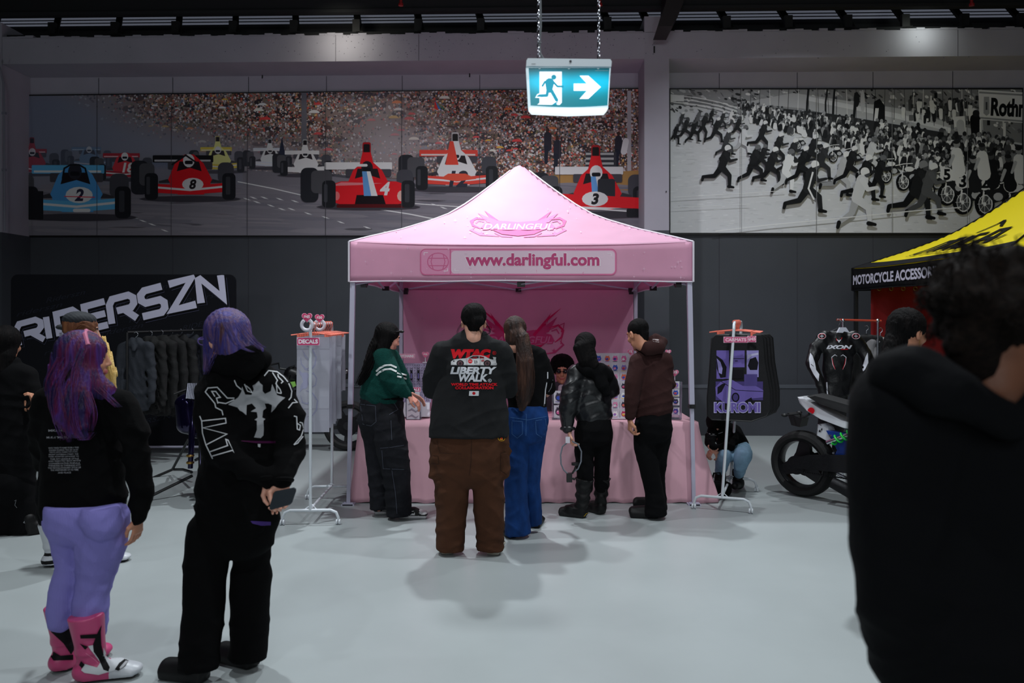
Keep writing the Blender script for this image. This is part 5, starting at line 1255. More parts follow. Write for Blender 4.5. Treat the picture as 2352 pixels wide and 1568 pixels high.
hang_garment(2022, 770, 7.95, 64, 150, (150, 148, 150), 'light grey top with black shoulders at the right end of the rail', 'garments behind the racing suit', 'jacket', hood=False)
# ============================================================ people
def rotz(a): return np.array(Matrix.Rotation(a, 3, 'Z'))
def make_head():
    S = SDF(.0042)
    S.ball((0, -.018, .034), (.074, .094, .082), k=.02); S.ball((0, .018, -.03), (.058, .068, .085), k=.03)
    S.seg((-.034, .018, -.082), (.034, .018, -.082), .024, .024, k=.03); S.ball((0, .062, -.104), (.02, .02, .018), k=.025)
    S.seg((-.036, .073, .034), (.036, .073, .034), .010, .010, k=.016)
    for sg in (-1, 1):
        S.ball((sg*.031, .096, .010), (.017, .014, .012), k=.012, sub=True)
        S.ball((sg*.040, .058, -.028), (.022, .02, .018), k=.02)
    S.seg((0, .082, .018), (0, .100, -.024), .0070, .0095, k=.010); S.ball((-.010, .089, -.029), (.008, .010, .007), k=.007); S.ball((.010, .089, -.029), (.008, .010, .007), k=.007)
    S.seg((-.018, .082, -.057), (.018, .082, -.057), .0052, .0052, k=.008); S.seg((-.015, .081, -.066), (.015, .081, -.066), .0056, .0056, k=.008)
    for sg in (-1, 1):
        S.ball((sg*.031, .074, .009), (.012, .012, .012), k=.003)
        S.ball((sg*.077, -.012, -.008), (.010, .020, .032), k=.006); S.ball((sg*.088, -.008, -.004), (.008, .011, .018), k=.004, sub=True)
    S.seg((0, -.028, -.05), (0, -.030, -.11), .054, .052, k=.03)
    P_, Q = S.nets(); P_ = smooth_pts(P_, Q, 1, .3); c = P_[Q].mean(1); mi = np.zeros(len(Q), int)
    x, y, z = c.T; ax = np.abs(x)
    mi[(z < -.051) & (z > -.075) & (ax < .024) & (y > .078)] = 1
    mi[(z > .026) & (z < .037) & (ax > .012) & (ax < .05) & (y > .068)] = 2
    e = (np.hypot(ax-.031, z-.009) < .0105) & (y > .078); mi[e] = 3; mi[(np.hypot(ax-.031, z-.009) < .0055) & (y > .078)] = 4
    return P_, Q, mi
def make_hand(curl, thumb=.5, vox=.0032):
    S = SDF(vox); S.seg((0, -.028, 0), (0, .0, 0), .024, .026, .72, .68, k=.012, side=(1, 0, 0)); S.seg((0, 0, 0), (0, .075, 0), .030, .038, .42, .34, k=.015, side=(1, 0, 0))
    for x, l, r in ((-.031, .80, .0078), (-.0105, .98, .0086), (.0105, 1.03, .0088), (.031, .95, .0088)):
        p = Vector((x*.9, .072, 0)); a = 0; sp = x*1.2
        for seg_, m, c_ in ((.046, 1, .9), (.028, .9, 1.1), (.022, .82, .8)):
            a += curl*c_; dq = Vector((math.sin(sp)*math.cos(a), math.cos(a), -math.sin(a))); n_ = p+dq*seg_*l
            S.seg(p, n_, r*m, r*m*.9, k=.003); p = n_
    a = Vector((.026, .018, -.004)); b = Vector((.048, .046, -.010-.016*thumb)); c = Vector((.054-.016*thumb, .074, -.018-.02*thumb)); e = Vector((.052-.03*thumb, .096, -.022-.024*thumb))
    S.seg(a, b, .015, .0115, k=.012); S.seg(b, c, .0108, .0098, k=.004); S.seg(c, e, .0098, .008, k=.003)
    P_, Q = S.nets(); return P_, Q
HEAD = make_head(); HANDS = {k: make_hand(*v) for k, v in {'relaxed': (.32, .4), 'grip': (.72, .9), 'open': (.16, .1)}.items()}
def frame(fw, up):
    """columns: x = right, y = forward, z = up"""
    fw = Vector(fw).normalized(); up = Vector(up); x = fw.cross(up).normalized(); z = x.cross(fw)
    return np.array(((x.x, fw.x, z.x), (x.y, fw.y, z.y), (x.z, fw.z, z.z)))
SK = {'fair': (214, 158, 136), 'tan': (190, 132, 104), 'dark': (120, 78, 58), 'rosy': (216, 146, 128)}
class Person:
    def __init__(s, d, px, label, skin='fair', head=None, hs=1., lips=(176, 92, 88)):
        s.d = d; s.s = d/F; g = at(px, 0, d); s.th = thing('person', label, 'person', (g.x, d, 0))
        s.sk = M('skin_'+skin, SK[skin], .5, var=.05, vscale=20, bump=.1, bscale=120)
        s.parts = []; s.head = None; s.lips = lips
        if head:
            hx_, hy_, yaw, pitch, roll = head
            R = np.array(Matrix.Rotation(math.radians(yaw), 3, 'Z')@Matrix.Rotation(math.radians(-pitch), 3, 'X')@Matrix.Rotation(math.radians(roll), 3, 'Y'))
            s.head = (np.array(s.V(hx_, hy_)), R, hs)
            s.parts.append((HEAD[0]*hs@R.T+s.head[0], HEAD[1], HEAD[2]))
    def V(s, px, py, dz=0.): return at(px, py, s.d+dz)
    def H(s, x, y, z): c, R, k = s.head; return Vector(c+R@(np.array((x, y, z))*k))
    def hand(s, px, py, dz, fw, palm, kind='relaxed', mirror=False, sc_=1.):
        """fw: finger direction, palm: direction the palm faces"""
        R = frame(fw, -Vector(palm)); P_, Q = HANDS[kind]; P_ = P_*sc_
        if mirror: P_ = P_*np.array((-1, 1, 1)); Q = Q[:, ::-1]
        s.parts.append((P_@R.T+np.array(s.V(px, py, dz)), Q, np.zeros(len(Q), int)))
    def field(s, chains, vox=.009, disp=None, k=.035):
        S = SDF(vox)
        for c in chains:
            pts, q = c[0], c[1]; o = dict(c[2]) if len(c) > 2 else {}; o.setdefault('k', k); fl = o.pop('flat_last', False)
            V = [(s.V(*p[:3]), p[3]*s.s) for p in pts]
            if len(V) == 1: S.ball(V[0][0], (V[0][1], V[0][1]*q, V[0][1]), k=o['k']); continue
            for i in range(len(V)-1): S.seg(V[i][0], V[i+1][0], V[i][1], V[i+1][1], q, flat=(fl and i == len(V)-2), new=(i == 0), **o)
        S.disp = disp; return S
    def garment(s, name, chains, mat, vox=.009, disp=None, k=.035, parent=None, cuts=(), label=None, mi=None):
        S = s.field(chains, vox, disp, k); S.cutl = list(cuts); P_, Q = S.nets(); m = qmesh(P_, Q)
        if mi is not None:
            c = P_[Q].mean(1); m = qmesh(P_, Q, mi(c))
        o = link(name, m, mat, parent or s.th, True, label); return o
    def below(s, py):                       # keep only what is above pixel row py
        z0 = s.V(0, py).z; return lambda X, Y, Z: z0-Z
    def above(s, py):
        z0 = s.V(0, py).z; return lambda X, Y, Z: Z-z0
    def skinbody(s, chains, bare=()):
        sc_ch = [([(a[0], a[1], a[2], a[3]*(.72 if i == 0 else .5)) for a in c[0]], c[1]) for i, c in enumerate(chains)]
        S = s.field(sc_ch+list(bare), .014, None, .03)
        if s.head: n0 = chains[0][0][0]; S.seg(s.H(0, -.03, -.06), s.V(n0[0], n0[1]+4, n0[2]), .046*s.head[2], .05, 1., k=.02)
        P_, Q = S.nets(); s.parts.append((P_, Q, np.zeros(len(Q), int)))
        ps = [p for p in s.parts]; off = 0; Ps = []; Qs = []; Ms = []
        for P_, Q, mi in ps: Ps.append(P_); Qs.append(Q+off); Ms.append(mi); off += len(P_)
        m = qmesh(np.concatenate(Ps), np.concatenate(Qs), np.concatenate(Ms))
        s.body = link('body', m, [s.sk, M('lips_%d' % s.lips[0], s.lips, .4), M('brow', (30, 22, 22), .7), M('eye_white', (220, 216, 214), .2), M('iris', (30, 22, 20), .2)], s.th); return s.body
    def hair(s, mat, extra=(), cap=(.088, .106, .094), capc=(0, -.026, .042), face=True, vox=.0065, amp=.003, extra3=(), name='hair', balls=(), facer=.088, fy=.135):
        S = SDF(vox); c, R, k = s.head
        S.ball(np.array(s.H(*capc)), np.array(cap)*k, k=.015, R=R)
        for (x, y, z, r) in balls: S.ball(np.array(s.H(x, y, z)), r, k=.012)
        for ch in extra3:                   # head-local chains (x, y, z, r)
            for i in range(len(ch)-1): S.seg(s.H(*ch[i][:3]), s.H(*ch[i+1][:3]), ch[i][3], ch[i+1][3], .7, k=.02)
        if face: S.ball(np.array(s.H(0, fy, -.04)), np.array((facer*.86, facer, facer*1.3))*k, k=.01, sub=True, R=R)
        for c_ in extra:
            pts, q = c_[0], c_[1]; kk = c_[2] if len(c_) > 2 else .02; V = [(s.V(*p[:3]), p[3]*s.s) for p in pts]
            for i in range(len(V)-1): S.seg(V[i][0], V[i+1][0], V[i][1], V[i+1][1], q, k=kk, new=(i == 0))
        if amp:
            S.disp = lambda X, Y, Z: amp*.55*(np.sin(X*330+Y*230+4*np.sin(Z*9)+1.5*np.sin(Z*21+X*20))+.7*np.sin(X*560-Y*400+4*np.sin(Z*13)))
        P_, Q = S.nets(); return link(name, qmesh(P_, Q), mat, s.th)
    def strands(s, mat, lines, name='loose_strands', n=5, spread=4., r=.8):
        n = int(n*2.2); r *= .6; spread *= 1.2
        g = MB()
        for pts in lines:
            for j in range(n):
                ox, oy, oz = random.uniform(-spread, spread), random.uniform(-1, 1), random.uniform(-.02, .02)
                m_ = len(pts); P_ = []
                for i, p in enumerate(pts):
                    t = i/(m_-1); P_.append(s.V(p[0]+ox*(1-.3*t)+random.uniform(-1, 1)*spread*.25, p[1]+oy, (p[2] if len(p) > 2 else 0)+oz))
                # smooth the path
                Q_ = []
                for i in range(m_-1):
                    a = P_[max(i-1, 0)]; b = P_[i]; c = P_[i+1]; d_ = P_[min(i+2, m_-1)]
                    for u in (0, .25, .5, .75): Q_.append(.5*((2*b)+(c-a)*u+(2*a-5*b+4*c-d_)*u*u+(3*b-a-3*c+d_)*u**3))
                Q_.append(P_[-1]); L_ = len(Q_); g.tube(Q_, [r*s.s*(1-.85*(i/(L_-1))**2) for i in range(L_)], 5)
        return g.build(name, mat, s.th, smooth=True)
SHOE = {}
def shoe(kind, vox=.006):
    if kind in SHOE: return SHOE[kind]
    S = SDF(vox)
    S.seg((0, .045, .013), (.004, .225, .013), .040, .046, .36, .32, k=.005, side=(1, 0, 0), pw=4)
    if kind == 'sneaker':
        S.seg((0, .045, .05), (.003, .14, .048), .034, .037, 1, .8, k=.02, side=(1, 0, 0)); S.seg((.003, .14, .046), (.005, .225, .034), .037, .040, .8, .5, k=.02, side=(1, 0, 0)); S.seg((0, .05, .06), (0, .04, .105), .033, .036, k=.015)
    elif kind == 'chunky':
        S.seg((0, .045, .02), (.004, .225, .02), .045, .052, .5, .5, k=.005, side=(1, 0, 0), pw=4)
        S.seg((0, .05, .06), (.004, .225, .046), .04, .044, 1, .8, k=.02, side=(1, 0, 0)); S.seg((0, .05, .06), (0, .04, .12), .038, .042, k=.02)
    else:                                   # tall boots
        S.seg((0, .05, .05), (.003, .15, .055), .040, .040, 1, .9, k=.02, side=(1, 0, 0)); S.seg((.003, .15, .05), (.005, .225, .038), .040, .042, .85, .55, k=.02, side=(1, 0, 0))
        top_ = .30 if kind == 'boot' else .36; S.seg((0, .055, .06), (0, .05, .16), .043, .050, 1.1, k=.03); S.seg((0, .05, .16), (0, .035, top_), .050, .068 if kind == 'boot' else .07, 1.05, k=.02, flat=True)
        if kind == 'race': S.seg((0, .1, .09), (0, .085, .34), .030, .036, .7, k=.02); S.ball((0, .02, .05), (.042, .04, .05), k=.02); S.seg((0, .06, .055), (.003, .17, .055), .045, .043, 1, .85, k=.02, side=(1, 0, 0)); S.seg((.003, .17, .05), (.006, .25, .034), .044, .040, .85, .6, k=.02, side=(1, 0, 0))
        if kind == 'boot': S.disp = lambda X, Y, Z: .004*np.sin(Z*90+3*np.sin(X*25+Y*20))*(Z > .07)
    P_, Q = S.nets(); P_[:, 2] -= P_[:, 2].min(); SHOE[kind] = (P_, Q); return SHOE[kind]
def put_shoe(person, kind, px, py, yaw, mats, mi=None, size=1., name='shoe', label=None, lift=0., zs=1., mirror=False):
    """px, py: pixel where the heel meets the floor"""
    dd = F*CH/(py-HY); X = (px-CX)*dd/F; P_, Q = shoe(kind); P_ = P_*np.array((size, size, size*zs))
    if mirror: P_ = P_*np.array((-1, 1, 1)); Q = Q[:, ::-1]
    c = (shoe(kind)[0])[Q].mean(1); m_ = mi(c) if mi is not None else None
    W_ = P_@rotz(math.radians(yaw)).T+np.array((X, dd, lift)); return link(name, qmesh(W_, Q, m_), mats, person.th, True, label)
m_bk = M('black_cotton', (6, 6, 8), .92, bump=.15, bscale=120, spec=.15); m_bk2 = M('black_denim', (19, 20, 26), .85, var=.2, vscale=30, bump=.2, bscale=200, spec=.25)
m_bsh = M('black_shoe', (9, 9, 10), .55, spec=.3)
H_BLACK = HAIR('hair_black', [(6, 5, 6), (11, 9, 10), (22, 18, 18)], rough=.58); H_BROWN = HAIR('hair_dark_brown', [(28, 17, 14), (52, 32, 26), (84, 56, 44)])

# ---- E: green jumper at the left of the table
p = Person(6.33, 880, 'person in a green jumper with white sleeve stripes at the left of the table', 'rosy', head=(892, 777, -62, 18, 0), hs=.97)
p.hand(941, 909, -.12, (.75, .1, -.65), (.2, .3, -.9), 'relaxed', sc_=.9); p.hand(946, 905, .08, (.8, .2, -.4), (-.2, -.4, -.8), 'relaxed', True, .9)
p.skinbody([([(884, 800, 0, 15), (876, 850, 0, 24), (876, 930, 0, 32)], .7), ([(870, 930, .04, 20), (870, 1170, .06, 11)], 1), ([(888, 930, -.03, 20), (914, 1180, -.03, 11)], 1), ([(885, 820, -.1, 11), (908, 880, -.12, 9), (940, 909, -.12, 7)], 1), ([(900, 820, .1, 11), (925, 880, .12, 9), (946, 905, .08, 7)], 1)])
m_grn = M('green_knit', (8, 62, 56), .92, spec=.2, var=.12, vscale=60, bump=.8, bscale=160, sheen=.0)
jm = p.garment('jumper', [([(886, 803, 0, 21), (876, 822, 0, 34), (872, 860, 0, 41), (875, 898, 0, 49), (877, 914, 0, 49)], .72, dict(flat_last=False)), ([(880, 818, -.07, 23), (897, 862, -.11, 26), (915, 888, -.13, 21), (937, 906, -.125, 11)], .95), ([(900, 818, .07, 18), (924, 868, .10, 18), (944, 902, .085, 10)], .95)], m_grn, disp=wrinkle(.004, 24, 34, 1.))
P = Paint()
for o in (0, 9): P.line([(864, 853+o), (872, 845+o), (884, 839+o), (898, 838+o), (911, 844+o)], 4.2, (206, 210, 210))
for o in (0, 8): P.line([(912, 856+o), (922, 858+o), (934, 862+o)], 3.8, (206, 210, 210))
P.project('stripes', m_ink, jm, jm, 6.33, base=.006)
p.garment('trousers', [([(877, 914, 0, 49), (875, 935, 0, 53), (874, 965, 0, 52)], .66), ([(858, 965, .03, 36), (864, 1010, .05, 31), (869, 1070, .06, 27), (872, 1120, .06, 25), (873, 1168, .06, 25)], .95, dict(flat_last=True)), ([(890, 965, -.03, 38), (897, 1015, -.05, 38), (908, 1070, -.05, 34), (914, 1120, -.04, 31), (917, 1182, -.03, 31)], .9, dict(flat_last=True)), ([(912, 1040, -.10, 14), (914, 1068, -.10, 15)], .6)], m_bk2, disp=wrinkle(.005, 20, 24, 2.), k=.02)
tr = p.th.children[-1]
P = Paint(); ST = (74, 78, 90)
for l in ([(828, 928), (862, 932), (864, 968), (852, 978), (834, 974), (828, 932)], [(873, 1029), (898, 1027), (928, 1022)], [(877, 1034), (880, 1076), (928, 1078)], [(900, 1080), (908, 1130), (912, 1180)], [(898, 965), (900, 1010)], [(905, 925), (914, 940), (894, 952)]): P.line(l, 1.1, ST)
P.project('stitching', m_ink, tr, tr, 6.33, base=.002)
g = MB(); g.tube([p.V(877+48*math.cos(a*PI/12), 916, 48*p.s*.66*math.sin(a*PI/12)) for a in range(24)], .010, 6, closed=True); g.build('belt', m_bk, p.th, smooth=True)
p.hair(H_BLACK, [([(885, 762, .02, 20), (868, 800, -.02, 22), (852, 835, -.06, 17), (838, 862, -.08, 11), (826, 882, -.08, 5)], .6), ([(893, 765, -.06, 16), (880, 800, -.08, 14), (866, 820, -.09, 8)], .6)])
p.strands(H_BLACK, [[(862, 800, -.08), (844, 840, -.1), (828, 872, -.1), (820, 888, -.1)], [(868, 790, -.08), (850, 838, -.1), (832, 868, -.1), (826, 886, -.1)]], n=12, spread=9)
g = MB(); g.tube([p.H(-.075, .01, .065), p.H(-.05, .075, .09), p.H(.05, .075, .09), p.H(.075, .01, .065)], .005, 6); g.ball(p.H(-.033, .085, .088), .02, 6, sc_=(1, .5, .6)); g.ball(p.H(.033, .085, .088), .02, 6, sc_=(1, .5, .6)); g.build('sunglasses', m_plast, p.th, smooth=True)
def dunk(c):
    x, y, z = c.T; m = np.ones(len(c), int); m[(z > .028) & (y > .19) & (z < .05)] = 1; m[z < .027] = 0; m[(z >= .027) & (y > .165)] = 1; m[(z >= .027) & (y > .185) & (z > .036)] = 0
    m[(z >= .03) & (y > .07) & (y < .15) & (z < .062)] = 0; m[(np.abs(z-(.035+.25*(y-.07))) < .007) & (y > .06) & (y < .16)] = 1; return m
dm = [M('sneaker_white', (206, 206, 208), .5), m_bsh]
put_shoe(p, 'sneaker', 908, 1189, -88, dm, dunk, 1.08, label=None); put_shoe(p, 'sneaker', 852, 1180, -80, dm, dunk, 1.0, mirror=True)

# ---- F: wide black T-shirt with the racing print
p = Person(5.33, 1080, 'person in a black shirt with red and white car print and brown cargo trousers', 'fair', head=(1088, 742, 3, 14, 0), hs=1.02)
p.hand(1000, 880, .28, (.2, .9, 0), (1, 0, -.3), 'relaxed', True); p.hand(1165, 885, .28, (-.2, .9, 0), (-1, 0, -.3), 'relaxed')
p.skinbody([([(1086, 775, .02, 19), (1084, 850, .05, 50), (1078, 980, .02, 70)], .6), ([(1040, 1000, 0, 36), (1034, 1262, .05, 14)], 1), ([(1124, 1000, 0, 36), (1130, 1262, .05, 14)], 1), ([(1015, 815, 0, 20), (992, 870, .05, 19), (1000, 880, .26, 10)], 1), ([(1155, 815, 0, 20), (1168, 875, .05, 19), (1165, 885, .26, 10)], 1)], bare=[([(994, 880, .1, 15), (1000, 886, .26, 10)], 1), ([(1168, 882, .1, 15), (1165, 888, .26, 10)], 1)])
m_tee = M('washed_black_tee', (24, 25, 27), .88, var=.08, vscale=14, bump=.12, bscale=120, spec=.25)
te = p.garment('shirt', [([(1086, 777, .0, 27), (1085, 800, .02, 60), (1083, 850, .03, 80), (1080, 905, .04, 86), (1078, 960, .03, 92), (1078, 1004, .02, 94)], .68, dict(flat_last=True)), ([(1060, 792, .0, 24), (1110, 792, 0, 24)], .8), ([(1087, 773, -.005, 23), (1086, 796, .0, 32)], 1.), ([(1018, 812, 0, 30), (996, 860, .06, 25), (992, 893, .14, 24)], 1.), ([(1150, 812, 0, 30), (1164, 862, .06, 26), (1168, 892, .14, 24)], 1.)], m_tee, disp=wrinkle(.005, 13, 18, .6, .35), k=.045)
g = MB(); g.tube([p.V(1087+27*math.cos(a*PI/12), 771-5*math.sin(a*PI/12), .02+27*p.s*.8*math.sin(a*PI/12)) for a in range(24)], .009, 6, closed=True); g.build('collar', m_tee, p.th, smooth=True)
P = Paint(); z_ = lambda x, y: (980+x/5.227, 740+y/5.227); RD = (206, 22, 34); WH = (206, 208, 214)
P.text('WTAC', *z_(530, 378), 480/5.227, RD, ht=22, bold=.09, shear=.18); P.text('R', *z_(812, 368), 3.6, RD, bold=.03); P.line([(z_(812, 368)[0]+4*math.cos(a*PI/8), z_(812, 368)[1]+4*math.sin(a*PI/8)) for a in range(16)], .7, RD, closed=True)
cp = [(290, 515), (292, 470), (330, 445), (400, 436), (480, 430), (545, 398), (640, 396), (700, 408), (760, 440), (800, 450), (800, 425), (790, 415), (835, 420), (830, 440), (835, 480), (845, 500), (835, 520), (560, 524), (350, 520)]
P.poly([z_(*a) for a in cp], (190, 190, 192)); P.poly([z_(*a) for a in ((500, 434), (555, 406), (625, 405), (625, 432))], (40, 36, 40)); P.poly([z_(*a) for a in ((635, 405), (690, 416), (690, 434), (635, 434))], (120, 24, 30)); P.poly([z_(*a) for a in ((540, 436), (560, 415), (610, 412), (600, 436))], (130, 24, 30))
for cx_ in (402, 728): P.ell(*z_(cx_, 492), 8.6, 7.6, (24, 20, 24), 18); P.ell(*z_(cx_, 492), 5.8, 5.6, (90, 60, 66), 14); P.ell(*z_(cx_, 492), 3, 3, (30, 24, 28), 10)
P.ell(*z_(523, 466), 5, 5, (196, 30, 40), 16); P.text('LBWK', *z_(523, 466), 6.4, (230, 220, 220), bold=.02); P.text('23', *z_(588, 474), 7.4, (26, 26, 30), bold=.02)
P.line([z_(*a) for a in ((480, 436), (482, 518), (640, 520), (645, 436))], .6, (110, 110, 114)); P.line([z_(*a) for a in ((290, 516), (845, 522))], 2, (40, 40, 44)); P.ell(*z_(325, 464), 2, 1.4, (60, 60, 64), 8); P.poly([z_(*a) for a in ((655, 450), (690, 446), (692, 470), (660, 472))], (170, 90, 96))
P.text('LIBERTY', *z_(562, 578), 560/5.227, WH, ht=16.5, bold=.05, shear=.2); P.text('WALK', *z_(560, 667), 350/5.227, WH, ht=17.5, bold=.05, shear=.2)
P.line([(z_(758, 698)[0]+3.6*math.cos(a*PI/8), z_(758, 698)[1]+3.6*math.sin(a*PI/8)) for a in range(16)], .8, WH, closed=True); P.text('R', *z_(758, 698), 2.8, WH, bold=.03)
P.text('WORLD TIME ATTACK', *z_(572, 745), 560/5.227, RD, ht=6.4, bold=.05); P.text('COLLABORATION', *z_(572, 786), 460/5.227, RD, ht=6.8, bold=.05)
P.poly([z_(*a) for a in ((512, 824), (628, 824), (624, 882), (506, 882))], (200, 202, 206)); P.ell(*z_(567, 852), 3.8, 3.6, (176, 20, 30), 16)
P.project('back_print', m_ink, te, te, 5.33, base=.004, dz=.00014, maxe=3.5)
m_brn = M('brown_canvas', (72, 44, 29), .88, spec=.2, var=.1, vscale=12, bump=.2, bscale=140)
tr = p.garment('cargo_trousers', [([(1079, 1000, .02, 92), (1079, 1040, .02, 93), (1079, 1070, .02, 84)], .62), ([(1036, 1060, .02, 46), (1038, 1110, .02, 42), (1036, 1180, .03, 37), (1034, 1262, .04, 34)], .95, dict(flat_last=True)), ([(1122, 1060, .02, 44), (1121, 1110, .02, 38), (1124, 1180, .03, 36), (1126, 1262, .04, 33)], .95, dict(flat_last=True)), ([(996, 1062, .0, 12), (996, 1090, 0, 12)], 1.6), ([(1160, 1058, .0, 12), (1160, 1088, 0, 12)], 1.6)], m_brn, disp=wrinkle(.006, 18, 26, 1.5, .4), k=.02)
g = MB(); g.prism([p.V(*a) for a in ((1153, 1030, -.12), (1166, 1020, -.1), (1176, 1036, -.08), (1170, 1048, -.08), (1160, 1036, -.1))], (0, .012, 0)); g.build('hammer_loop', m_brn, tr)
P = Paint(); P.ell(1152, 1006.5, 8.5, 6.5, (190, 140, 40), 16); P.ell(1152, 1006.5, 7, 5, (40, 24, 20), 16); P.text('X', 1152, 1006, 6, (190, 30, 30), bold=.08); P.line([(1083, 1012), (1082, 1060), (1078, 1092)], 1.2, (44, 28, 20)); P.line([(990, 1045), (1006, 1047), (1008, 1066), (990, 1064)], 1., (44, 28, 20)); P.line([(1165, 1035), (1150, 1040), (1150, 1080), (1164, 1090)], 1., (44, 28, 20)); P.line([(1003, 1012), (1010, 1040), (1060, 1042)], .8, (48, 32, 24))
P.project('seams_and_badge', m_ink, tr, tr, 5.33, base=.003)
p.hair(H_BLACK, cap=(.086, .106, .09), balls=[(0, -.10, .035, (.062, .055, .07)), (.02, -.11, -.01, (.05, .045, .045))], extra3=[[(0, -.08, -.02, .045), (0, -.065, -.055, .04)]], extra=[([(1078, 712, .0, 12), (1096, 710, 0, 12)], 1)])
p.strands(H_BLACK, [[(1110, 738, -.05), (1122, 752, -.06), (1124, 764, -.06), (1112, 770, -.06)], [(1064, 742, -.04), (1054, 754, -.05), (1050, 768, -.05)], [(1098, 755, -.1), (1106, 766, -.11), (1104, 778, -.1)]], n=4, spread=2.5, r=.5)
g = MB(); g.tube([p.H(-.085, -.01, .04), p.H(-.08, .06, .085), p.H(0, .085, .10), p.H(.08, .06, .085), p.H(.085, -.01, .04)], .004, 6); g.tube([p.H(-.07, .05, .095), p.H(0, .06, .115), p.H(.07, .05, .095)], .014, 6); g.build('sunglasses', m_plast, p.th, smooth=True)
def sole(c): return (c[:, 2] < .03).astype(int)
put_shoe(p, 'sneaker', 1030, 1277, 12, [M('grey_shoe', (60, 58, 56), .7), M('cream_sole', (190, 184, 170), .5)], sole, 1.15); put_shoe(p, 'sneaker', 1130, 1279, -8, [M('grey_shoe', (60, 58, 56), .7), M('cream_sole', (190, 184, 170), .5)], sole, 1.15, mirror=True)

# ---- G: long ponytail and blue jeans
p = Person(5.78, 1205, 'person with a very long brown ponytail, black top and blue jeans', 'fair', head=(1184, 768, -4, 22, -4), hs=.98)
p.hand(1262, 895, .32, (-.3, .9, 0), (-1, 0, -.3), 'relaxed'); p.hand(1150, 890, .32, (.3, .9, 0), (1, 0, -.3), 'relaxed', True)
p.skinbody([([(1190, 795, 0, 17), (1208, 860, 0, 32), (1210, 950, 0, 34)], .6), ([(1192, 960, 0, 22), (1192, 1215, 0, 11)], 1), ([(1232, 960, .05, 22), (1226, 1195, .12, 11)], 1), ([(1240, 825, 0, 13), (1256, 880, .1, 12), (1262, 895, .3, 8)], 1), ([(1165, 825, 0, 13), (1152, 880, .1, 12), (1150, 890, .3, 8)], 1)])
tp = p.garment('top', [([(1184, 784, -.02, 20), (1188, 800, -.01, 28)], 1.), ([(1184, 782, .0, 20), (1190, 798, .02, 26), (1200, 818, .02, 46), (1206, 860, .0, 52), (1210, 910, 0, 47), (1211, 938, 0, 45)], .66, dict(flat_last=True)), ([(1238, 822, .02, 22), (1255, 868, .06, 21), (1262, 892, .2, 16)], 1), ([(1164, 822, .02, 20), (1152, 868, .06, 20), (1150, 888, .2, 15)], 1)], m_bk, disp=wrinkle(.004, 20, 24, 3.1))
P = Paint(); P.line([(1258, 854), (1258, 868), (1253, 895), (1250, 938)], 2.4, (206, 206, 212)); P.line([(1270, 872), (1266, 890), (1260, 900)], 1.4, (150, 150, 156)); P.project('piping', m_ink, tp, tp, 5.78, base=.003)
m_jean = M('blue_denim', (16, 52, 106), .85, spec=.2, var=.22, vscale=18, bump=.2, bscale=200, stretch=(1, 1, .5))
tr = p.garment('jeans', [([(1212, 938, 0, 45), (1212, 960, -.02, 49), (1210, 990, -.02, 47)], .68), ([(1188, 985, 0, 33), (1188, 1040, 0, 30), (1184, 1110, 0, 27), (1186, 1160, 0, 28), (1190, 1226, 0, 31)], .95, dict(flat_last=True)), ([(1230, 985, .02, 28), (1226, 1040, .05, 22), (1222, 1110, .08, 20), (1225, 1160, .1, 20), (1228, 1204, .12, 19)], .95, dict(flat_last=True))], m_jean, disp=wrinkle(.004, 20, 26, .3), k=.015)
P = Paint(); LB = (70, 108, 160)
for l in ([(1230, 966), (1253, 962), (1256, 990), (1244, 1004), (1232, 996), (1230, 968)], [(1176, 966), (1200, 968), (1200, 996), (1188, 1006), (1176, 996), (1176, 968)], [(1172, 958), (1212, 964), (1256, 956)], [(1209, 950), (1208, 1000)]): P.line(l, .9, LB)
P.project('stitching', m_ink, tr, tr, 5.78, base=.002)
p.hair(H_BROWN, [([(1192, 762, -.1, 12), (1201, 775, -.13, 15), (1206, 830, -.17, 20), (1205, 880, -.16, 21), (1202, 915, -.15, 17), (1198, 940, -.14, 7)], .6), ([(1180, 775, -.05, 20), (1186, 786, -.06, 18)], .9)], face=True, extra3=[[(0, -.09, -.03, .05), (0, -.075, -.08, .045)]])
p.strands(H_BROWN, [[(1195, 765, -.13), (1208, 830, -.2), (1206, 890, -.19), (1200, 944, -.17)], [(1190, 768, -.13), (1194, 830, -.19), (1192, 890, -.18), (1192, 935, -.17)], [(1201, 768, -.13), (1222, 840, -.18), (1224, 890, -.17), (1212, 930, -.15)]], n=7, spread=5, r=.7)
g = MB(); g.tube([p.H(-.082, .0, .05), p.H(-.07, .06, .09), p.H(0, .08, .11), p.H(.07, .06, .09), p.H(.082, .0, .05)], .008, 6); g.build('sunglasses', m_plast, p.th, smooth=True)
put_shoe(p, 'sneaker', 1180, 1236, 25, m_bsh, None, 1.1); put_shoe(p, 'sneaker', 1226, 1216, -12, m_bsh, None, 1.05, mirror=True)

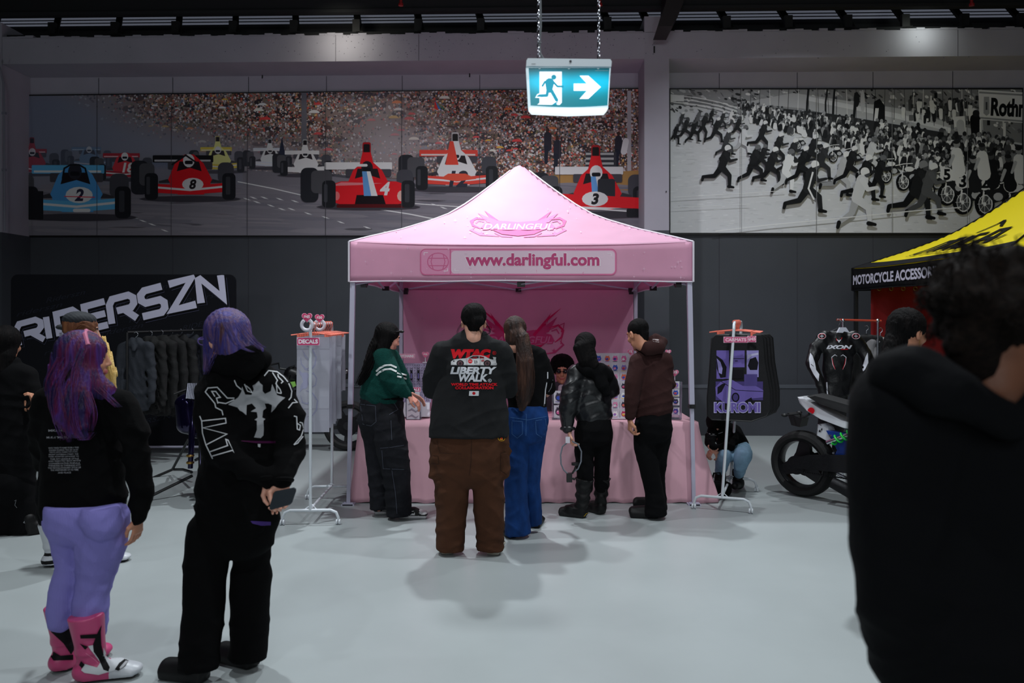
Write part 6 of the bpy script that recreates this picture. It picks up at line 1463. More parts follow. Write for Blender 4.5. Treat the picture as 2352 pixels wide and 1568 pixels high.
# ---- H: seller seated behind the table
p = Person(7.75, 1288, 'person with dark curly hair and round sunglasses sitting behind the sales table', 'tan', head=(1291, 852, 176, 6, 0), hs=.98)
p.hand(1292, 960, -.32, (-.3, -.9, 0), (0, 0, -1), 'relaxed'); 
p.skinbody([([(1290, 880, 0, 13), (1284, 920, .02, 19), (1282, 990, .05, 22)], .7), ([(1276, 1005, .02, 14), (1270, 1010, -.4, 11), (1270, 1100, -.38, 8)], 1), ([(1296, 1005, .02, 14), (1300, 1010, -.4, 11), (1300, 1100, -.38, 8)], 1)])
S_ = [([(1288, 888, 0, 22), (1284, 915, 0, 30), (1282, 960, .03, 28), (1282, 1000, .05, 26)], .6), ([(1264, 900, 0, 12), (1258, 945, -.03, 12), (1270, 962, -.2, 10)], 1), ([(1308, 900, 0, 12), (1312, 942, -.03, 12), (1296, 960, -.28, 9)], 1)]
p.garment('jacket', S_, M('plum_grey_cloth', (62, 54, 66), .85, bump=.2, bscale=100), disp=wrinkle(.004, 28, 30, 1.)); p.garment('tee', [([(1291, 889, -.07, 9), (1290, 905, -.085, 10), (1288, 935, -.09, 9)], .7)], M('white_tee', (200, 198, 204), .8))
p.garment('trousers', [([(1282, 1000, .05, 26), (1274, 1008, -.1, 18), (1270, 1010, -.42, 14), (1270, 1100, -.4, 12)], 1), ([(1292, 1004, .0, 20), (1300, 1010, -.42, 14), (1300, 1100, -.4, 12)], 1)], m_bk)
p.hair(H_BLACK, cap=(.125, .12, .115), capc=(0, -.045, .058), balls=[(-.07, -.01, .07, .05), (.07, -.01, .07, .05), (0, .0, .12, .06), (-.08, -.02, .02, .045), (.08, -.02, .02, .045)], amp=.006, facer=.085, fy=.14)
g = MB(); sn = M('lens_black', (6, 6, 8), .12)
for sg in (-1, 1): g.ball(p.H(sg*.033, .092, .01), .024, 7, sc_=(1, .45, .8)); g.tube([p.H(sg*.055, .09, .014), p.H(sg*.082, .0, .012)], .003, 5)
g.tube([p.H(-.012, .1, .013), p.H(.012, .1, .013)], .003, 5); g.build('sunglasses', sn, p.th, smooth=True)
th = thing('stool', 'black stool under the seated seller', 'stool', (p.V(1284, 0, 0).x, 7.82, 0)); c = th.location; g = MB(); g.cyl(c+Vector((0, 0, .36)), c+Vector((0, 0, .40)), .16, 20); g.build('seat', m_plast, th)
for k in range(4): g = MB(); a = k*PI/2+.78; g.tube([c+Vector((.1*math.cos(a), .1*math.sin(a), .36)), c+Vector((.17*math.cos(a), .17*math.sin(a), 0))], .011, 8); g.build('leg', m_plast, th)

# ---- I: leather jacket with hood, boots
p = Person(6.35, 1350, 'person in a shiny black leather jacket with a hood and tall boots', 'fair', head=(1343, 800, 20, 20, 0), hs=.95)
p.hand(1308, 992, -.06, (.05, .1, -1), (1, -.2, 0), 'grip', True, .95); p.hand(1392, 900, .3, (-.2, .9, 0), (-1, 0, -.3), 'relaxed', False, .9)
p.skinbody([([(1348, 825, 0, 14), (1354, 880, 0, 28), (1362, 960, 0, 30)], .6), ([(1345, 970, 0, 19), (1344, 1150, 0, 9)], 1), ([(1382, 970, .03, 19), (1382, 1150, .08, 9)], 1), ([(1322, 852, 0, 10), (1304, 930, -.04, 9), (1308, 990, -.06, 6)], 1), ([(1390, 852, 0, 10), (1400, 900, .1, 9), (1392, 902, .28, 7)], 1)])
m_leath = M('black_leather', (20, 21, 24), .34, bump=.3, bscale=14)
jk = p.garment('leather_jacket', [([(1352, 848, .0, 30), (1355, 880, .0, 45), (1360, 925, 0, 47), (1362, 955, 0, 44), (1362, 966, 0, 40)], .66, dict(flat_last=False)), ([(1325, 858, -.02, 23), (1310, 905, -.05, 24), (1303, 948, -.06, 20), (1304, 982, -.06, 15)], 1), ([(1388, 858, .02, 22), (1403, 895, .05, 22), (1398, 905, .2, 17)], 1)], m_leath, disp=wrinkle(.006, 18, 24, 1.4, .5), k=.025)
g = MB(); g.tube([p.V(1304+15*math.cos(a*PI/8), 984+2*math.sin(a*PI/8), -.06+.05*math.sin(a*PI/8)) for a in range(16)], .012, 6, closed=True); g.build('cuff', m_leath, jk, smooth=True)
p.garment('hood', [([(1334, 842, -.06, 13), (1350, 848, -.10, 17), (1376, 850, -.09, 19), (1394, 862, -.05, 18)], .9), ([(1368, 850, -.1, 18), (1386, 885, -.13, 15), (1394, 905, -.13, 9)], .7)], m_bk, disp=wrinkle(.003, 30, 30, 2.), k=.02)
p.garment('trousers', [([(1364, 962, 0, 40), (1364, 985, -.02, 42), (1363, 1000, -.02, 40)], .68), ([(1345, 995, 0, 27), (1342, 1040, 0, 23), (1344, 1095, 0, 20), (1344, 1120, 0, 18)], .95), ([(1384, 995, .02, 25), (1383, 1040, .04, 20), (1382, 1095, .07, 18), (1382, 1120, .08, 16)], .95)], m_bk, disp=wrinkle(.003, 22, 26, .7), k=.015)
p.hair(H_BLACK, [([(1340, 795, -.08, 24), (1350, 826, -.11, 22), (1366, 840, -.13, 12)], .6)], cap=(.09, .107, .095))
bm_ = [m_bsh, M('boot_sole', (10, 10, 11), .7)]
b1 = put_shoe(p, 'boot', 1352, 1190, 62, bm_, sole, 1.05, 'boot', mirror=True); put_shoe(p, 'boot', 1390, 1183, 38, bm_, sole, 1.0, 'boot')
P = Paint(); P.line([(1341, 1186), (1346, 1180), (1351, 1177), (1349, 1182), (1343, 1184)], 1.1, (214, 170, 40)); P.project('boot_mark', m_ink, b1, b1, 6.35, base=.003, back=1.)
# neck phone holder carried in the left hand
th = thing('neck_phone_holder', 'grey bendy neck phone holder hanging from the leather jacket wearer\'s hand', 'phone holder', p.V(1312, 1104, -.12)); g = MB(); V = lambda x, y, z=0: p.V(1180+x/2.613, 700+y/2.613, -.12+z)
g.tube([V(318, 828), V(292, 850), (V(281, 900)), V(284, 955), V(300, 990), V(322, 1012)], .006, 8); g.tube([V(350, 818), V(385, 835), V(406, 880), V(404, 940), V(385, 985), V(350, 1008)], .006, 8); g.build('bendy_arm', M('grey_foam', (112, 118, 128), .6), th, smooth=True)
g = MB(); g.box(V(333, 1035), (.045, .05, .07)); g.tube([V(345, 1040), V(360, 1044)], .008, 8); g.ball(V(362, 1044), .011, 6); g.tube([V(350, 1012), V(365, 990), V(372, 968)], .008, 8); g.build('clamp', m_plast, th)
g = MB(); g.cyl(V(368, 955)+Vector((0, 0, -.008)), V(368, 955)+Vector((0, 0, .012)), .03, 16); g.build('phone_mount', m_plast, th, smooth=True)
g = MB(); g.box(p.V(1304, 1010, -.14), (.035, .01, .05)); g.build('card_tag', m_white, th)

# ---- J: brown hoodie
p = Person(6.3, 1495, 'person in a brown hoodie and black flared trousers at the right end of the table', 'tan', head=(1464, 768, 32, 22, 0), hs=.98)
p.hand(1447, 966, -.08, (0, .05, -1), (.9, .2, 0), 'grip', True, .98); p.hand(1470, 905, .3, (-.2, .9, 0), (-1, 0, -.3), 'relaxed', False, .95)
p.skinbody([([(1474, 795, 0, 16), (1492, 860, 0, 28), (1500, 960, 0, 30)], .6), ([(1478, 975, 0, 18), (1504, 1170, 0, 9)], 1), ([(1522, 975, .03, 18), (1518, 1150, .1, 9)], 1), ([(1462, 830, -.04, 10), (1452, 900, -.08, 9), (1447, 964, -.08, 6)], 1), ([(1530, 830, .05, 10), (1520, 890, .15, 9), (1475, 905, .3, 7)], 1)])
m_choc = M('chocolate_fleece', (52, 30, 29), .92, spec=.2, bump=.15, bscale=80)
hd = p.garment('hoodie', [([(1484, 806, 0, 24), (1492, 830, 0, 38), (1499, 875, 0, 44), (1501, 915, 0, 46), (1502, 940, 0, 45)], .68), ([(1466, 828, -.05, 20), (1455, 880, -.08, 20), (1450, 925, -.09, 17), (1448, 955, -.085, 12)], 1), ([(1526, 828, .03, 20), (1534, 880, .08, 19), (1505, 900, .24, 15)], 1), ([(1472, 955, -.02, 14), (1500, 958, -.02, 18), (1532, 940, 0, 15)], .9)], m_choc, disp=wrinkle(.005, 20, 24, 2.2), k=.03)
hh = p.garment('hood', [([(1470, 796, -.02, 12), (1488, 800, -.09, 17), (1512, 796, -.07, 17), (1520, 785, -.0, 14)], .9), ([(1500, 786, -.02, 17), (1507, 778, -.02, 14)], .9)], m_choc, disp=wrinkle(.003, 30, 30, 1.), k=.02)
P = Paint(); P.poly([(1499, 778), (1513, 779), (1514, 786), (1500, 784)], (150, 140, 140)); P.line([(1501, 781), (1512, 782.5)], 1, (60, 40, 40)); P.project('hood_label', m_ink, hh, hh, 6.3, base=.003)
p.garment('trousers', [([(1501, 955, 0, 42), (1501, 975, -.02, 44), (1500, 990, -.02, 42)], .68), ([(1482, 985, 0, 27), (1482, 1030, 0, 26), (1492, 1080, -.01, 22), (1503, 1130, 0, 22), (1507, 1184, 0, 27)], .95, dict(flat_last=True)), ([(1522, 985, .02, 24), (1514, 1045, .04, 20), (1512, 1100, .08, 16), (1516, 1172, .1, 18)], .95, dict(flat_last=True))], m_bk, disp=wrinkle(.003, 22, 26, 1.7), k=.015)
p.hair(H_BLACK, [], cap=(.079, .101, .086), amp=.002, extra3=[[(0, -.08, -.02, .04), (0, -.06, -.07, .035)]])
put_shoe(p, 'chunky', 1520, 1190, 80, m_bsh, None, 1.03); put_shoe(p, 'chunky', 1524, 1172, 62, m_bsh, None, 1.03, mirror=True)

# ---- K: person crouching behind the mat rack
p = Person(7.45, 1680, 'person in a black hoodie and light jeans crouching behind the car mat rack', 'fair', head=(1644, 978, 150, 42, 0), hs=1.)
p.hand(1644, 1030, -.235, (-.7, -.2, -.4), (.3, .3, -.8), 'grip', sc_=.9); p.hand(1634, 1029, -.24, (.5, -.3, -.5), (0, .3, -.8), 'grip', True, .9)
p.skinbody([([(1656, 985, 0, 14), (1684, 1020, .08, 22)], .8), ([(1690, 1030, .05, 17), (1698, 1048, -.3, 13), (1698, 1090, -.14, 9)], 1), ([(1680, 1035, .08, 17), (1662, 1050, -.24, 13), (1655, 1100, -.12, 7)], 1), ([(1638, 992, -.04, 8), (1631, 1015, -.14, 8), (1635, 1026, -.23, 6)], 1), ([(1682, 997, -.04, 8), (1674, 1024, -.15, 8), (1650, 1028, -.22, 6)], 1)])
p.garment('hoodie', [([(1660, 985, .0, 24), (1676, 1005, .06, 34), (1692, 1025, .1, 30)], .95), ([(1638, 988, -.04, 14), (1630, 1015, -.14, 13), (1636, 1026, -.24, 9)], 1), ([(1684, 995, -.04, 15), (1676, 1025, -.16, 13), (1650, 1028, -.22, 9)], 1)], m_bk, disp=wrinkle(.005, 24, 30, 1.))
hp = p.th.children[-1]; P = Paint(); P.line([(1624, 993), (1630, 996), (1640, 997), (1652, 995), (1660, 992)], 1.6, (150, 150, 154)); P.line([(1632, 999), (1646, 1000)], 1, (120, 120, 124)); P.project('chest_print', m_ink, hp, hp, 7.45, base=.004)
p.garment('jeans', [([(1700, 1030, .1, 24), (1706, 1042, -.1, 22), (1706, 1050, -.3, 19), (1700, 1070, -.25, 15), (1698, 1086, -.15, 13)], 1), ([(1680, 1035, .1, 20), (1662, 1050, -.25, 17), (1655, 1080, -.15, 13)], 1)], M('light_denim', (128, 164, 190), .8, var=.1, vscale=20, bump=.15, bscale=120), disp=wrinkle(.003, 26, 30, 1.))
p.hair(H_BLACK, [([(1652, 950, .0, 20), (1668, 958, .05, 14)], 1)], amp=.003)
p.garment('boot_left', [([(1694, 1084, -.12, 12), (1696, 1108, -.1, 13)], 1), ([(1696, 1112, -.1, 9), (1688, 1116, -.28, 8)], 1)], m_bsh); p.garment('boot_right', [([(1655, 1080, -.14, 12), (1654, 1108, -.12, 13)], 1), ([(1654, 1112, -.12, 9), (1648, 1116, -.3, 8)], 1)], m_bsh)
for o in p.th.children:
    if o.name.startswith('boot_'): o.name = 'boot'
th = thing('duffel_bag', 'black bag with small pink letters on the floor by the crouching person', 'bag', at(1648, 1100, 7.0)); c = Vector((at(1650, 0, 7.0).x, 7.0, 0)); S = SDF(.01); S.seg(c+Vector((-.1, 0, .08)), c+Vector((.06, .05, .08)), .075, .07, k=.02, pw=3); S.disp = wrinkle(.004, 30, 30, 1.); P_, Q = S.nets(); bg = link('bag_body', qmesh(P_, Q), m_bk, th)
g = MB(); g.tube([c+Vector((-.07, 0, .14)), c+Vector((-.04, 0, .23)), c+Vector((.02, .02, .23)), c+Vector((.04, .03, .14))], .008, 6); g.build('handle', m_bk, th, smooth=True)

# ---- L: dark wavy hair, behind the nearest person
p = Person(4.2, 2075, 'person with dark wavy hair and an earring in front of the yellow tent', 'tan', head=(2088, 764, -68, 10, 0), hs=.97)
p.skinbody([([(2090, 790, 0, 20), (2080, 870, 0, 45), (2080, 1060, 0, 50)], .6), ([(2060, 1060, 0, 28), (2060, 1410, 0, 16)], 1), ([(2100, 1060, 0, 28), (2100, 1410, 0, 16)], 1), ([(2040, 880, 0, 16), (2030, 960, .1, 14), (2040, 1040, .2, 12)], 1)])
p.hand(2040, 1045, .2, (0, .2, -1), (1, 0, 0))
p.garment('top', [([(2092, 825, 0, 28), (2082, 845, 0, 60), (2080, 930, 0, 64), (2080, 1060, 0, 62)], .6), ([(2030, 860, 0, 26), (2020, 950, .05, 24), (2036, 1030, .18, 18)], 1)], m_bk, disp=wrinkle(.004, 24, 24, 1.), k=.03)
p.garment('trousers', [([(2080, 1060, 0, 60), (2060, 1120, 0, 38), (2060, 1400, 0, 28)], .8), ([(2085, 1060, 0, 56), (2102, 1120, 0, 38), (2102, 1400, 0, 28)], .8)], m_bk)
p.hair(H_BLACK, [([(2070, 750, .0, 30), (2056, 790, -.04, 26), (2046, 825, -.06, 22), (2040, 850, -.06, 12)], .8)], cap=(.09, .112, .096), amp=.005)
g = MB(); g.tube([p.H(.082, -.008, -.04), p.H(.084, -.008, -.07), p.H(.084, -.008, -.1)], .0018, 5); g.build('earring', M('gold', (190, 150, 80), .3, metal=1), p.th)
put_shoe(p, 'sneaker', 2060, 1424, -60, m_bsh); put_shoe(p, 'sneaker', 2105, 1428, -60, m_bsh, mirror=True)
# ---- A: purple and magenta hair, lilac leggings, pink racing boots
p = Person(3.55, 195, 'person with long purple and magenta hair, lilac leggings and pink racing boots', 'tan', head=(198, 826, -74, -2, 0), hs=.98)
p.hand(318, 1190, -.05, (-.12, .1, -1), (-.9, .3, 0), 'relaxed', False, .84)
p.skinbody([([(196, 870, 0, 26), (190, 960, 0, 66), (190, 1130, 0, 70)], .6), ([(150, 1180, 0, 50), (146, 1410, 0, 26)], 1), ([(230, 1190, 0, 50), (208, 1440, 0, 28)], 1), ([(285, 930, 0, 22), (322, 1050, -.02, 20), (318, 1188, -.05, 14)], 1), ([(105, 930, .05, 22), (95, 1030, .15, 20), (120, 1060, .3, 14)], 1)])
m_boxy = M('black_sweat', (5, 5, 6), .94, bump=.15, bscale=100, spec=.12)
jk = p.garment('sweatshirt', [([(190, 890, .02, 52), (188, 918, .02, 86), (188, 980, .02, 92), (190, 1060, .02, 94), (190, 1140, .0, 99), (190, 1162, 0, 98)], .66), ([(272, 925, .0, 38), (302, 985, -.02, 36), (318, 1060, -.03, 32), (325, 1130, -.04, 29), (321, 1184, -.05, 22)], 1), ([(110, 925, .02, 36), (98, 1000, .06, 32), (104, 1060, .16, 28)], 1)], m_boxy, vox=.008, disp=wrinkle(.006, 20, 22, 1., .4), k=.04)
P = Paint(); T = (150, 150, 156)
P.text('MKI MIYUKI', 142, 988, 62, T, ht=5, bold=.01, rot=-.02); P.text("M-K-I 'MII-YU-KI", 138, 1004, 62, T, ht=5, bold=.01, rot=-.01)
for k, l in enumerate(['WHO TAKES ITS NAME FROM A TRIBE', "FOUND DURING THE 50S '64 IN", 'TOKYO, JAPAN. NAMED FOR STORE-', 'FRONT LOITERING STREET, THE', 'TRIBE ADAPTED JAPANESE TO', 'THE IVY LEAGUE STYLE', 'AND REJECTED MASS MYSTE', 'CONSERVATIVE POPULA', 'THINKING IN THINKING ATT', 'THE REVOLUTIONARY STYLE OF', 'THE WESTERNER OF ITS TIME', 'AND PLACE']):
    w_ = [70, 66, 66, 68, 70, 66, 74, 72, 74, 76, 64, 30][k]; P.text(l, 146+(2 if k > 4 else 0), 1028+k*5.1+(0 if k < 11 else 1), w_, T, ht=3.6, bold=.01, rot=-.02)
P.project('back_text', m_ink, jk, jk, 3.55, base=.003, dz=.00005, maxe=12)
m_lil = M('lilac_rib', (134, 128, 200), .75, spec=.2, bump=.35, bscale=1., stretch=(260, 260, 6))
p.garment('leggings', [([(190, 1160, 0, 92), (192, 1185, -.02, 90)], .72), ([(150, 1190, -.01, 38), (153, 1235, .0, 37), (160, 1300, .01, 30), (146, 1350, .01, 31), (138, 1400, 0, 30), (138, 1425, 0, 29)], .95), ([(238, 1195, -.03, 58), (232, 1250, -.02, 57), (220, 1320, 0, 42), (212, 1360, 0, 39), (208, 1410, 0, 40), (208, 1445, 0, 36)], .95), ([(142, 1176, -.08, 36), (158, 1186, -.08, 32)], 1), ([(232, 1190, -.11, 44), (236, 1200, -.11, 42)], 1)], m_lil, vox=.008, disp=wrinkle(.0025, 10, 40, 1., .15), k=.02, cuts=[lambda X, Y, Z: Z-p.V(0, 1150).z])
H_PUR = HAIR('hair_purple_magenta', [(24, 8, 40), (28, 16, 74), (84, 10, 56), (70, 36, 112), (32, 4, 26)], (60, 60, 3))
p.hair(H_PUR, [([(192, 800, .0, 50), (172, 850, -.04, 54), (160, 900, -.09, 50), (166, 950, -.13, 44), (178, 985, -.15, 26), (196, 1000, -.15, 8)], .62), ([(205, 880, -.04, 34), (240, 905, -.03, 30), (262, 930, -.03, 12)], .7), ([(150, 830, -.04, 30), (134, 880, -.06, 26), (132, 930, -.09, 16)], .7), ([(204, 800, -.03, 28), (206, 850, -.03, 20), (206, 890, -.03, 20)], .9)], cap=(.094, .112, .1), vox=.0055, amp=.0026, facer=.08, fy=.13)
p.strands(H_PUR, [[(150, 850, -.12), (124, 900, -.14), (128, 960, -.16), (146, 1010, -.17)], [(180, 900, -.16), (170, 960, -.19), (190, 1010, -.19), (214, 992, -.18)], [(165, 830, -.12), (140, 880, -.15), (150, 950, -.18), (160, 1015, -.18)], [(225, 890, -.08), (250, 915, -.09), (272, 935, -.1)], [(200, 900, -.15), (214, 950, -.18), (208, 990, -.18)], [(140, 820, -.1), (112, 870, -.12), (108, 900, -.12)], [(190, 800, -.12), (172, 850, -.17), (168, 930, -.2), (176, 1000, -.19)]], n=9, spread=9, r=1.0)
g = MB(); g.tube([p.H(-.07, .03, .11), p.H(-.02, .0, .135), p.H(.05, .01, .12), p.H(.085, .03, .07)], .011, 8); g.build('hair_scarf', M('pink_scrunchie', (190, 110, 140), .8), p.th, smooth=True)
m_pk = M('boot_pink', (190, 70, 118), .4); m_bw = M('boot_white', (196, 200, 206), .35)
def race(c):
    x, y, z = c.T; m = np.zeros(len(c), int); m[(y > .14) & (z < .12)] = 2; m[z < .018] = 1; return m
rm = [m_pk, m_bsh, m_bw, m_steel]
b1 = put_shoe(p, 'race', 176, 1566, -72, rm, race, 1.0, 'boot', zs=.82)
ZB = lambda pts: [(x/3.092, 1050+y/3.092) for x, y in pts]
P = Paint(); BW = (200, 204, 208); BB = (14, 14, 16)
P.poly(ZB([(576, 1512), (600, 1466), (690, 1492), (712, 1456), (640, 1362), (625, 1340), (662, 1332), (735, 1400), (735, 1350), (760, 1405), (890, 1412), (905, 1430), (850, 1500), (700, 1545), (600, 1530)]), BW)
P.poly(ZB([(722, 1190), (716, 1240), (720, 1330), (735, 1400), (780, 1490), (770, 1520), (735, 1508), (700, 1430), (665, 1380), (660, 1330), (690, 1250)]), BB)
P.poly(ZB([(568, 1262), (700, 1253), (700, 1284), (572, 1287)]), BB); P.poly(ZB([(815, 1505), (845, 1460), (900, 1418), (914, 1440), (890, 1478), (840, 1515)]), BB); P.poly(ZB([(850, 1490), (903, 1430), (910, 1446), (880, 1484), (852, 1504)]), (170, 172, 176))
P.poly(ZB([(575, 1446), (602, 1472), (582, 1498), (560, 1474)]), BB); P.poly(ZB([(565, 1322), (626, 1345), (604, 1366)]), BB); P.line(ZB([(610, 1392), (660, 1425), (700, 1462)]), .8, (230, 150, 180)); P.line(ZB([(536, 1410), (530, 1470)]), 2, (90, 60, 80))
P.project('boot_panels', m_ink, b1, b1, 3.5, base=.004, dz=.0005, maxe=5)
def race2(c): x, y, z = c.T; m = np.zeros(len(c), int); m[z < .018] = 1; return m
b2 = put_shoe(p, 'race', 122, 1547, -34, rm, race2, 1.0, 'boot', zs=.84, mirror=True)
P = Paint(); P.poly(ZB([(372, 1148), (520, 1118), (530, 1360), (505, 1400), (450, 1320), (362, 1240)]), BB); P.poly(ZB([(360, 1368), (430, 1408), (520, 1400), (520, 1438), (380, 1442), (352, 1405)]), BB); P.line(ZB([(338, 1330), (322, 1400)]), 2, (90, 60, 80)); P.project('boot_panels', m_ink, b2, b2, 3.57, base=.004, dz=.0005, maxe=5)

# ---- B: purple-blue hair, black hoodie with silver cross
p = Person(3.56, 510, 'person with lavender hair in a black hoodie with a silver cross, hands clasped behind', 'fair', head=(514, 780, 62, 6, 0), hs=1.)
p.hand(619, 1108, -.225, (.45, -.1, -1), (.1, -.9, 0), 'relaxed', True, .85); p.hand(650, 1106, -.25, (-.05, .05, -1), (-.1, -1, 0), 'grip', True, .95)
p.skinbody([([(520, 825, 0, 26), (560, 920, 0, 66), (560, 1150, 0, 72)], .6), ([(480, 1180, 0, 40), (460, 1530, 0, 18)], 1), ([(585, 1180, .05, 40), (572, 1500, .05, 18)], 1), ([(480, 900, -.02, 22), (500, 1030, -.12, 20), (612, 1090, -.23, 12)], 1), ([(645, 900, -.02, 22), (672, 1030, -.12, 20), (650, 1088, -.25, 12)], 1)])
hd = p.garment('hoodie', [([(545, 850, .0, 60), (556, 880, .0, 86), (562, 940, .0, 94), (565, 1000, .0, 96), (560, 1060, .0, 100), (548, 1120, .0, 100), (545, 1185, .0, 98)], .62), ([(490, 890, -.02, 40), (486, 960, -.05, 42), (500, 1025, -.10, 38), (560, 1070, -.17, 28), (614, 1098, -.225, 22)], .95), ([(632, 890, -.02, 38), (662, 960, -.05, 38), (666, 1040, -.10, 36), (657, 1076, -.2, 28), (651, 1098, -.25, 22)], .95)], m_boxy, vox=.0085, disp=wrinkle(.007, 18, 20, 2., .4), k=.04)
p.garment('hood', [([(500, 838, -.02, 26), (530, 832, -.08, 34), (580, 822, -.10, 32), (606, 826, -.05, 22)], .9), ([(560, 826, -.08, 32), (572, 850, -.12, 24)], .9)], m_boxy, disp=wrinkle(.004, 24, 24, 1.), k=.03)
q6 = lambda pts: [(340+x/2.8, 680+y/2.8) for x, y in pts]
P = Paint(); SV = (150, 152, 156)
P.poly(q6([(712, 545), (722, 560), (737, 572), (737, 610), (752, 628), (790, 610), (798, 565), (815, 600), (830, 635), (882, 652), (850, 680), (835, 695), (815, 725), (792, 748), (797, 700), (775, 690), (750, 690), (760, 720), (740, 735), (735, 780), (755, 790), (742, 800), (745, 850), (742, 895), (725, 912), (682, 908), (700, 860), (700, 800), (685, 795), (705, 780), (700, 745), (660, 742), (695, 720), (668, 690), (635, 700), (632, 765), (610, 745), (590, 735), (575, 715), (515, 697), (560, 665), (580, 650), (600, 615), (605, 580), (625, 632), (665, 635), (680, 600), (672, 575), (690, 565)]), SV)
P.poly(q6([(705, 950), (724, 950), (722, 972), (708, 968)]), (180, 182, 186)); P.line(q6([(600, 930), (700, 938), (820, 938)]), 5, (70, 16, 60), taper=[.3, 1, 1])
for l in ([(555, 655), (510, 655), (445, 585), (385, 590), (368, 615), (430, 690), (435, 715), (475, 735), (482, 765)], [(450, 690), (440, 655), (465, 650), (435, 612), (410, 612), (430, 645)], [(450, 682), (500, 690), (555, 665)], [(332, 770), (345, 802), (498, 785), (502, 815), (352, 846), (508, 886), (372, 956), (415, 1045)], [(345, 802), (350, 880), (372, 956)], [(412, 1028), (545, 990), (552, 1003), (515, 925), (500, 920), (512, 960), (398, 1000)],
          [(748, 512), (775, 478), (830, 485), (870, 515), (900, 550)], [(800, 490), (832, 540), (822, 562), (850, 600), (858, 625)], [(835, 500), (838, 518), (868, 548), (856, 560)], [(858, 625), (830, 620), (826, 560)], [(905, 560), (925, 610), (920, 650), (905, 668)], [(902, 720), (930, 685), (960, 682), (940, 662)], [(938, 770), (956, 775), (960, 855), (975, 860), (980, 830), (955, 815)], [(938, 955), (985, 900), (1002, 850), (992, 815), (975, 810)], [(938, 955), (962, 945), (998, 900)], [(555, 540), (570, 575), (600, 600)], [(620, 565), (640, 610), (670, 620), (655, 595), (630, 575)]):
    P.line(q6(l), 2.4, (190, 192, 196))
P.project('hoodie_print', m_ink, hd, hd, 3.56, base=.003, dz=.00015, maxe=6)
p.garment('trousers', [([(545, 1180, 0, 98), (540, 1225, .0, 96)], .62), ([(480, 1215, -.02, 52), (469, 1330, -.04, 49), (468, 1400, -.05, 48), (459, 1480, -.06, 47), (456, 1538, -.07, 45)], .85, dict(flat_last=True)), ([(586, 1215, .03, 48), (576, 1290, .04, 40), (577, 1318, .04, 48), (576, 1360, .04, 49), (574, 1430, .05, 46), (569, 1512, .05, 44)], .85, dict(flat_last=True))], m_boxy, vox=.0085, disp=wrinkle(.005, 16, 18, 1., .3), k=.006)
tr = p.th.children[-1]; P = Paint(); P.poly([(575, 1196), (622, 1198), (622, 1206), (600, 1207), (580, 1202)], (64, 44, 110)); P.project('waist_strip', m_ink, hd, [hd, tr], 3.56, base=.004)
H_LAV = HAIR('hair_lavender', [(72, 44, 52), (48, 46, 116), (96, 70, 104), (62, 58, 136), (110, 88, 144)], (60, 60, 3))
p.hair(H_LAV, [([(520, 770, -.02, 42), (545, 800, -.06, 40), (575, 806, -.10, 22), (600, 803, -.11, 8)], .7), ([(492, 790, -.02, 26), (486, 825, -.02, 20), (474, 850, -.03, 9)], .7), ([(530, 760, -.05, 44), (540, 800, -.08, 38)], .8)], cap=(.096, .114, .104), vox=.0055, amp=.0024, facer=.076, fy=.13)
p.strands(H_LAV, [[(478, 800, -.06), (482, 830, -.06), (472, 860, -.06)], [(540, 740, -.16), (570, 780, -.17), (600, 802, -.15)], [(520, 740, -.17), (545, 790, -.18), (580, 808, -.17)], [(500, 750, -.12), (495, 800, -.1), (480, 845, -.08)], [(555, 745, -.14), (585, 785, -.14), (606, 798, -.12)]], n=8, spread=8, r=.9)
g = MB(); g.tube([p.H(-.074, .02, .008), p.H(-.066, .09, .012), p.H(-.01, .112, .012), p.H(.01, .112, .012), p.H(.066, .09, .012), p.H(.074, .02, .008)], .003, 6)
for sg in (-1, 1): c0 = [p.H(sg*.034+.024*math.cos(a*PI/6), .103-.004*math.cos(a*PI/6)*0, .004+.018*math.sin(a*PI/6)) for a in range(12)]; g.tube(c0, .0025, 5, closed=True)
g.build('glasses', M('lilac_frame', (110, 90, 170), .3), p.th, smooth=True)
g = MB(); g.tube([p.V(617+20*math.cos(a*PI/8), 1102+5*math.sin(a*PI/8), -.225+.05*math.sin(a*PI/8)) for a in range(16)], .012, 6, closed=True); g.tube([p.V(651+20*math.cos(a*PI/8), 1102+3*math.sin(a*PI/8), -.25+.045*math.sin(a*PI/8)) for a in range(16)], .010, 6, closed=True); g.build('cuffs', m_boxy, hd, smooth=True)
put_shoe(p, 'chunky', 482, 1569, 74, m_bsh, None, 1.0); put_shoe(p, 'chunky', 592, 1538, 60, m_bsh, None, 1.0, mirror=True)
th = thing('smartphone', 'black smartphone held behind the back of the person in the cross hoodie', 'phone', p.V(650, 1150, -.36)); ph = [p.V(*a) for a in ((628, 1133, -.325), (630, 1130, -.325), (674, 1121, -.325), (679, 1124, -.325), (679, 1130, -.325), (671, 1154, -.335), (666, 1159, -.335), (622, 1171, -.335), (619, 1168, -.335), (619, 1163, -.335))]
g = MB(); g.prism(ph, (0, .009, .002)); g.build('phone_body', M('phone_glass', (40, 46, 52), .25), th)

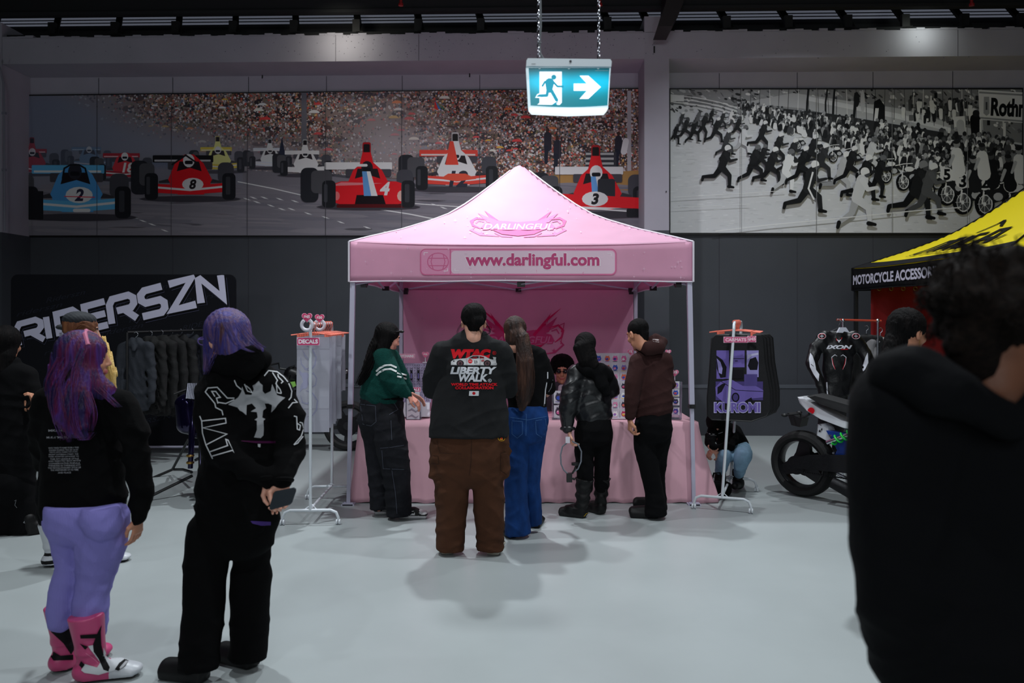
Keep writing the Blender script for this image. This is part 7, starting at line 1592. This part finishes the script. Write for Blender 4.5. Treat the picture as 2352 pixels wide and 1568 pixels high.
# ---- C: beanie, brown to blonde hair, behind the purple-haired person
p = Person(5.1, 180, 'person with a dark cap and blonde hair lengths behind the purple haired person', 'fair', head=(192, 764, -58, 4, 0), hs=.97)
p.skinbody([([(190, 800, 0, 18), (185, 900, 0, 44), (180, 1060, 0, 48)], .6), ([(160, 1060, 0, 28), (125, 1160, .0, 22), (114, 1240, .0, 14)], 1), ([(200, 1060, 0, 28), (205, 1260, 0, 14)], 1), ([(130, 850, 0, 16), (112, 940, 0, 14), (110, 1010, 0, 12)], 1)])
p.hand(112, 1010, .0, (0, .1, -1), (1, 0, 0), mirror=True)
p.garment('coat', [([(190, 825, 0, 32), (186, 850, 0, 58), (182, 940, 0, 60), (176, 1060, 0, 66), (150, 1160, 0, 62), (140, 1190, 0, 52)], .6), ([(134, 850, 0, 24), (116, 930, 0, 22), (112, 1000, 0, 18)], 1), ([(124, 1090, 0, 36), (114, 1150, 0, 30), (116, 1206, 0, 22)], .8)], m_bk, disp=wrinkle(.005, 20, 20, 1.), vox=.011)
p.garment('trousers', [([(170, 1060, 0, 50), (135, 1150, .03, 36), (114, 1225, .02, 20)], .8), ([(195, 1060, 0, 50), (203, 1150, 0, 32), (205, 1260, 0, 22)], .8)], m_bk, vox=.011)
H_OMB = HAIR('hair_brown', [(74, 40, 24), (112, 66, 40), (150, 96, 60)]); H_BLO = HAIR('hair_blonde', [(170, 130, 70), (206, 172, 100), (226, 196, 130)])
p.hair(H_OMB, [], cap=(.092, .11, .098), amp=.003)
p.strands(H_OMB, [[(160, 770, -.1), (190, 745, -.12), (222, 762, -.1)], [(165, 760, -.1), (195, 738, -.11), (225, 752, -.08)]], n=8, spread=5)
S = p.field([([(236, 776, .08, 7), (246, 820, .02, 13), (255, 860, -.02, 14), (260, 905, -.03, 5)], .6)], .006, lambda X, Y, Z: .003*np.sin(X*300+Y*200+3*np.sin(Z*10))); P_, Q = S.nets(); link('blonde_lengths', qmesh(P_, Q), H_BLO, p.th, label='long blonde length of hair hanging at the front')
p.strands(H_BLO, [[(236, 776, .04), (248, 830, -.04), (262, 880, -.05), (268, 906, -.05)], [(232, 780, .04), (242, 840, -.04), (250, 880, -.05), (254, 912, -.05)]], n=8, spread=4)
g = MB(); c, R, k = p.head; S = SDF(.006); S.ball(np.array(p.H(0, -.03, .085)), (.09, .1, .058), k=.01, R=R); S.ball(np.array(p.H(0, -.13, .03)), (.03, .035, .018), k=.01, R=R); S.disp = lambda X, Y, Z: .002*np.sin(X*200+Z*120)*np.sin(Y*200+Z*90); P_, Q = S.nets(); link('cap', qmesh(P_, Q), M('dark_knit', (26, 30, 36), .8), p.th)
bw_ = [M('boot_white', (196, 200, 206), .35), m_bsh]
def wb(c): x, y, z = c.T; m = np.zeros(len(c), int); m[z < .022] = 1; m[(np.hypot(y-.12, (z-.05)*1.5) < .035)] = 1; m[(z > .12) & (z < .2) & (y > .03)] = 1; m[(z > .035) & (z < .065) & (y < .075)] = 1; m[(z > .1) & (z < .125)] = 1; return m
put_shoe(p, 'race', 102, 1303, -50, bw_, wb, 1.05, 'boot', zs=.75); put_shoe(p, 'race', 196, 1300, -60, bw_, wb, 1., 'boot', zs=.75, mirror=True)

# ---- N: figure in black at the left edge
p = Person(5.87, 30, 'person dressed all in black with a raised hand at the far left edge', 'tan', head=(18, 790, -5, 10, 0), hs=1.)
p.hand(74, 938, -.14, (.15, .1, 1), (-.9, -.2, 0), 'grip', False, .95)
p.skinbody([([(20, 825, 0, 16), (22, 900, 0, 40), (22, 1020, 0, 44)], .6), ([(5, 1020, 0, 24), (5, 1215, 0, 12)], 1), ([(50, 1020, 0, 24), (52, 1215, 0, 12)], 1), ([(60, 860, 0, 14), (62, 940, -.06, 12), (74, 938, -.14, 8)], 1)])
co = p.garment('coat', [([(20, 835, 0, 30), (22, 858, 0, 50), (24, 930, 0, 54), (26, 1040, 0, 56), (28, 1120, 0, 54)], .62), ([(66, 862, 0, 20), (78, 920, -.02, 17), (76, 950, -.10, 13), (75, 944, -.14, 10)], 1)], m_bk, disp=wrinkle(.005, 20, 20, 2.), vox=.011)
p.garment('trousers', [([(26, 1110, 0, 52), (8, 1150, 0, 33), (6, 1222, 0, 32)], .8, dict(flat_last=True)), ([(30, 1110, 0, 50), (52, 1150, 0, 32), (54, 1222, 0, 30)], .8, dict(flat_last=True))], m_bk, vox=.011)
tr = p.th.children[-1]; P = Paint(); P.line([(33, 1150), (37, 1148), (34, 1160), (39, 1166)], 1., (130, 132, 136)); P.line([(54, 1200), (60, 1192), (65, 1194), (63, 1202), (54, 1200)], 1.2, (150, 152, 156)); P.project('small_marks', m_ink, [tr][0], [tr, co], 5.87, base=.003)
p.hair(H_BLACK, [([(18, 780, 0, 26), (10, 815, -.04, 24), (6, 850, -.06, 16)], .8)], cap=(.096, .11, .1))
put_shoe(p, 'chunky', 5, 1228, -30, m_bsh); put_shoe(p, 'chunky', 52, 1230, -50, m_bsh, mirror=True)

# ---- M: nearest person, at the right edge
p = Person(1.42, 2290, 'nearest person with dark curly hair and a black jacket at the right edge', 'dark', head=(2300, 752, -60, 4, 0), hs=.96)
p.hand(2150, 1500, .2, (0, .5, -.8), (1, 0, 0), mirror=True); p.hand(2560, 1600, .1, (0, .5, -.8), (-1, 0, 0))
p.skinbody([([(2300, 860, .0, 72), (2300, 1100, .03, 180), (2300, 1700, .03, 180)], .6), ([(2220, 1700, .03, 100), (2220, 2740, .03, 50)], 1), ([(2400, 1700, .03, 100), (2400, 2740, .03, 50)], 1), ([(2080, 980, .0, 60), (2050, 1300, .05, 55), (2150, 1500, .18, 40)], 1), ([(2520, 980, .0, 60), (2570, 1350, .0, 55), (2560, 1600, .08, 40)], 1)])
m_nj = M('black_padded', (7, 8, 11), .9, bump=.25, bscale=40, spec=.15)
jk = p.garment('jacket', [([(2300, 950, .03, 130), (2290, 980, .04, 225), (2290, 1200, .04, 240), (2300, 1500, .04, 245), (2300, 1850, .04, 250)], .62), ([(2075, 945, .0, 122), (2058, 1100, .02, 108), (2066, 1350, .03, 104), (2080, 1500, .08, 92)], .95), ([(2500, 950, .0, 112), (2570, 1300, .0, 100), (2560, 1560, .08, 70)], .95)], m_nj, vox=.007, disp=wrinkle(.005, 20, 16, 1., .5), k=.05)
p.garment('hood', [([(2046, 856, -.03, 52), (2110, 852, -.08, 52), (2190, 892, -.11, 48), (2320, 968, -.08, 46)], .95), ([(2095, 856, -.06, 50), (2150, 905, -.1, 50)], .9)], m_nj, vox=.007, disp=wrinkle(.004, 24, 20, 1.), k=.04)
p.garment('trousers', [([(2300, 1800, .03, 230), (2215, 2000, .03, 130), (2215, 2760, .03, 90)], .75), ([(2310, 1800, .03, 230), (2405, 2000, .03, 130), (2405, 2760, .03, 90)], .75)], m_bk, vox=.014)
H_CUR = HAIR('hair_dark_curls', [(11, 8, 7), (22, 16, 13), (34, 25, 20)], (200, 200, 200), .6)
rn = [(random.gauss(0, 1), random.gauss(0, 1), random.gauss(0, 1)) for _ in range(90)]; bl = []
for a, b, c in rn:
    l = math.sqrt(a*a+b*b+c*c); a, b, c = a/l, b/l, c/l
    if (b > .35 and c < .55) or c < -.75 or (b > -.35 and c < .25 and a > .3): continue
    bl.append((a*.084, -.03+b*.104, .05+c*.086, random.uniform(.018, .03)))
p.hair(H_CUR, cap=(.092, .112, .1), balls=bl, amp=.0035, vox=.006, facer=.082, fy=.13, extra3=[[(0, -.1, -.03, .05), (0, -.075, -.075, .045)]])
g = MB()
for a, b, c, r in bl:                        # loose curls standing off the head
    n_ = Vector((a/.084, (b+.03)/.104, (c-.05)/.086)); base = Vector((a, b, c))+n_*r*.6; u = n_.orthogonal().normalized(); v_ = n_.cross(u)
    for j in range(5):
        ph_ = random.uniform(0, 6.28); o = (u*math.cos(ph_)+v_*math.sin(ph_))*.014; rr_ = random.uniform(.004, .008)
        g.tube([p.H(*(base+o+n_*t*.0045+(u*math.cos(t*1.3+ph_)+v_*math.sin(t*1.3+ph_))*rr_)) for t in range(8)], .0013, 4)
g.build('loose_curls', H_CUR, p.th, smooth=True)
put_shoe(p, 'sneaker', 2215, 2780, -20, m_bsh); put_shoe(p, 'sneaker', 2400, 2780, -30, m_bsh, mirror=True)
# ============================================================ motorcycles
m_tyre = M('tyre_rubber', (17, 17, 18), .8, bump=.2, bscale=90); m_rim = M('rim_black', (20, 20, 23), .35); m_engine = M('engine_dark', (30, 30, 33), .45, metal=.6, bump=.4, bscale=30)
def wheel(th, c, r, wdt, ax, rim_mat=None, spokes=5, name='wheel'):
    """c = centre, ax = axle direction"""
    c = Vector(c); ax = Vector(ax).normalized(); h = wdt/2; e = thing('x', 'x', 'x'); bpy.data.objects.remove(e)
    g = MB(); prof = [(-h*.7, r*.72), (-h, r*.8), (-h*.95, r*.9), (-h*.55, r*.975), (0, r), (h*.55, r*.975), (h*.95, r*.9), (h, r*.8), (h*.7, r*.72)]
    g.lathe(c, ax, prof, 48); ty = g.build('tyre', m_tyre, th, smooth=True)
    g = MB(); g.lathe(c, ax, [(-h*.7, r*.74), (-h*.75, r*.70), (-h*.3, r*.66), (h*.3, r*.66), (h*.75, r*.70), (h*.7, r*.74)], 40)
    u = ax.orthogonal().normalized(); v = ax.cross(u); ws = .09 if spokes > 3 else .26
    for k in range(spokes):
        a = 2*PI*k/spokes; dr = u*math.cos(a)+v*math.sin(a); pr = ax.cross(dr)
        g.prism([c+dr*r*.12+pr*r*ws-ax*h*.3, c+dr*r*.68+pr*r*ws*.6-ax*h*.3, c+dr*r*.68-pr*r*ws*.6-ax*h*.3, c+dr*r*.12-pr*r*ws-ax*h*.3], ax*h*.6)
    g.cyl(c-ax*h*.9, c+ax*h*.9, r*.16, 20); rm_ = g.build('rim', rim_mat or m_rim, ty, smooth=True)
    g = MB(); g.cyl(c-ax*h*.62, c-ax*h*.56, r*.42, 30); g.cyl(c-ax*h*.75, c-ax*h*.56, r*.1, 12); g.build('brake_disc', m_engine, ty); return ty
d = 7.02; bk = thing('motorcycle', 'black, white and blue sports motorcycle parked beside the yellow tent', 'motorcycle', (at(2000, 0, d).x, d, 0))
fw = Vector((.68, -.73, 0)).normalized(); sd = Vector((fw.y, -fw.x, 0)); c0 = Vector((at(1845, 0, 7.1).x, 7.1, 0))
L = lambda x, z, y=0.: c0+fw*x+sd*y+Vector((0, 0, z))        # along the bike, up, across (+ = towards the camera)
u_ = .0041
wheel(bk, L(0, .302), .302, .18, sd, None, 3)
wheel(bk, L(1.40, .295), .295, .12, sd, None, 5)
g = MB()
for y in (-.12, .12): g.prism([L(-.04, .36, y), L(.12, .41, y), L(.50, .46, y), L(.56, .38, y), L(.5, .30, y), L(.12, .28, y), L(-.05, .27, y)], sd*.03)
g.build('swingarm', m_engine, bk)
g = MB(); g.prism([L(.26, .64), L(.5, .62), L(.56, .5), L(.62, .3), L(.5, .22), L(.44, .3), L(.3, .36), L(.36, .48)], sd*.1); g.prism([L(.5, .6, -.1), L(1.15, .75, -.1), L(1.2, .68, -.1), L(.6, .36, -.1)], sd*.2); g.build('frame', M('blue_frame', (14, 50, 130), .35, coat=.4), bk)
for (a, b) in ((.30, .60), (.33, .45), (.45, .4), (.52, .55), (.48, .28)): g = MB(); g.cyl(L(a, b, .1), L(a, b, .112), .011, 8); g.build('bolt', m_steel, bk)
g = MB(); pts = [L(.5+.011*t/1.0*1.2, .54+.006*t, .12)+(Vector((0, 0, 1))*.035*math.cos(t*.9)+sd*.035*math.sin(t*.9)) for t in range(0, 40)]
# coil spring along its axis
a0, a1 = L(.33, .56, .13), L(.60, .69, .13); axv = (a1-a0).normalized(); uu = axv.orthogonal().normalized(); vv = axv.cross(uu); pts = [a0+(a1-a0)*(t/60)+(uu*math.cos(t*.52)+vv*math.sin(t*.52))*.036 for t in range(61)]
g = MB(); g.tube(pts, .008, 6); g.build('shock_spring', M('green_spring', (20, 190, 60), .4), bk, smooth=True); g = MB(); g.cyl(a0-axv*.05, a1+axv*.08, .02, 12); g.cyl(a1+axv*.03, a1+axv*.1, .036, 14); g.build('shock_body', m_steel, bk, smooth=True)
g = MB()  # engine block and casings
g.prism([L(.6, .62, -.15), L(1.05, .62, -.15), L(1.15, .3, -.15), L(1.0, .16, -.15), L(.62, .18, -.15), L(.55, .35, -.15)], sd*.3); g.cyl(L(.72, .33, .15), L(.72, .33, .2), .12, 24); g.cyl(L(.98, .34, .15), L(.98, .34, .2), .1, 24); g.build('engine', m_engine, bk)
g = MB(); g.tube([L(.95, .2, .1), L(.7, .13, .12), L(.5, .14, .14), L(.34, .20, .15)], [.04, .05, .06, .05], 12); g.build('exhaust', m_engine, bk, smooth=True)
# chain run
g = MB()
for k in range(30):
    for (z0, z1) in ((.345, .42), (.25, .25)): p_ = L(.0+.6*k/29, z0+(z1-z0)*k/29, .14); g.box(p_, (.017, .008, .013))
g.cyl(L(0, .302, .13), L(0, .302, .145), .085, 24); g.build('chain', m_engine, bk)
def slab(name, pts, w0, mat, nb=.03, w1=None):
    """bodywork: outline extruded across the bike with tapered edges"""
    g = MB(); P_ = [L(a, b, 0) for a, b in pts]; n = len(P_); cc = sum(P_, Vector())/n; w1 = w1 or w0
    rings = []
    for y, k in ((-w0, .9), (-w0*.8, 1), (w0*.8, 1), (w0, .9)): rings += [cc+(q_-cc)*k+sd*y for q_ in P_]
    fs = [(r*n+i, r*n+(i+1) % n, (r+1)*n+(i+1) % n, (r+1)*n+i) for r in range(3) for i in range(n)]+[tuple(range(n)), tuple(range(4*n-1, 3*n-1, -1))]; g.add(rings, fs)
    o = g.build(name, mat, bk, smooth=True); return o
m_bwhite = M('gloss_white', (206, 208, 214), .25, coat=.5); m_bblk = M('gloss_black', (14, 14, 17), .3, coat=.4)
tl = slab('tail_fairing', [(-.02, .915), (0, .86), (.06, .80), (.2, .73), (.42, .67), (.56, .66), (.68, .68), (.52, .72), (.4, .74), (.26, .80), (.13, .865), (.03, .92)], .09, m_bwhite)
P = Paint(); P.ell(1863, 943, 8, 7.5, (196, 20, 34), 20); P.project('red_dot', m_ink, tl, tl, 7.05, base=.010, maxe=3)
slab('seat', [(.08, .93), (.2, .87), (.4, .82), (.62, .78), (.75, .80), (.72, .88), (.5, .88), (.3, .92), (.14, .95)], .12, M('seat_black', (20, 20, 22), .7))
hg = slab('hugger', [(.16, .68), (.21, .69), (.26, .66), (.28, .60), (.36, .57), (.42, .52), (.33, .50), (.24, .54), (.15, .58)], .06, m_bwhite)
P = Paint(); P.ell(1883, 983, 6, 9, (30, 30, 34), 16); P.line([(1879, 983), (1887, 983)], 1.2, (210, 212, 220)); P.line([(1883, 975), (1880, 991)], 1., (210, 212, 220)); P.line([(1883, 975), (1886, 991)], 1., (210, 212, 220)); P.project('hugger_mark', m_ink, hg, hg, 7.05, base=.003)
slab('fuel_tank', [(.66, .80), (.72, .92), (.86, 1.0), (1.06, .99), (1.18, .88), (1.1, .76), (.8, .72)], .15, m_bwhite)
slab('front_fairing', [(1.0, .72), (1.2, .9), (1.3, 1.08), (1.45, .95), (1.62, .84), (1.5, .70), (1.2, .45), (.8, .2), (.62, .24), (.8, .45)], .2, m_bblk)
slab('belly_panel', [(.55, .36), (.66, .32), (.8, .3), (.9, .2), (.72, .16), (.6, .2)], .17, m_bwhite)
slab('front_mudguard', [(1.14, .5), (1.24, .62), (1.42, .64), (1.6, .56), (1.5, .59), (1.36, .6)], .075, m_bblk)
g = MB()
for y in (-.1, .1): g.tube([L(1.4, .3, y), L(1.22, .9, y)], .027, 12)
g.build('fork', m_steel, bk, smooth=True)
g = MB(); g.tube([L(1.16, .93, -.3), L(1.2, .95, -.1), L(1.2, .95, .1), L(1.16, .93, .3)], .014, 10); g.build('handlebar', m_plast, bk, smooth=True)
g = MB(); g.tube([L(.06, .76, 0), L(-.02, .70, 0), L(-.13, .73, 0)], .012, 6); g.prism([L(-.12, .76, -.07), L(.02, .72, -.07), L(.0, .64, -.07), L(-.08, .65, -.07)], sd*.14); g.build('plate_holder', m_plast, bk)
g = MB()
for y in (-.14, .14): g.tube([L(-.02, .755, 0), L(-.1, .745, y)], .006, 6); g.ball(L(-.11, .745, y), .022, 6, sc_=(1.4, 1, .8))
g.build('indicator', m_plast, bk)
g = MB(); g.tube([L(.6, .2, -.14), L(.5, .02, -.26)], .012, 8); g.build('side_stand', m_plast, bk)
# glossy dark motorcycle on a front stand, seen behind the cross hoodie
d = 6.9; mb = thing('motorcycle', 'dark purple chrome motorcycle front end on a black stand behind the cross hoodie', 'motorcycle', (at(447, 0, d).x, d, 0)); X0 = at(452, 0, d).x
A_ = lambda px, py, dz=0.: at(px, py, d+dz)
m_cp = M('chrome_purple', (30, 24, 60), .12, metal=.8, coat=.5); m_lr = M('lilac_rim', (150, 140, 205), .35)
ty = wheel(mb, Vector((at(468, 0, d).x, d+.05, .31)), .31, .11, Vector((1, .45, 0)), m_lr, 6)
g = MB()
for px, dz in ((437, -.06), (470, .06)): g.tube([A_(px, 1075, dz), A_(px+4, 985, dz), A_(px+8, 900, dz+.1)], [.022, .028, .024], 14)
g.build('fork', m_cp, mb, smooth=True)
for px, py in ((437, 1062), (437, 1046)): g = MB(); g.lathe(A_(px, py, -.06), (0, 0, 1), [(-.012, .024), (-.006, .034), (.006, .034), (.012, .024)], 18); g.build('fork_ring', M('gold', (190, 150, 80), .3, metal=1), mb, smooth=True)
S = SDF(.009); S.seg(A_(424, 925), A_(432, 975), 22*d/F, 26*d/F, .8, k=.04); S.seg(A_(445, 925, .1), A_(455, 985, .1), 34*d/F, 24*d/F, .9, k=.06); P_, Q = S.nets(); link('front_fairing', qmesh(P_, Q), m_cp, mb)
g = MB(); a, b = A_(432, 880, -.05), A_(428, 915, -.08)
for k in range(9):
    t = k/8; g.tube([a.lerp(A_(462, 880, .02), t), b.lerp(A_(456, 918, -.02), t)], .0115, 8)
g.build('chrome_grille', M('chrome_bright', (120, 122, 134), .16, metal=1), mb, smooth=True)
g = MB(); g.tube([A_(400, 905, .05), A_(440, 890, .1), A_(480, 888, .15)], .012, 8); g.build('handlebar', m_plast, mb, smooth=True)
S = SDF(.011); S.seg(A_(470, 905, .25), A_(505, 915, .7), .13, .15, .9, k=.05); S.seg(A_(505, 925, .7), A_(540, 905, 1.2), .12, .09, .8, k=.05); P_, Q = S.nets(); link('tank_and_seat', qmesh(P_, Q), m_cp, mb)
st_ = thing('paddock_stand', 'black tubular front wheel stand on the floor behind the cross hoodie', 'stand', (at(420, 0, 6.9).x, 6.9, 0)); g = MB()
g.tube([at(340, 1142, 6.9), at(442, 1092, 7.15)], .014, 8); g.tube([at(340, 1102, 7.9), at(396, 1078, 8.0), at(420, 1078, 7.6), at(440, 1084, 7.2)], .014, 8); g.tube([at(396, 1078, 7.9), at(432, 1010, 7.5)], .013, 8); g.build('tube_frame', m_plast, st_, smooth=True)
# black motorcycle by the rear wall, mostly hidden behind the decal rack
d = 9.5; mk = thing('motorcycle', 'black motorcycle with green tank badge against the wall behind the decal rack', 'motorcycle', (at(715, 0, d).x, d, 0)); A_ = lambda px, py, dz=0.: at(px, py, d+dz)
S = SDF(.014); S.seg(A_(668, 858), A_(700, 872), .10, .12, .8, k=.05); S.seg(A_(700, 880), A_(770, 884), .14, .10, .8, k=.05); S.seg(A_(745, 866), A_(796, 858), .10, .07, .8, k=.04); S.seg(A_(668, 870), A_(655, 880), .09, .06, .9, k=.04); P_, Q = S.nets(); link('bodywork', qmesh(P_, Q), m_bblk, mk)
S = SDF(.014); S.seg(A_(690, 925), A_(750, 925), .17, .16, .7, k=.05, pw=3); P_, Q = S.nets(); link('engine', qmesh(P_, Q), m_engine, mk)
g = MB(); g.prism([A_(660, 878, -.15), A_(676, 876, -.15), A_(679, 886, -.15), A_(668, 892, -.15), A_(658, 889, -.15)], (0, .03, 0)); g.build('green_badge', M('lime', (140, 200, 90), .4), mk)
g = MB(); g.tube([A_(618, 838, -.1), A_(640, 834), A_(642, 846), A_(668, 850, .05)], .012, 8); g.tube([A_(655, 850), A_(676, 842, -.05)], .01, 6); g.prism([A_(666, 842, -.06), A_(676, 838, -.06), A_(676, 841, -.06), A_(668, 846, -.06)], (0, .02, 0)); g.build('handlebar', m_plast, mk, smooth=True)
wheel(mk, Vector((at(640, 0, d).x, d, .31)), .31, .12, (0, 1, 0)); wheel(mk, Vector((at(800, 0, d).x, d, .31)), .31, .14, (0, 1, 0))
g = MB(); g.tube([A_(640, 940, -.09), A_(664, 860, -.09)], .022, 8); g.tube([A_(640, 940, .09), A_(664, 860, .09)], .022, 8); g.build('fork', m_engine, mk, smooth=True)
